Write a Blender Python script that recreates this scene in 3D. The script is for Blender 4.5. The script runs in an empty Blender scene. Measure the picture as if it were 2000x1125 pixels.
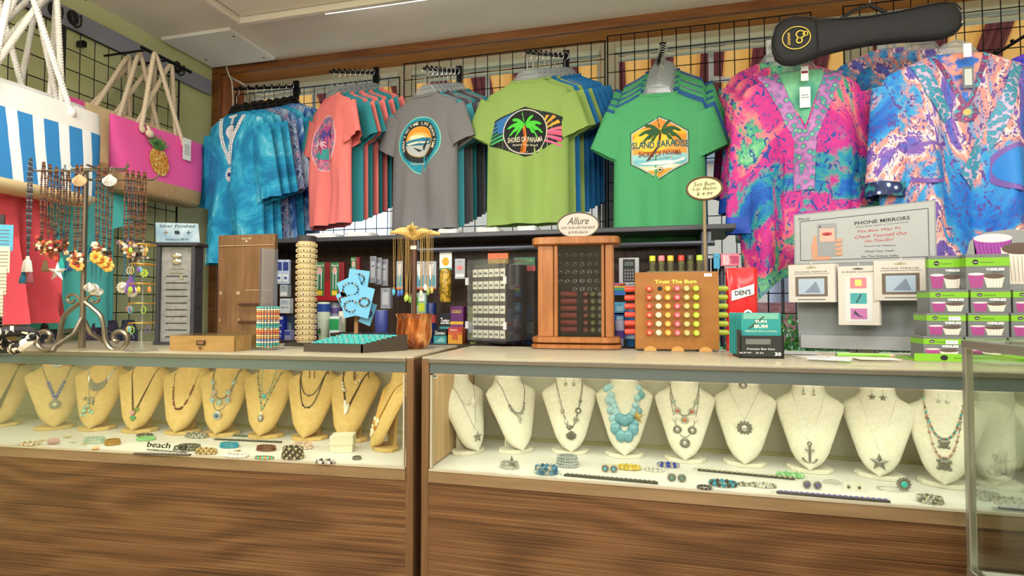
import bpy, bmesh, math, random
from math import sin, cos, pi, radians as R, sqrt, atan2
from mathutils import Vector, Matrix, Euler

scn = bpy.context.scene
COL = scn.collection

# ---------------------------------------------------------------- camera
FPX = 1090.0
cam_d = bpy.data.cameras.new('camera'); cam_d.sensor_width = 36; cam_d.lens = 36*FPX/2000
cam_d.clip_start = .02; cam_d.clip_end = 200
cam = bpy.data.objects.new('camera', cam_d); COL.objects.link(cam)
cam.location = (0, 0, 1.14); cam.rotation_euler = (R(90+1.81), 0, R(14.16))
scn.camera = cam
CM = Euler(cam.rotation_euler).to_matrix(); CP = Vector(cam.location)

# ---------------------------------------------------------------- world
w = bpy.data.worlds.new('world'); scn.world = w; w.use_nodes = True
bg = w.node_tree.nodes['Background']; bg.inputs[0].default_value = (.78, .88, 1, 1); bg.inputs[1].default_value = 1.5
sun_d = bpy.data.lights.new('sun', 'SUN'); sun_d.energy = 3.0; sun_d.angle = R(3); sun_d.color = (1, .95, .86)
sun = bpy.data.objects.new('sun', sun_d); COL.objects.link(sun); sun.rotation_euler = (R(42), 0, R(150))

def area(name, loc, rot, sx, sy, power, color=(1, 1, 1)):
    d = bpy.data.lights.new(name, 'AREA'); d.shape = 'RECTANGLE'; d.size = sx; d.size_y = sy; d.energy = power; d.color = color
    o = bpy.data.objects.new(name, d); COL.objects.link(o); o.location = loc; o.rotation_euler = rot
    return o
scn.view_settings.view_transform = 'Standard'
scn.view_settings.look = 'None'
scn.view_settings.exposure = 0.12
scn.view_settings.gamma = 1
scn.view_settings.use_curve_mapping = False
# the shop's ceiling fixtures
area('ceiling_lamp_light', (-1.6, .9, 2.70), (0, 0, 0), 1.2, .5, 26, (1, .96, .9))
area('ceiling_lamp_light', (.8, .9, 2.70), (0, 0, 0), 1.2, .5, 26, (1, .96, .9))
area('ceiling_lamp_light', (-1.6, -1.2, 2.70), (0, 0, 0), 1.2, .5, 34, (1, .96, .9))
area('ceiling_lamp_light', (.8, -1.2, 2.70), (0, 0, 0), 1.2, .5, 34, (1, .96, .9))

def fill_light(loc, power):  # unseen point light without a fixture, added to brighten ceiling and walls
    d = bpy.data.lights.new('fill_point_light', 'POINT'); d.energy = power; d.shadow_soft_size = .18; d.color = (1, .95, .87)
    o = bpy.data.objects.new('fill_point_light', d); COL.objects.link(o); o.location = loc
fill_light((-1.7, -.5, 1.95), 46); fill_light((.2, -.9, 1.95), 42); fill_light((1.9, -.1, 1.95), 32); fill_light((-.7, .75, 1.85), 15)

# ---------------------------------------------------------------- pixels of the photo to rays
def ray(px, py):
    return CM @ Vector(((px-1000)/FPX, (562.5-py)/FPX, -1))
def WY(px, py, Y): r = ray(px, py); return CP + r*(Y/r.y)
def WX(px, py, X): r = ray(px, py); return CP + r*(X/r.x)
def WZ(px, py, Z): r = ray(px, py); return CP + r*((Z-CP.z)/r.z)
def W3(px, py, d): return CP + ray(px, py)*d

# ---------------------------------------------------------------- materials
def lin(h):
    h = h.lstrip('#'); c = [int(h[i:i+2], 16)/255 for i in (0, 2, 4)]
    return tuple(x/12.92 if x <= .04045 else ((x+.055)/1.055)**2.4 for x in c) + (1,)
_mc = {}
def M(h, rough=.5, metal=0.0, emit=0.0, spec=.5, bump=0, bscale=200):
    k = (h, rough, metal, emit, spec, bump, bscale)
    if k in _mc: return _mc[k]
    m = bpy.data.materials.new('paint_'+h.strip('#')); m.use_nodes = True
    b = m.node_tree.nodes['Principled BSDF']
    b.inputs['Base Color'].default_value = lin(h); b.inputs['Roughness'].default_value = rough
    b.inputs['Metallic'].default_value = metal; b.inputs['Specular IOR Level'].default_value = spec
    if emit:
        b.inputs['Emission Color'].default_value = lin(h); b.inputs['Emission Strength'].default_value = emit
    if bump:
        nt = m.node_tree; n = nt.nodes.new('ShaderNodeTexNoise'); n.inputs['Scale'].default_value = bscale
        tc = nt.nodes.new('ShaderNodeTexCoord'); nt.links.new(tc.outputs['Object'], n.inputs['Vector'])
        bp = nt.nodes.new('ShaderNodeBump'); bp.inputs['Strength'].default_value = bump; bp.inputs['Distance'].default_value = .002
        nt.links.new(n.outputs['Fac'], bp.inputs['Height']); nt.links.new(bp.outputs['Normal'], b.inputs['Normal'])
    _mc[k] = m; return m

def ramp(nt, stops, const=False):
    r = nt.nodes.new('ShaderNodeValToRGB'); cr = r.color_ramp
    if const: cr.interpolation = 'CONSTANT'
    while len(cr.elements) < len(stops): cr.elements.new(.5)
    for e, (p, c) in zip(cr.elements, stops): e.position = p; e.color = lin(c)
    return r
def NM(name, stops, scale=5, detail=4, dist=0, mp=(1, 1, 1), rough=.6, kind='noise', bump=0, metal=0, const=False, rot=(0, 0, 0), trans=0, nrough=.5, spec=.5):
    m = bpy.data.materials.new(name); m.use_nodes = True; nt = m.node_tree; b = nt.nodes['Principled BSDF']
    tc = nt.nodes.new('ShaderNodeTexCoord'); mpn = nt.nodes.new('ShaderNodeMapping')
    mpn.inputs['Scale'].default_value = mp; mpn.inputs['Rotation'].default_value = rot
    nt.links.new(tc.outputs['Object'], mpn.inputs['Vector'])
    if kind == 'noise':
        t = nt.nodes.new('ShaderNodeTexNoise'); t.inputs['Scale'].default_value = scale; t.inputs['Detail'].default_value = detail
        t.inputs['Distortion'].default_value = dist; t.inputs['Roughness'].default_value = nrough; out = t.outputs['Fac']
    elif kind == 'voronoi':
        t = nt.nodes.new('ShaderNodeTexVoronoi'); t.inputs['Scale'].default_value = scale
        out = t.outputs['Distance']
    elif kind == 'cells':
        t = nt.nodes.new('ShaderNodeTexVoronoi'); t.inputs['Scale'].default_value = scale
        sp = nt.nodes.new('ShaderNodeSeparateColor'); nt.links.new(t.outputs['Color'], sp.inputs[0]); out = sp.outputs[0]
    elif kind == 'wave':
        t = nt.nodes.new('ShaderNodeTexWave'); t.inputs['Scale'].default_value = scale; t.inputs['Distortion'].default_value = dist
        t.inputs['Detail'].default_value = detail; t.inputs['Detail Scale'].default_value = 1.2; out = t.outputs['Fac']
    nt.links.new(mpn.outputs[0], t.inputs['Vector'])
    r = ramp(nt, stops, const); nt.links.new(out, r.inputs[0]); nt.links.new(r.outputs[0], b.inputs['Base Color'])
    b.inputs['Roughness'].default_value = rough; b.inputs['Metallic'].default_value = metal; b.inputs['Specular IOR Level'].default_value = spec
    if trans: b.inputs['Transmission Weight'].default_value = trans
    if bump:
        bp = nt.nodes.new('ShaderNodeBump'); bp.inputs['Strength'].default_value = bump; bp.inputs['Distance'].default_value = .003
        nt.links.new(out, bp.inputs['Height']); nt.links.new(bp.outputs['Normal'], b.inputs['Normal'])
    return m
def cloth(h, name='cloth'):
    k = ('cloth', h)
    if k in _mc: return _mc[k]
    c = lin(h)
    m = bpy.data.materials.new(name+'_'+h.strip('#')); m.use_nodes = True; nt = m.node_tree; b = nt.nodes['Principled BSDF']
    tc = nt.nodes.new('ShaderNodeTexCoord'); n = nt.nodes.new('ShaderNodeTexNoise'); n.inputs['Scale'].default_value = 260; n.inputs['Detail'].default_value = 3
    nt.links.new(tc.outputs['Object'], n.inputs['Vector'])
    r = nt.nodes.new('ShaderNodeValToRGB'); r.color_ramp.elements[0].position = .3; r.color_ramp.elements[1].position = .7
    r.color_ramp.elements[0].color = tuple(x*.9 for x in c[:3])+(1,); r.color_ramp.elements[1].color = tuple(min(1, x*1.08) for x in c[:3])+(1,)
    nt.links.new(n.outputs['Fac'], r.inputs[0]); nt.links.new(r.outputs[0], b.inputs['Base Color'])
    b.inputs['Roughness'].default_value = .9; b.inputs['Specular IOR Level'].default_value = .15
    bp = nt.nodes.new('ShaderNodeBump'); bp.inputs['Strength'].default_value = .25; bp.inputs['Distance'].default_value = .002
    nt.links.new(n.outputs['Fac'], bp.inputs['Height']); nt.links.new(bp.outputs['Normal'], b.inputs['Normal'])
    _mc[k] = m; return m
def glassm(name, tint='#ffffff', gl=.12, rough=.02, solid=0.0, solidc='#ffffff'):
    m = bpy.data.materials.new(name); m.use_nodes = True; nt = m.node_tree; nt.nodes.remove(nt.nodes['Principled BSDF'])
    out = nt.nodes['Material Output']; t = nt.nodes.new('ShaderNodeBsdfTransparent'); t.inputs[0].default_value = lin(tint)
    g = nt.nodes.new('ShaderNodeBsdfGlossy'); g.inputs['Roughness'].default_value = rough
    lw = nt.nodes.new('ShaderNodeLayerWeight'); lw.inputs['Blend'].default_value = .25
    ma = nt.nodes.new('ShaderNodeMath'); ma.operation = 'MULTIPLY_ADD'; ma.inputs[1].default_value = .4; ma.inputs[2].default_value = gl; ma.use_clamp = True
    nt.links.new(lw.outputs['Fresnel'], ma.inputs[0])
    mx = nt.nodes.new('ShaderNodeMixShader'); nt.links.new(ma.outputs[0], mx.inputs[0]); nt.links.new(t.outputs[0], mx.inputs[1]); nt.links.new(g.outputs[0], mx.inputs[2])
    last = mx
    if solid:
        d = nt.nodes.new('ShaderNodeBsdfDiffuse'); d.inputs[0].default_value = lin(solidc)
        m2 = nt.nodes.new('ShaderNodeMixShader'); m2.inputs[0].default_value = solid
        nt.links.new(mx.outputs[0], m2.inputs[1]); nt.links.new(d.outputs[0], m2.inputs[2]); last = m2
    nt.links.new(last.outputs[0], out.inputs[0])
    return m
GLASS = glassm('clear_glass', '#fbfdfc', .02)
ACRYL = glassm('clear_acrylic', '#f8fafb', .03, .05, .035, '#e8eef2')
PLAST = glassm('hanger_plastic', '#e8eef0', .12, .15, .2, '#dfe5ea')

# ---------------------------------------------------------------- mesh builder
class MB:
    def __init__(s): s.v = []; s.f = []; s.m = []; s.sm = []
    def add(s, vs, fs, m=0, smooth=True, T=None):
        o = len(s.v)
        s.v += [tuple(T @ Vector(v)) if T is not None else tuple(v) for v in vs]
        s.f += [tuple(i+o for i in f) for f in fs]; s.m += [m]*len(fs); s.sm += [smooth]*len(fs)
        return s
    def box(s, c, d, m=0, T=None, rz=0):
        x, y, z = (k/2 for k in d)
        A = Matrix.Translation(c) @ Matrix.Rotation(rz, 4, 'Z')
        if T is not None: A = T @ A
        vs = [(a*x, b*y, e*z) for e in (-1, 1) for b in (-1, 1) for a in (-1, 1)]
        return s.add(vs, [(0, 2, 3, 1), (4, 5, 7, 6), (0, 1, 5, 4), (2, 6, 7, 3), (0, 4, 6, 2), (1, 3, 7, 5)], m, False, A)
    def tube(s, pts, r=.005, n=6, m=0, closed=False, T=None, caps=True):
        P = [Vector(p) for p in pts]; N = len(P); rr = r if isinstance(r, (list, tuple)) else [r]*N
        vs = []; prev = None
        for i, p in enumerate(P):
            if closed: d = P[(i+1) % N]-P[i-1]
            else: d = P[min(i+1, N-1)]-P[max(i-1, 0)]
            if d.length < 1e-9: d = Vector((0, 0, 1))
            d.normalize()
            if prev is None:
                a = Vector((0, 0, 1)) if abs(d.z) < .9 else Vector((1, 0, 0))
                u = d.cross(a).normalized()
            else:
                u = prev - d*prev.dot(d)
                u = u.normalized() if u.length > 1e-6 else d.orthogonal().normalized()
            prev = u; v = d.cross(u)
            for k in range(n):
                a = 2*pi*k/n; vs.append(p+(u*cos(a)+v*sin(a))*rr[i])
        fs = []
        for i in range(N if closed else N-1):
            j = (i+1) % N
            for k in range(n): l = (k+1) % n; fs.append((i*n+k, i*n+l, j*n+l, j*n+k))
        if not closed and caps: fs += [tuple(range(n-1, -1, -1)), tuple((N-1)*n+k for k in range(n))]
        return s.add(vs, fs, m, True, T)
    def lathe(s, prof, n=16, m=0, T=None, c=(0, 0, 0), ang=None, cap=True, wob=0, wn=8):
        vs = []; fs = []
        for r, z in prof:
            for k in range(n):
                a = 2*pi*k/n; q = r*(1+wob*cos(wn*a)); vs.append((c[0]+q*cos(a), c[1]+q*sin(a), c[2]+z))
        for i in range(len(prof)-1):
            for k in range(n): l = (k+1) % n; fs.append((i*n+k, i*n+l, (i+1)*n+l, (i+1)*n+k))
        if cap:
            if prof[0][0] > 1e-5: fs.append(tuple(range(n-1, -1, -1)))
            if prof[-1][0] > 1e-5: fs.append(tuple((len(prof)-1)*n+k for k in range(n)))
        return s.add(vs, fs, m, True, T)
    def ball(s, c, r, m=0, n=8, sc=(1, 1, 1), T=None):
        k = max(3, n//2); vs = []; fs = []
        for i in range(k+1):
            t = pi*i/k
            for j in range(n):
                a = 2*pi*j/n; vs.append((c[0]+r*sc[0]*sin(t)*cos(a), c[1]+r*sc[1]*sin(t)*sin(a), c[2]-r*sc[2]*cos(t)))
        for i in range(k):
            for j in range(n): l = (j+1) % n; fs.append((i*n+j, i*n+l, (i+1)*n+l, (i+1)*n+j))
        return s.add(vs, fs, m, True, T)
    def prism(s, poly, h, m=0, T=None, m2=None):
        """polygon in x,z plane, thickness h along y (front at y=0, back y=h)"""
        n = len(poly); vs = [(x, 0, z) for x, z in poly]+[(x, h, z) for x, z in poly]
        fs = [tuple(range(n)), tuple(range(2*n-1, n-1, -1))]
        s.add(vs, [fs[0]], m, False, T)
        s.add(vs, [fs[1]]+[(i, i+n, (i+1) % n+n, (i+1) % n) for i in range(n)], m if m2 is None else m2, False, T)
        return s
    def rings(s, rings, m=0, T=None, cap0=False, cap1=False, smooth=True):
        n = len(rings[0]); vs = [p for r in rings for p in r]; fs = []
        for i in range(len(rings)-1):
            for k in range(n): l = (k+1) % n; fs.append((i*n+k, i*n+l, (i+1)*n+l, (i+1)*n+k))
        if cap0: fs.append(tuple(range(n-1, -1, -1)))
        if cap1: fs.append(tuple((len(rings)-1)*n+k for k in range(n)))
        return s.add(vs, fs, m, smooth, T)
    def build(s, name, mats, parent=None, loc=(0, 0, 0), rz=0, ang=40, bevel=0, fixn=True):
        me = bpy.data.meshes.new(name); me.from_pydata(s.v, [], s.f)
        if not isinstance(mats, (list, tuple)): mats = [mats]
        for m in mats: me.materials.append(m)
        me.polygons.foreach_set('material_index', s.m); me.polygons.foreach_set('use_smooth', s.sm)
        if fixn:
            b = bmesh.new(); b.from_mesh(me); bmesh.ops.recalc_face_normals(b, faces=b.faces); b.to_mesh(me); b.free()
        if any(s.sm): me.set_sharp_from_angle(angle=R(ang))
        me.update()
        o = bpy.data.objects.new(name, me); COL.objects.link(o)
        o.location = loc; o.rotation_euler = (0, 0, rz)
        if parent is not None: o.parent = parent
        if bevel:
            bm = o.modifiers.new('bevel', 'BEVEL'); bm.width = bevel; bm.segments = 2; bm.limit_method = 'ANGLE'
        return o

def tag(o, label=None, cat=None, group=None, kind=None):
    if label: o['label'] = label
    if cat: o['category'] = cat
    if group: o['group'] = group
    if kind: o['kind'] = kind
    return o
def thing(name, label, cat, loc=(0, 0, 0), rz=0, group=None, rot=None):
    o = bpy.data.objects.new(name, None); o.empty_display_size = .05; COL.objects.link(o); o.location = loc
    o.rotation_euler = rot if rot else (0, 0, rz)
    return tag(o, label, cat, group)
def struct(name, mb, mats, **k):
    o = mb.build(name, mats, **k); o['kind'] = 'structure'; return o
def kids(o): return [c for c in bpy.data.objects if c.parent == o]
def dup(o, loc=None, rz=None, label=None, group=None, parent=None, rot=None):
    c = o.copy(); COL.objects.link(c)
    if parent is not None: c.parent = parent
    if loc is not None: c.location = loc
    if rz is not None: c.rotation_euler = (0, 0, rz)
    if rot is not None: c.rotation_euler = rot
    if label: c['label'] = label
    if group: c['group'] = group
    for ch in kids(o): dup(ch, parent=c)
    return c
def recolor(o, mats):
    """object-level materials: mats {slot: material} for o"""
    for i, m in mats.items():
        o.material_slots[i].link = 'OBJECT'; o.material_slots[i].material = m

# ---------------------------------------------------------------- flat shapes, text, decals
_tc = {}
def text2d(s, size=.03, italic=0, bold=0, spacing=1, align='CENTER'):
    k = (s, italic, bold, spacing)
    if k not in _tc:
        c = bpy.data.curves.new('t', 'FONT'); c.body = s; c.size = 1; c.shear = italic; c.offset = bold; c.space_character = spacing
        c.resolution_u = 2; c.fill_mode = 'FRONT' if hasattr(c, 'fill_mode') else c.fill_mode
        o = bpy.data.objects.new('t', c); me = o.to_mesh()
        vs = [(v.co.x, v.co.y) for v in me.vertices]; fs = [tuple(p.vertices) for p in me.polygons]
        o.to_mesh_clear(); bpy.data.objects.remove(o); bpy.data.curves.remove(c)
        _tc[k] = (vs, fs)
    vs, fs = _tc[k]
    if not vs: return [], []
    x0 = min(v[0] for v in vs); x1 = max(v[0] for v in vs)
    off = {'CENTER': -(x0+x1)/2, 'LEFT': -x0}[align]
    return [((x+off)*size, y*size) for x, y in vs], fs
def circ(cx, cz, rx, rz=None, n=28, a0=0, a1=2*pi):
    rz = rx if rz is None else rz
    full = abs(a1-a0-2*pi) < 1e-6
    return [(cx+rx*cos(a0+(a1-a0)*i/(n if full else n-1)), cz+rz*sin(a0+(a1-a0)*i/(n if full else n-1))) for i in range(n)]
def rect(x0, z0, x1, z1): return [(x0, z0), (x1, z0), (x1, z1), (x0, z1)]
def star(cx, cz, r, r2=None, n=5, a=pi/2):
    r2 = r*.42 if r2 is None else r2
    return [(cx+(r if i % 2 == 0 else r2)*cos(a+pi*i/n), cz+(r if i % 2 == 0 else r2)*sin(a+pi*i/n)) for i in range(2*n)]
def smooth(pts, k=5):
    P = [Vector(p) for p in pts]; out = []
    for i in range(len(P)-1):
        a, b, c, d = P[max(i-1, 0)], P[i], P[i+1], P[min(i+2, len(P)-1)]
        for j in range(k):
            t = j/k; out.append(.5*((2*b)+(c-a)*t+(2*a-5*b+4*c-d)*t*t+(3*b-a-3*c+d)*t**3))
    return out+[P[-1]]
def fit_text(s, w, h=None, **k):
    vs, fs = text2d(s, 1, **k)
    x0 = min(v[0] for v in vs); x1 = max(v[0] for v in vs); z0 = min(v[1] for v in vs); z1 = max(v[1] for v in vs)
    sx = w/(x1-x0); sz = sx if h is None else h/(z1-z0)
    return [((x-(x0+x1)/2)*sx, (z-(z0+z1)/2)*sz) for x, z in vs], fs
def decal(name, parent, shapes, surf=None, grid=0, off=.0008, loc=(0, 0, 0), rot=None, clip=None, label=None):
    """shapes: (poly or (verts,faces), material, layer[, (dx,dz)[,scale,rot]]); drawn in x,z, placed at y=surf(x,z)-off*layer"""
    mats = []; bm = bmesh.new()
    for sh in shapes:
        g, mt, ly = sh[:3]
        dx, dz = sh[3] if len(sh) > 3 else (0, 0); ra = sh[4] if len(sh) > 4 else 0
        if mt not in mats: mats.append(mt)
        mi = mats.index(mt)
        b = bmesh.new()
        if isinstance(g, tuple) and len(g) == 2 and isinstance(g[1], list) and (not g[1] or isinstance(g[1][0], tuple) and isinstance(g[1][0][0], int)):
            vv = [b.verts.new((x*cos(ra)-z*sin(ra)+dx, 0, x*sin(ra)+z*cos(ra)+dz)) for x, z in g[0]]
            for f in g[1]:
                try: b.faces.new([vv[i] for i in f])
                except ValueError: pass
        else:
            vv = [b.verts.new((x*cos(ra)-z*sin(ra)+dx, 0, x*sin(ra)+z*cos(ra)+dz)) for x, z in g]
            try: f = b.faces.new(vv)
            except ValueError: continue
            bmesh.ops.triangulate(b, faces=[f]) if len(vv) > 4 else None
        if clip:
            for co, no in clip:
                bmesh.ops.bisect_plane(b, geom=b.verts[:]+b.edges[:]+b.faces[:], plane_co=co, plane_no=no, clear_outer=True)
        if grid:
            xs = [v.co.x for v in b.verts]; zs = [v.co.z for v in b.verts]
            if xs:
                x = math.ceil(min(xs)/grid)*grid
                while x < max(xs): bmesh.ops.bisect_plane(b, geom=b.verts[:]+b.edges[:]+b.faces[:], plane_co=(x, 0, 0), plane_no=(1, 0, 0)); x += grid
                z = math.ceil(min(zs)/grid)*grid
                while z < max(zs): bmesh.ops.bisect_plane(b, geom=b.verts[:]+b.edges[:]+b.faces[:], plane_co=(0, 0, z), plane_no=(0, 0, 1)); z += grid
        m_ = {}
        for v in b.verts:
            y = (surf(v.co.x, v.co.z) if surf else 0) - off*ly
            m_[v] = bm.verts.new((v.co.x, y, v.co.z))
        for f in b.faces:
            try: nf = bm.faces.new([m_[v] for v in f.verts]); nf.material_index = mi; nf.smooth = True
            except ValueError: pass
        b.free()
    me = bpy.data.meshes.new(name); bm.to_mesh(me); bm.free()
    for m in mats: me.materials.append(m)
    o = bpy.data.objects.new(name, me); COL.objects.link(o); o.parent = parent; o.location = loc
    if rot: o.rotation_euler = rot
    if label: o['label'] = label
    return o
# ================================================================ setting
H = 2.76
GREENW = NM('green_painted_wall', [(.3, '#C0C48C'), (.7, '#CED2A0')], 2.5, rough=.7)
CEILM = NM('ceiling_paint', [(.3, '#E6DDCE'), (.7, '#EFE7DA')], 1.5, rough=.8)
TRIMD = NM('stained_trim', [(.25, '#5E3418'), (.5, '#7A4A24'), (.75, '#8A5A30')], 4, 5, .4, (1, 8, 12), .4)
TRIMO = NM('orange_pine', [(.2, '#8E4F14'), (.5, '#B5701F'), (.8, '#CC8A35')], 3, 5, .5, (1, 10, 14), .35)
TRIMV = NM('jamb_wood', [(.2, '#7A4426'), (.5, '#A4643C'), (.8, '#B97A4E')], 3, 5, .5, (8, 8, 1), .4)
FRAMEC = M('#B9B59C', .5); FRAMEW = M('#C9D2BF', .4)
BLACKM = M('#15171B', .4, .6); BLK = M('#121315', .5)
fl = MB(); fl.box((.3, .1, -.05), (6.6, 6.9, .1)); struct('floor', fl, NM('floor_tile', [(.4, '#8B7A62'), (.6, '#9C8B72')], 3))
c = MB(); c.box((.3, .1, H+.05), (6.6, 6.9, .1)); struct('ceiling', c, CEILM)
b = MB(); b.box((-2.95, .1, H/2), (.1, 6.7, H)); struct('wall_left', b, GREENW)
b = MB(); b.box((3.55, .1, H/2), (.1, 6.7, H)); struct('wall_right', b, GREENW)
b = MB(); b.box((.3, -3.3, H/2), (6.6, .1, H)); struct('wall_front', b, M('#C4B79A', .8))
b = MB(); b.box((.3, 3.25, .4), (6.4, .2, .8)); b.box((-2.9+.005, 3.25, 1.6), (.01, .2, 1.9)); b.box((3.25, 3.25, 1.76), (.5, .2, 1.92))
struct('wall_back', b, GREENW)
# wooden lining round the shop window
b = MB(); b.box((.1, 3.155, 2.735), (6.0, .03, .05)); struct('trim_1', b, TRIMD, bevel=.003)
b = MB(); b.box((.1, 3.27, 2.725), (5.8, .2, .02)); struct('trim_2', b, TRIMO)
b = MB(); b.box((-2.87, 3.155, 1.74), (.06, .03, 1.96)); struct('trim_3', b, TRIMD, bevel=.003)
b = MB(); b.box((-2.835, 3.27, 1.74), (.015, .2, 1.95)); struct('trim_4', b, TRIMV)
b = MB(); b.box((.1, 3.25, .81), (5.9, .24, .03)); struct('trim_5', b, M('#B8B4A4', .5))
# window frames with panes
xs = [-2.80, -1.56, -.25, 1.09, 2.98]
for i in range(4):
    x0, x1 = xs[i], xs[i+1]
    root = tag(bpy.data.objects.new('window_%d' % (i+1), None)); COL.objects.link(root); root['kind'] = 'structure'
    root.location = ((x0+x1)/2, 3.36, .83)
    hw = (x1-x0)/2; f = MB(); z1 = 2.715-.83
    for s in (-1, 1): f.box((s*(hw-.02), 0, z1/2), (.04, .06, z1)); f.box((s*(hw-.055), -.012, z1/2-.02), (.02, .03, z1-.12))
    f.box((0, 0, z1-.035), (2*hw-.08, .06, .07)); f.box((0, 0, .03), (2*hw-.08, .06, .06))
    o = f.build('window_frame', [FRAMEC], root, bevel=.003)
    f = MB(); f.box((0, -.02, z1-.06), (2*hw-.1, .05, .03)); f.box((0, -.01, z1-.105), (2*hw-.1, .03, .02)); o = f.build('head_rail', [FRAMEW], root, bevel=.003)
    g = MB(); g.box((0, .01, z1/2), (2*hw-.1, .006, z1-.1)); g.build('pane', [GLASS], root)
# hatch panel and lamp on the ceiling
b = MB(); b.box((-2.615, 2.895, H-.012), (.49, .40, .02)); hp = b.build('ceiling_panel', [M('#EEEEEA', .6)]); tag(hp, 'white square panel screwed to the ceiling in the left corner', 'panel')
b = MB()
for x, y in ((-2.4, 2.76), (-2.8, 2.98), (-2.42, 3.05)): b.lathe([(.006, 0), (.006, .003)], 8, 0, None, (x+2.615, y-2.895, -.013))
b.build('screw', [M('#4A4A48', .4, .8)], hp, (0, 0, H-.012)).location = (-2.615, 2.895, H-.012)
lm = thing('ceiling_light', 'long boxed ceiling light above the left showcase, lit at its far edge', 'ceiling light', (-1.45, 2.0, H))
b = MB(); b.box((0, .525, -.05), (1.45, .03, .10)); b.box((0, -.525, -.05), (1.45, .03, .10)); b.box((-.71, 0, -.05), (.03, 1.02, .10)); b.box((.71, 0, -.05), (.03, 1.02, .10)); b.box((0, 0, -.01), (1.4, 1.02, .02))
b.build('housing', [M('#DAD3C2', .6)], lm, bevel=.004)
b = MB(); b.box((.25, .545, -.085), (.9, .012, .02)); b.build('diffuser', [M('#FFFFFF', .5, 0, 6)], lm)
b = MB(); b.box((0, 0, -.06), (1.36, 1.0, .02)); b.build('underside', [M('#E4DCCA', .6)], lm)
for k, (x, y) in enumerate([(-1.6, -.9), (.9, -.9), (1.9, .6)]):
    l2 = thing('ceiling_light', ['flat panel ceiling light over the customers at left', 'flat panel ceiling light over the customers at right', 'flat panel ceiling light above the right showcase'][k], 'ceiling light', (x, y, H))
    b = MB(); b.box((0, 0, -.02), (1.24, .54, .04)); b.build('housing', [M('#DDDDD8', .5)], l2, bevel=.004)
    b = MB(); b.box((0, 0, -.043), (1.16, .46, .006)); b.build('diffuser', [M('#FFFDF4', .5, 0, 3)], l2)
# white cable in the corner
b = MB(); b.tube([WY(440, 122, 3.12), WY(445, 140, 3.12), WY(453, 160, 3.12), WY(455, 190, 3.12), WY(455, 230, 3.12)], .004, 6)
tag(b.build('cable', [M('#E4E0D6', .6)]), 'white cable hanging in the upper corner of the window', 'cable')

# ---------------------------------------------------------------- outside
st = bpy.data.materials.new('awning_stripes'); st.use_nodes = True; nt = st.node_tree; pb = nt.nodes['Principled BSDF']
tc = nt.nodes.new('ShaderNodeTexCoord'); sx = nt.nodes.new('ShaderNodeSeparateXYZ'); nt.links.new(tc.outputs['Object'], sx.inputs[0])
mm = nt.nodes.new('ShaderNodeMath'); mm.operation = 'DIVIDE'; mm.inputs[1].default_value = .34; nt.links.new(sx.outputs[0], mm.inputs[0])
fr = nt.nodes.new('ShaderNodeMath'); fr.operation = 'FRACT'; nt.links.new(mm.outputs[0], fr.inputs[0])
rp = ramp(nt, [(0, '#8A4A50'), (.07, '#7A3C44'), (.13, '#8E5056'), (.2, '#74383F'), (.27, '#8A4A50'), (.34, '#7A3C44'), (.4, '#8A5054'), (.46, '#DDB777'), (.5, '#E6C68C'), (.78, '#E2BF80'), (.92, '#D8B070')], True)
nt.links.new(fr.outputs[0], rp.inputs[0]); nt.links.new(rp.outputs[0], pb.inputs['Base Color']); pb.inputs['Roughness'].default_value = .9
tl = nt.nodes.new('ShaderNodeBsdfTranslucent'); nt.links.new(rp.outputs[0], tl.inputs[0])
mx = nt.nodes.new('ShaderNodeMixShader'); mx.inputs[0].default_value = .6; nt.links.new(pb.outputs[0], mx.inputs[1]); nt.links.new(tl.outputs[0], mx.inputs[2]); nt.links.new(mx.outputs[0], nt.nodes['Material Output'].inputs[0])
aw = thing('awning', 'mustard and maroon striped awning outside above the shop window', 'awning', (0, 0, 0))
b = MB(); b.add([(-4.5, 3.48, 3.52), (4, 3.48, 3.52), (4, 4.36, 2.62), (-4.5, 4.36, 2.62)], [(0, 1, 2, 3)], 0, False)
b.add([(-4.5, 3.47, 3.53), (4, 3.47, 3.53), (4, 4.36, 2.63), (-4.5, 4.36, 2.63)], [(3, 2, 1, 0)], 0, False)
b.build('canopy', [st], aw, fixn=False)
for x in (-2.35, -1.05, .35, 1.32, 2.3):
    b = MB(); b.tube([(x, 3.5, 2.5), (x+.22, 4.2, 2.75)], .018, 8); b.tube([(x, 3.5, 3.4), (x, 3.5, 2.5)], .015, 8)
    b.build('brace', [M('#D9DEE0', .4)], aw)
g = MB(); g.box((0, 12, .20), (40, 17, .1)); struct('ground', g, NM('pavement', [(.3, '#A09A96'), (.7, '#C4BDB6')], .8))
bl = thing('building', 'pale two storey building across the street behind the shirts', 'building', (-1.5, 11, .25))
b = MB(); b.box((0, 0, 1.6), (6.5, 3, 3.2)); b.build('wall', [M('#D8CFC0', .8)], bl)
b = MB(); b.box((0, 0, 3.3), (6.9, 3.4, .22)); b.build('roof', [M('#8E98A8', .7)], bl)
wn = MB(); wn.box((0, -1.52, 1.2), (.7, .05, .8)); w0 = wn.build('window', [M('#6E93A8', .15)], bl, (-2.4, 0, 0))
for x in (-1.0, .5, 2.0): dup(w0, (x, 0, 0), parent=bl)
bl2 = thing('building', 'lavender grey building beyond the fence at the right', 'building', (4.6, 12.6, .25))
b = MB(); b.box((0, 0, 1.7), (4.4, 3, 3.4)); b.build('wall', [M('#B9BCD0', .8)], bl2)
b = MB(); b.box((0, 0, 3.5), (4.8, 3.4, .2)); b.build('roof', [M('#74788C', .7)], bl2)
wn = MB(); wn.box((0, -1.52, 1.3), (.8, .05, 1.0)); w0 = wn.build('window', [M('#56708A', .15)], bl2, (-1.3, 0, 0))
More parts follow.
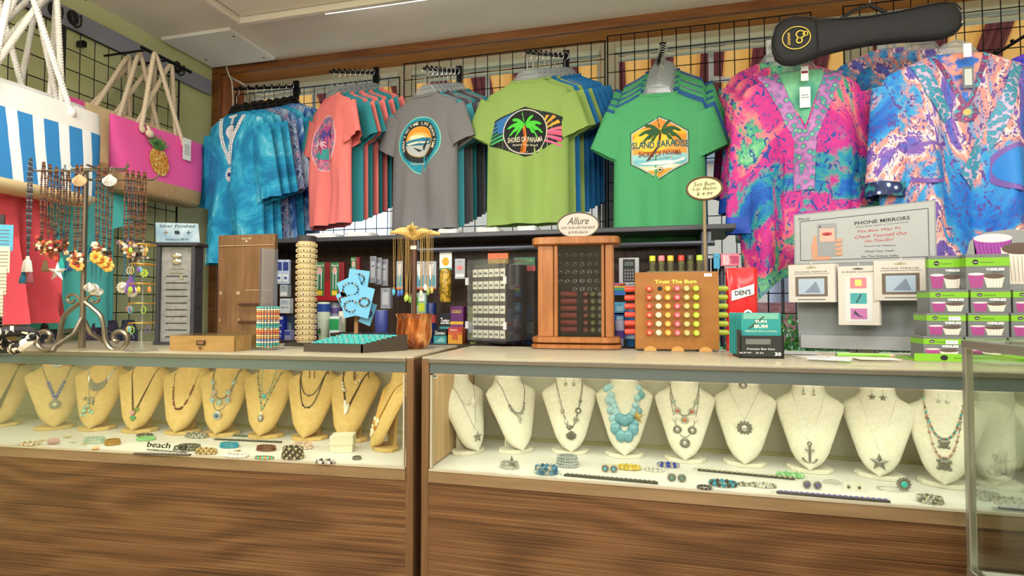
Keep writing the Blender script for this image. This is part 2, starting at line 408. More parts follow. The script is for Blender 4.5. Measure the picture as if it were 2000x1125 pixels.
for x in (.1, 1.4): dup(w0, (x, 0, 0), parent=bl2)
# fence, planter, hedge seen between kaftan and counter
fe = thing('fence', 'black wrought iron fence outside above the hedge', 'fence', (0, 6.0, .25))
b = MB(); b.tube([(-.4, .5, 1.25), (2.6, -.9, 1.15)], .012, 6); b.tube([(-.4, .5, .45), (2.6, -.9, .35)], .012, 6)
b.build('rail', [M('#2E2A30', .5)], fe)
b = MB(); b.tube([(0, 0, 0), (0, 0, 1.3)], .008, 6)
b0 = b.build('picket', [M('#2E2A30', .5)], fe, (-.35, .48, -.05))
for k in range(1, 27): dup(b0, (-.35+k*.11, .48-k*.0513, -.05), parent=fe)
b = MB(); b.box((1.1, 7.0, .7), (3.4, .3, .95)); tag(b.build('brick_wall', [NM('brick', [(.3, '#8E4A4E'), (.7, '#B98A86')], 9, mp=(1, 1, 3))]), 'low reddish brick wall behind the iron fence', 'wall')
random.seed(4)
hb = MB()
for k in range(5200):
    x = random.uniform(-.1, 2.3) if k % 4 == 0 else random.uniform(.5, 1.8); y = 4.75+random.uniform(-.45, .45); z = .95+random.uniform(-.75, .13)-.25*abs(y-4.75)
    if k % 3: y = 4.36+random.uniform(-.05, .05)
    s = random.uniform(.02, .036); n = Vector((random.gauss(0, 1), random.gauss(0, 1), random.gauss(.6, 1))).normalized(); u = n.orthogonal().normalized()*s; v = n.cross(u).normalized()*s*.6; p = Vector((x, y, z))
    hb.add([p-u, p+v, p+u, p-v], [(0, 1, 2, 3)], random.choice((0, 0, 1, 2)), False)
hb.box((.85, 4.8, .5), (2.8, .8, .62), 3)
tag(hb.build('hedge', [M('#4F9A50', .6), M('#7CC06A', .6), M('#3C7C58', .6), M('#3E7A44', .9)], fixn=False), 'clipped green hedge outside the window at the right', 'hedge')

# ---------------------------------------------------------------- wire grid panels on the window
def gridpanel(name, label, x0, x1, z0, z1, Y, group=None, pitch=.0762):
    t = thing(name, label, 'grid panel', ((x0+x1)/2, Y, z0), 0, group)
    hw = (x1-x0)/2; n = max(2, round(2*hw/pitch)); b = MB()
    b.tube([(-hw, 0, 0), (hw, 0, 0), (hw, 0, z1-z0), (-hw, 0, z1-z0)], .005, 5, 0, True); b.build('frame', [BLACKM], t)
    b = MB()
    for k in range(1, n): x = -hw+2*hw*k/n; b.tube([(x, 0, 0), (x, 0, z1-z0)], .0026, 4)
    m = round((z1-z0)/.1)
    for k in range(1, m): z = (z1-z0)*k/m; b.tube([(-hw, .005, z), (hw, .005, z)], .0026, 4)
    b.build('wires', [BLACKM], t); return t
gridpanel('grid_panel', 'black wire grid panel behind the tie-dye tunics and coral shirts', -2.69, -1.50, 1.1, 2.545, 3.12)
gridpanel('grid_panel', 'black wire grid panel behind the grey and lime shirts', -1.47, -.25, 1.1, 2.625, 3.12)
gridpanel('grid_panel', 'black wire grid panel behind the hanging green shirts', -.235, .80, 1.1, 2.65, 3.12)
gridpanel('grid_panel', 'black wire grid panel behind the two printed kaftans', .95, 2.3, 1.1, 2.66, 3.12)
# ================================================================ showcases
WALNUT = bpy.data.materials.new('walnut_laminate'); WALNUT.use_nodes = True
def _w():
    nt = WALNUT.node_tree; p = nt.nodes['Principled BSDF']; tc = nt.nodes.new('ShaderNodeTexCoord')
    n0 = nt.nodes.new('ShaderNodeTexNoise'); mp = nt.nodes.new('ShaderNodeMapping'); mp.inputs['Scale'].default_value = (.5, 1, 2.2)
    nt.links.new(tc.outputs['Object'], mp.inputs[0]); nt.links.new(mp.outputs[0], n0.inputs['Vector']); n0.inputs['Scale'].default_value = 1.5; n0.inputs['Detail'].default_value = 2
    sep = nt.nodes.new('ShaderNodeSeparateXYZ'); nt.links.new(tc.outputs['Object'], sep.inputs[0])
    a = nt.nodes.new('ShaderNodeMath'); a.operation = 'MULTIPLY_ADD'; a.inputs[1].default_value = .85; nt.links.new(n0.outputs['Fac'], a.inputs[0]); nt.links.new(sep.outputs[2], a.inputs[2])
    s = nt.nodes.new('ShaderNodeMath'); s.operation = 'MULTIPLY'; s.inputs[1].default_value = 62; nt.links.new(a.outputs[0], s.inputs[0])
    sn = nt.nodes.new('ShaderNodeMath'); sn.operation = 'SINE'; nt.links.new(s.outputs[0], sn.inputs[0])
    n1 = nt.nodes.new('ShaderNodeTexNoise'); mp1 = nt.nodes.new('ShaderNodeMapping'); mp1.inputs['Scale'].default_value = (.4, 1, 60)
    nt.links.new(tc.outputs['Object'], mp1.inputs[0]); nt.links.new(mp1.outputs[0], n1.inputs['Vector']); n1.inputs['Scale'].default_value = 4; n1.inputs['Detail'].default_value = 6
    b = nt.nodes.new('ShaderNodeMath'); b.operation = 'MULTIPLY_ADD'; b.inputs[1].default_value = .085; b.inputs[2].default_value = .08; nt.links.new(sn.outputs[0], b.inputs[0])
    c = nt.nodes.new('ShaderNodeMath'); c.operation = 'ADD'; nt.links.new(b.outputs[0], c.inputs[0]); nt.links.new(n1.outputs['Fac'], c.inputs[1])
    n2 = nt.nodes.new('ShaderNodeTexNoise'); n2.inputs['Scale'].default_value = 1.6; nt.links.new(mp.outputs[0], n2.inputs['Vector'])
    d = nt.nodes.new('ShaderNodeMath'); d.operation = 'MULTIPLY_ADD'; d.inputs[1].default_value = .16; nt.links.new(n2.outputs['Fac'], d.inputs[0]); nt.links.new(c.outputs[0], d.inputs[2])
    d2 = nt.nodes.new('ShaderNodeMath'); d2.operation = 'SUBTRACT'; d2.inputs[1].default_value = .08; nt.links.new(d.outputs[0], d2.inputs[0])
    r = ramp(nt, [(.3, '#382819'), (.48, '#5A3E26'), (.62, '#6E4D31'), (.8, '#80603F')]); nt.links.new(d2.outputs[0], r.inputs[0]); nt.links.new(r.outputs[0], p.inputs['Base Color'])
    p.inputs['Roughness'].default_value = .38; p.inputs['Specular IOR Level'].default_value = .4
_w()
STILE = NM('stile_wood', [(.3, '#5A4028'), (.7, '#7A5A3A')], 3, 5, .3, (12, 12, 1), .45)
PALEW = NM('pale_wood_panel', [(.3, '#B8946A'), (.7, '#CBAA80')], 3, 4, .3, (14, 14, 1), .45)
ALUM = M('#8A857A', .35, .75); HEADM = M('#6F7E82', .12, .55, spec=.8); WHITED = M('#EDEAE4', .55); OFFW = M('#C9C3AF', .7)
TOPG = glassm('case_top_glass', '#f8faf4', .12, .04, .34, '#E8E0C6')  # cream diffuse share paints a bright reflection into the glass
FRONTG = glassm('case_front_glass', '#f6faf6', .012, .01)
def showcase(label, L, loc, rz, depth=.5, lampc=(1, 1, 1), lampp=8, left_end=True, backm=OFFW, light_left=True, D=.42):
    """origin at front left bottom on the floor; x along the front, y into the case"""
    t = thing('display_counter', label, 'showcase', loc, rz)
    zt, zf = .978, .628
    b = MB(); b.box((L/2, .012, .31), (L-.05, .02, .60)); b.build('base_panel', [WALNUT], t)
    b = MB(); b.box((L/2, depth/2+.01, .30), (L-.06, depth-.03, .58)); b.build('carcass', [STILE], t)
    b = MB(); b.box((L/2, .010, .605), (L-.052, .024, .035)); b.build('rail', [NM('rail_wood', [(.3, '#7A6244'), (.7, '#92785A')], 3, 5, .3, (1, 12, 12), .4)], t)
    b = MB(); b.box((L/2, D/2+.01, zf-.006), (L-.05, D, .012)); b.build('display_deck', [WHITED], t)
    for x in (.013, L-.013):
        b = MB(); b.box((x, depth/2, zt/2-.004), (.025, depth, zt-.008)); b.build('end_panel', [STILE], t, bevel=.002)
    for x in (.029, L-.029):
        b = MB(); b.box((x, depth/2, (zf+.96)/2), (.006, depth-.04, .32)); b.build('end_lining', [PALEW], t)
    b = MB(); b.box((L/2, D+.02, .795), (L-.07, .012, .335)); b.build('back_panel', [backm], t)
    b = MB(); b.box((L/2, D+.009, zf+.006), (L-.07, .01, .012)); b.build('back_track', [M('#B5AE7C', .4)], t)
    b = MB(); b.box((L/2, .002, .9665), (L-.05, .012, .015)); b.build('top_rail', [ALUM], t, bevel=.002)
    b = MB(); b.box((L/2, .006, .943), (L-.056, .010, .033)); b.build('header', [HEADM], t)
    b = MB(); b.box((L/2, .006, .776), (L-.056, .004, .29)); b.build('front_glass', [FRONTG], t)
    b = MB()
    for x in (.033, L-.033): b.box((x, .004, .776), (.005, .010, .29))
    b.box((L/2, .001, zf-.002), (L-.056, .010, .006)); b.build('glass_channel', [M('#CFC8B4', .3, .4)], t)
    b = MB(); b.box((L/2, depth/2+.004, .975), (L-.004, depth+.004, .006)); b.build('glass_top', [TOPG], t)
    b = MB(); b.box((L/2, depth-.01, .962), (L-.05, .02, .02)); b.build('rear_rail', [ALUM], t)
    b = MB(); b.box((L/2, .035, .952), (L-.12, .03, .014)); b.build('lamp_tube', [M('#FFF6E0', .5, 0, 2.5)], t)
    d = bpy.data.lights.new('showcase_light', 'AREA'); d.shape = 'RECTANGLE'; d.size = L-.12; d.size_y = .03; d.energy = lampp; d.color = lampc
    o = bpy.data.objects.new('showcase_light', d); COL.objects.link(o); o.parent = t; o.location = (L/2, .05, .943); o.rotation_euler = (R(28), 0, 0)
    return t
pR = Vector((-.712, 1.65, 0)); LR = 2.2
caseR = showcase('walnut front glass showcase holding the white necklace busts', LR, pR, 0, lampc=(1, .93, .84), lampp=1.35)
aL = atan2(.105, 1.62); LL = 2.2
pL = Vector((-.738, 1.65, 0)) - Vector((cos(aL), sin(aL), 0))*LL
caseL = showcase('walnut front glass showcase holding the beige necklace busts', LL, pL, aL, lampc=(1, .9, .74), lampp=1.4)
def inL(px, py, yin=None, z=None):
    """world point on deck of the left case under a pixel"""
    return WZ(px, py, z if z is not None else .628)
# third glass case, side on
t = thing('glass_showcase', 'full glass showcase with metal posts at the right edge of the photo', 'showcase', (.70, 1.53, 0))
MET = M('#A8AAA0', .28, .8)
b = MB(); b.box((.3, -.6, .255), (.6, 1.2, .51)); b.build('base', [STILE], t)
for x in (.008, .592):
    for y in (-.008, -1.19): b = MB(); b.box((x, y, .785), (.016, .016, .55)); b.build('corner_post', [MET], t, bevel=.002)
b = MB()
for x in (.008, .592): b.box((x, -.6, 1.05), (.018, 1.2, .02)); b.box((x, -.6, .52), (.018, 1.2, .03))
for y in (-.008, -1.19): b.box((.3, y, 1.05), (.58, .018, .02)); b.box((.3, y, .52), (.58, .018, .03))
b.build('edge_frame', [MET], t, bevel=.002)
SG = glassm('side_glass', '#f8fcf8', .05, .02)
for nm, c, d in (('side_pane', (.006, -.6, .785), (.005, 1.16, .5)), ('side_pane', (.594, -.6, .785), (.005, 1.16, .5)), ('end_pane', (.3, -.006, .785), (.56, .005, .5)), ('top_pane', (.3, -.6, 1.058), (.59, 1.19, .006))):
    b = MB(); b.box(c, d); b.build(nm, [SG], t)
b = MB(); b.box((.3, -.6, .53), (.56, 1.16, .012)); b.build('case_floor', [WHITED], t)
b = MB(); b.box((.30, -.60, .78), (.55, 1.1, .005)); b.build('glass_shelf', [GLASS], t)
# ================================================================ garments
def prof(tab, z):
    for (z0, a), (z1, b) in zip(tab, tab[1:]):
        if z <= z0 and z >= z1: return a+(b-a)*((z0-z)/(z0-z1) if z0 != z1 else 0)
    return tab[-1][1]
class Garment:
    def __init__(s, L, W, wt=None, tt=None, seed=0, fold=1.0, hem=None, k=28):
        s.L, s.W, s.seed, s.fold = L, W, seed, fold; h = W/2
        s.wt = wt or [(0, .082), (-.03, h*.66), (-.055, h*.93), (-.09, h), (-.25, h*.97), (-L, h*1.0)]
        s.tt = tt or [(0, .014), (-.06, .03), (-.2, .05), (-L, .055)]
        s.hem = hem or (lambda xn: 1.0); s.k = k
        rnd = random.Random(seed); s.p = [rnd.uniform(0, 6.28) for _ in range(4)]; s.q = [rnd.uniform(.8, 1.25) for _ in range(3)]
    def F(s, x, z):
        d = min(1, max(0, (-z-.05)/(s.L*.6))); A = s.fold*(.002+.016*d**1.2)
        p, q = s.p, s.q
        return A*(sin(s.k*q[0]*x+p[0]+1.2*z)+.6*sin(s.k*1.9*q[1]*x+p[1]-2.2*z)+.35*sin(s.k*.5*q[2]*x+9*z+p[2])) + s.fold*.004*sin(14*z+7*x+p[3])*min(1, d*4)
    def front(s, x, z):
        w = prof(s.wt, z); xn = min(1, abs(x/w)); return -prof(s.tt, z)*(1-xn**2.4)**.5 + s.F(x, z)*(1-xn**4)
    def body(s, mats, parent, dz=.03, n=44, name='body', matfn=None):
        rings = []; zs = [0, -.008, -.018, -.03, -.042, -.055, -.07, -.09]; z = -.09
        while z > -s.L+dz*.5: z -= dz; zs.append(max(z, -s.L))
        if zs[-1] > -s.L: zs.append(-s.L)
        for z in zs:
            w = prof(s.wt, z); t = prof(s.tt, z); ring = []
            for i in range(n):
                u = 2*pi*i/n; x = w*cos(u); xn = min(1, abs(cos(u)))
                e = (1-xn**2.4)**.5; f = s.F(x, z)
                y = (-t*e+f*(1-xn**4)) if sin(u) < 0 else (t*e+f*.6*(1-xn**4))
                ring.append((x, y, z*(s.hem(x/w) if z < -.3 else 1+(s.hem(x/w)-1)*max(0, -z-.1)/.2)))
            rings.append(ring)
        last = rings[-1]; rings.append([(x*.96, y*.9, z+.012) for x, y, z in last])
        b = MB(); b.rings(rings); return b.build(name, mats, parent, ang=80)
    def sleeve(s, side, mats, parent, length=.19, ang=66, hw0=.10, hw1=.083, d0=.03, d1=.032, band=0, off=0, y1=0):
        a = R(ang); dx, dz = cos(a)*side, -sin(a); qx, qz = sin(a)*side, cos(a)
        c0 = Vector((side*(s.W/2-.055+off), 0, -.115)); rings = []; n = 20; m = 9; rnd = random.Random(s.seed*7+side)
        ph = rnd.uniform(0, 6)
        for j in range(m):
            u = j/(m-1); c = c0+Vector((dx, 0, dz))*length*u; c.y = y1*u; hw = hw0+(hw1-hw0)*u; d = d0+(d1-d0)*u
            ring = []
            for i in range(n):
                th = 2*pi*i/n; e = cos(th); y = d*sin(th)*(1+.25*sin(3*th+ph)*u*s.fold)+.005*u*sin(9*e+ph)*s.fold
                ring.append((c.x+qx*hw*e, c.y+y, c.z+qz*hw*e))
            rings.append(ring)
        r = rings[-1]; cx = [sum(p[k] for p in r)/n for k in range(3)]
        rings.append([tuple(cx[k]+(p[k]-cx[k])*.88-(dx, 0, dz)[k]*.012 for k in range(3)) for p in r])
        b = MB()
        if band:
            k = m-band; b.rings(rings[:k+1]); b.rings(rings[k:], 1)
        else: b.rings(rings)
        return b.build('sleeve', mats, parent, ang=80)
    def collar(s, mats, parent, w=.084, drop=.018, r=.0065, name='collar'):
        b = MB(); b.tube([(w*cos(u), -.017*sin(u)+0, .004-drop*max(0, sin(u))**.8+.004*max(0, -sin(u))) for u in [2*pi*i/26 for i in range(26)]], r, 6, 0, True)
        return b.build(name, mats, parent, ang=80)

CLEARH = PLAST; STEEL = M('#C9CCD0', .25, .9)
def hanger_proto(name, label, body, hookm=STEEL, group=None, plate=True):
    t = thing(name, label, 'hanger', (0, 0, 0), 0, group)
    b = MB(); b.tube([(0, 0, .055), (0, 0, .095)]+[(.022*sin(a), 0, .117-.022*cos(a)) for a in [pi*k/8 for k in range(1, 12)]], .0022, 6); b.build('hook', [hookm], t)
    b = MB()
    b.tube([(0, 0, .052), (.045, 0, .035), (.075, 0, -.01), (.17, 0, -.055), (.19, 0, -.075), (0, 0, -.06), (-.19, 0, -.075), (-.17, 0, -.055), (-.075, 0, -.01), (-.045, 0, .035)], .0055, 6, 0, True)
    if plate:
        b.prism([(-.062, -.008), (.062, -.008), (.042, .034), (0, .05), (-.042, .034)], .004, 0, Matrix.Translation((0, -.002, 0)))
        b.tube([(-.05, -.006, .0), (.05, -.006, .0)], .003, 5); b.tube([(-.04, -.006, .03), (.04, -.006, .03)], .003, 5)
    b.build('frame', [body], t)
    return t
def arm(label, P0, P1, n, name='hanging_bar', mat=BLACKM):
    """slanted bar from bracket P1 on the grid down to P0"""
    t = thing(name, label, 'display arm', P1); v = Vector(P0)-Vector(P1)
    b = MB(); b.tube([(0, 0, 0), v], .008, 4); b.build('bar', [mat], t)
    b = MB(); b.box((0, .012, -.02), (.035, .02, .12)); b.box((0, .03, -.02), (.02, .03, .04)); b.build('bracket', [mat], t, bevel=.002)
    k0 = None
    for k in range(n):
        p = v*((k+.3)/n)
        if k0 is None: b = MB(); b.ball((0, 0, .012), .009, 0, 6); k0 = b.build('stud', [mat], t, p)
        else: dup(k0, p, parent=t)
    return t
def stack(P0, P1, front, behinds, hanger, hlabel, hgroup, rz, frontrz=None, hdz=0.0):
    """front: garment root; behinds: list of (root proto, mats or None, label, group)"""
    n = len(behinds)+1; used = set()
    for i in range(n):
        p = Vector(P0).lerp(Vector(P1), i/max(1, n-1)); jit = random.uniform(-.004, .004)
        r = rz+random.uniform(-.02, .02)
        if i == 0: g = front; g.location = p; g.rotation_euler = (0, 0, frontrz if frontrz is not None else rz); r = g.rotation_euler.z
        else:
            pr, mts, lab, grp = behinds[i-1]
            g = dup(pr, p+Vector((jit, 0, jit)), r, lab, grp)
            if mts:
                for ch in kids(g): recolor(ch, {k: mts for k in range(len(ch.material_slots))})
        h = dup(hanger, p+Vector((0, 0, .004)), r, hlabel if i else hlabel.replace('behind', 'of').replace('stack', 'front shirt') if False else hlabel, hgroup)
random.seed(11)
CORAL, TEAL, GREY, LIME, BLUE, GREEN, NAVY, DGREY, CYAN = [cloth(c, 'jersey') for c in ('#EE8280', '#35909C', '#7E7E82', '#92B062', '#2A74B4', '#52A873', '#356199', '#505158', '#4BA3B5')]
def tee_root(label, mat, seed, cat='t-shirt', L=.72, W=.425, **k):
    t = thing('t_shirt', label, cat); g = Garment(L, W, seed=seed, **k)
    sd = dict(d0=.014, d1=.018) if label == 'plain tee' else {}
    g.body([mat], t); g.sleeve(-1, [mat], t, ang=62, **sd); g.sleeve(1, [mat], t, ang=66, **sd); g.collar([mat], t)
    return t, g
protos = []
for sd in (3, 5):
    t, g = tee_root('plain tee', GREY, sd, fold=.9, tt=[(0, .010), (-.06, .012), (-.2, .014), (-.72, .017)]); protos.append(t)
HCL = hanger_proto('clothes_hanger', 'clear hanger', PLAST)
HBK = hanger_proto('clothes_hanger', 'black hanger', M('#17181C', .3), M('#B8BCC8', .25, .9))

def palm(cx, cz, s, leafc, trunkc, ly):
    out = [([(cx-.010*s, cz-.5*s), (cx-.02*s, cz), (cx+.012*s, cz), (cx+.02*s, cz-.5*s)], trunkc, ly)] if trunkc else []
    for k, (a, l) in enumerate([(100, .55), (60, .55), (135, .6), (25, .6), (165, .62), (-8, .6), (195, .55), (-35, .5), (222, .45)]):
        a = R(a); dx, dz = cos(a), sin(a)*.8+.1; pts = []
        for j in range(7): u = j/6; pts.append((cx+dx*l*s*u, cz+(dz*l*u-.30*u*u*abs(dx))*s, .09*s*sin(pi*u)**.7))
        poly = [(x, z+h*.6) for x, z, h in pts]+[(x-h*.1*(1 if j % 2 else -1), z-h*(1.1 if j % 2 else .5)) for j, (x, z, h) in list(enumerate(pts))[::-1]]
        out.append((poly, leafc if k % 2 else leafc, ly+.3*k))
    return out

# ---- coral / teal stack
tc1, gc = tee_root('coral t-shirt with purple oval print, front of its stack', CORAL, 21, fold=1.3)
P0 = WY(648, 190, 2.72); P1 = Vector((P0.x+.06, 3.06, WY(745, 178, 3.06).z))
ov = NM('coral_print', [(.30, '#4A5C9A'), (.42, '#B04C88'), (.5, '#E08A9A'), (.56, '#7C5C9C'), (.66, '#3E9C9E'), (.75, '#F2B36A')], 26, 6, 1.5, rough=.8)
decal('print', tc1, [(circ(.02, -.27, .115, .155), M('#E9B8BE', .8), 1), (circ(.02, -.27, .108, .148), ov, 2), (circ(.02, -.27, .06, .1), M('#B84F86', .8), 3),
    (circ(.02, -.33, .075, .03), M('#3E9C9E', .8), 3.5)]+palm(.03, -.22, .12, M('#54489A', .8), M('#54489A', .8), 4)+palm(-.02, -.27, .09, M('#E8B8CC', .8), M('#E8B8CC', .8), 8), gc.front, .02)
stack(P0, P1, tc1, [(protos[i % 2], [TEAL, CORAL][i % 2] if i not in (5,) else CORAL, ['teal t-shirt hanging behind the coral print shirt', 'coral t-shirt hanging behind the coral print shirt'][i % 2 if i != 5 else 1], 'coral and teal shirts in the leftmost t-shirt stack') for i in range(8)], HCL, 'clear plastic hanger in the coral and teal t-shirt stack', 'hangers of the coral and teal shirts', R(-18), R(-30))
arm('black display arm carrying the coral and teal t-shirts', P0+Vector((0, -.02, .135)), P1+Vector((0, .04, .135)), 9)

# ---- grey stack
tg, gg = tee_root('charcoal grey t-shirt with round beach badge, front of its stack', GREY, 8, fold=1.1)
P0 = WY(830, 186, 2.72); P1 = Vector((P0.x+.05, 3.06, WY(905, 178, 3.06).z))
sh = []; cx, cz = .0, -.26
W_ = M('#E9E2CC', .8); TLL = M('#7CC9BC', .8); DK = M('#22282C', .8)
sh += [(circ(cx, cz, .135), TLL, 1), (circ(cx, cz, .128), M('#1F8FA8', .8), 2), (circ(cx, cz, .112), DK, 3), (circ(cx, cz, .082), M('#DDB46A', .8), 4)]
sh += [([(-.105+cx, cz-.07), (cx+.105, cz-.07), (cx+.02, cz-.155), (cx, cz-.163), (cx-.02, cz-.155)], M('#1F8FA8', .8), 2.5), ([(-.11+cx, cz-.07), (cx+.11, cz-.07), (cx+.022, cz-.163), (cx, cz-.171), (cx-.022, cz-.163)], TLL, 1)]
sh += [(circ(cx, cz, .079, .079, 20, 0, pi), M('#F29A2E', .8), 5), (circ(cx, cz+.003, .07, .045, 20, 0, pi), M('#F7C36A', .8), 6), (circ(cx-.01, cz+.02, .045, .015, 16), M('#FBE7C2', .8), 7),
       ([(cx-.079, cz+.003), (cx-.03, cz+.012), (cx+.02, cz+.022), (cx+.077, cz+.008), (cx+.078, cz-.02), (cx-.078, cz-.02)], M('#2C7FA0', .8), 8),
       ([(cx-.07, cz-.01), (cx, cz+.002), (cx+.07, cz-.008), (cx+.06, cz-.014), (cx, cz-.008), (cx-.06, cz-.02)], W_, 9),
       (circ(cx, cz, .078, .078, 20, pi+.15, 2*pi-.15), M('#B8BFC2', .8), 7), ([(cx+.02, cz-.03), (cx+.05, cz+.01), (cx+.055, cz+.008), (cx+.035, cz-.035), (cx+.03, cz-.05), (cx+.02, cz-.035)], DK, 10), ([(cx-.03, cz-.03), (cx+.01, cz-.045), (cx+.03, cz-.04), (cx-.0, cz-.055)], DK, 10)]
msg = "THERE'S NO TIME LIKE BEACH TIME"
for i, chh in enumerate(msg):
    if chh == ' ': continue
    a = R(205) - R(230)*i/(len(msg)-1)
    v, f = text2d(chh, .022, bold=.02)
    sh.append(((v, f), W_, 6, (cx+.091*cos(a), cz+.091*sin(a)), a-pi/2))
sh.append((fit_text('PANAMA CITY BEACH', .075, .008), W_, 6, (cx, cz-.118)))
decal('print', tg, sh, gg.front, .02)
cols = [CYAN, DGREY, GREY, TEAL, DGREY, GREY, TEAL]
names = {id(CYAN): 'light teal', id(DGREY): 'dark charcoal', id(GREY): 'mid grey', id(TEAL): 'teal'}
stack(P0, P1, tg, [(protos[i % 2], c, names[id(c)]+' t-shirt hanging behind the grey beach badge shirt', 'shirts behind the grey beach badge shirt') for i, c in enumerate(cols)], HCL, 'clear hanger in the grey and teal t-shirt stack', 'hangers of the grey shirts', R(-6), R(-14))
arm('black display arm carrying the grey and teal t-shirts', P0+Vector((0, -.02, .135)), P1+Vector((0, .04, .135)), 8)

# ---- lime stack
tl_, gl_ = tee_root('lime green t-shirt with black palm tree hexagon print', LIME, 14, fold=1.0)
P0 = WY(1030, 158, 2.68); P1 = Vector((P0.x+.13, 3.06, WY(1115, 150, 3.06).z))
cx, cz = 0, -.27; hx = [(cx, cz+.125), (cx+.19, cz+.06), (cx+.185, cz-.05), (cx, cz-.125), (cx-.19, cz-.05), (cx-.195, cz+.06)]
sh = [(hx, DK, 1)]
rows = [('#2D62A8', -.185, -.02, .002, .055), ('#3E7FC0', -.185, -.06, .03, .06), ('#2C8E5E', -.18, -.045, -.05, -.002), ('#3FB37C', -.13, -.05, -.09, -.06)]
for k in range(6): sh.append(([(-.183, .052-.018*k), (-.1, .078-.02*k), (-.1, .068-.02*k), (-.183, .042-.018*k)], M(['#2D62A8', '#3E7FC0', '#3F86C8', '#2C8E5E', '#3FB37C', '#4CBF6A'][k], .8), 2, (cx, cz)))
for k in range(5): sh.append(([(-.15+.02*k, .066+.006*k), (-.115+.02*k, .076+.008*k), (-.13+.015*k, .0), (-.14+.015*k, .0)], M('#2F74B8', .8), 2.5, (cx, cz)))
for k in range(7):
    a0 = R(78-15*k); a1 = R(70-15*k); o = (.06, -.02)
    sh.append(([(o[0]+.03*cos(a0), o[1]+.03*sin(a0)), (o[0]+min(.125, .09/max(.1, abs(sin(a0)))*1.0)*cos(a0), o[1]+min(.125, .09/max(.1, abs(sin(a0))))*sin(a0)), (o[0]+min(.125, .09/max(.1, abs(sin(a1))))*cos(a1), o[1]+min(.125, .09/max(.1, abs(sin(a1))))*sin(a1))], M(['#F0C23C', '#F2B23A', '#EFA03A', '#F2B23A', '#E8748A', '#E25C86', '#D84C80'][k], .8), 2, (cx, cz)))
for k in range(3): sh.append(([(.03, -.1+.02*k), (.1, -.055+.02*k), (.178, -.085+.035*k), (.178, -.075+.035*k), (.1, -.043+.02*k), (.03, -.09+.02*k)], M('#DE6A9A', .8), 2.2, (cx, cz)))
sh += [(circ(cx, cz, .112), M('#D8D4C8', .8), 3), (circ(cx, cz, .107), M('#14181C', .8), 4)]
sh += palm(cx, cz+.035, .155, M('#4ED33E', .8), None, 5)
sh += [([(cx-.012, cz+.03), (cx-.004, cz-.04), (cx-.022, cz-.104), (cx+.004, cz-.104), (cx+.01, cz-.04), (cx+.002, cz+.03)], M('#D8782E', .8), 5)]
sh += [(fit_text('SHORES OF PANAMA', .172, .026, bold=.01), W_, 9, (cx, cz-.038)), (fit_text('Panama City Beach', .12, .014, italic=.2), W_, 9, (cx, cz-.066))]
decal('print', tl_, sh, gl_.front, .02, off=.0005)
cols = [LIME, BLUE, LIME, BLUE, BLUE, BLUE, BLUE]; names = {id(LIME): 'lime', id(BLUE): 'royal blue'}
stack(P0, P1, tl_, [(protos[i % 2], c, names[id(c)]+' t-shirt hanging behind the lime palm print shirt', 'shirts behind the lime palm print shirt') for i, c in enumerate(cols)], HCL, 'clear hanger in the lime and blue t-shirt stack', 'hangers of the lime and blue shirts', R(-3), R(-2))
arm('black display arm carrying the lime and blue t-shirts', P0+Vector((0, -.02, .135)), P1+Vector((0, .04, .135)), 8)

# ---- green stack
tn, gn = tee_root('bright green t-shirt with island paradise sunset print', GREEN, 30, fold=1.0)
P0 = WY(1286, 184, 2.68); P1 = Vector((P0.x+.03, 3.04, WY(1300, 138, 3.04).z))
cx, cz = .0, -.265; r0 = .14
def hexa(r, w): return [(cx, cz+r), (cx+w, cz+r*.5), (cx+w, cz-r*.5), (cx, cz-r), (cx-w, cz-r*.5), (cx-w, cz+r*.5)]
def hband(za, zb, r, w):
    """slice of the hexagon between two heights (relative)"""
    def wd(z): a = abs(z); return w if a <= r*.5 else max(0, w*(r-a)/(r*.5))
    zs = sorted({za, zb, *[q for q in (-r*.5, r*.5) if za < q < zb]}); return [(cx-wd(z), cz+z) for z in zs]+[(cx+wd(z), cz+z) for z in zs[::-1]]
sh = [(hexa(.150, .132), M('#2E5A4A', .8), 1), (hexa(.144, .127), M('#B9C9C0', .8), 2)]
bands = [(-.138, -.105, '#E8A23C'), (-.105, -.085, '#F3E2B8'), (-.085, -.055, '#7CC3D0'), (-.055, -.03, '#9CD6DC'), (-.03, .0, '#F0A64E'), (.0, .03, '#F08A3E'), (.03, .06, '#F29A3A'), (.06, .09, '#F5C33A'), (.09, .138, '#F2903A')]
for a, b_, c in bands: sh.append((hband(a, b_, .138, .121), M(c, .8), 3))
sh.append((circ(cx-.03, cz+.03, .09, .05, 20), M('#F6CE3E', .8), 4))
sh += palm(cx+.005, cz+.075, .17, M('#2C5A34', .8), None, 5)
sh.append(([(cx+.0, cz+.07), (cx-.01, cz+.01), (cx-.06, cz-.06), (cx-.05, cz-.06), (cx+.0, cz+.0), (cx+.01, cz+.07)], M('#5A3A24', .8), 5))
sh += [([(cx-.1, cz-.075), (cx-.02, cz-.06), (cx+.06, cz-.07), (cx+.11, cz-.05), (cx+.11, cz-.062), (cx+.05, cz-.085), (cx-.03, cz-.078)], M('#F4F8F4', .8), 5), ([(cx-.07, cz-.098), (cx+.02, cz-.088), (cx+.09, cz-.095), (cx+.02, cz-.1)], M('#F4F8F4', .8), 5)]
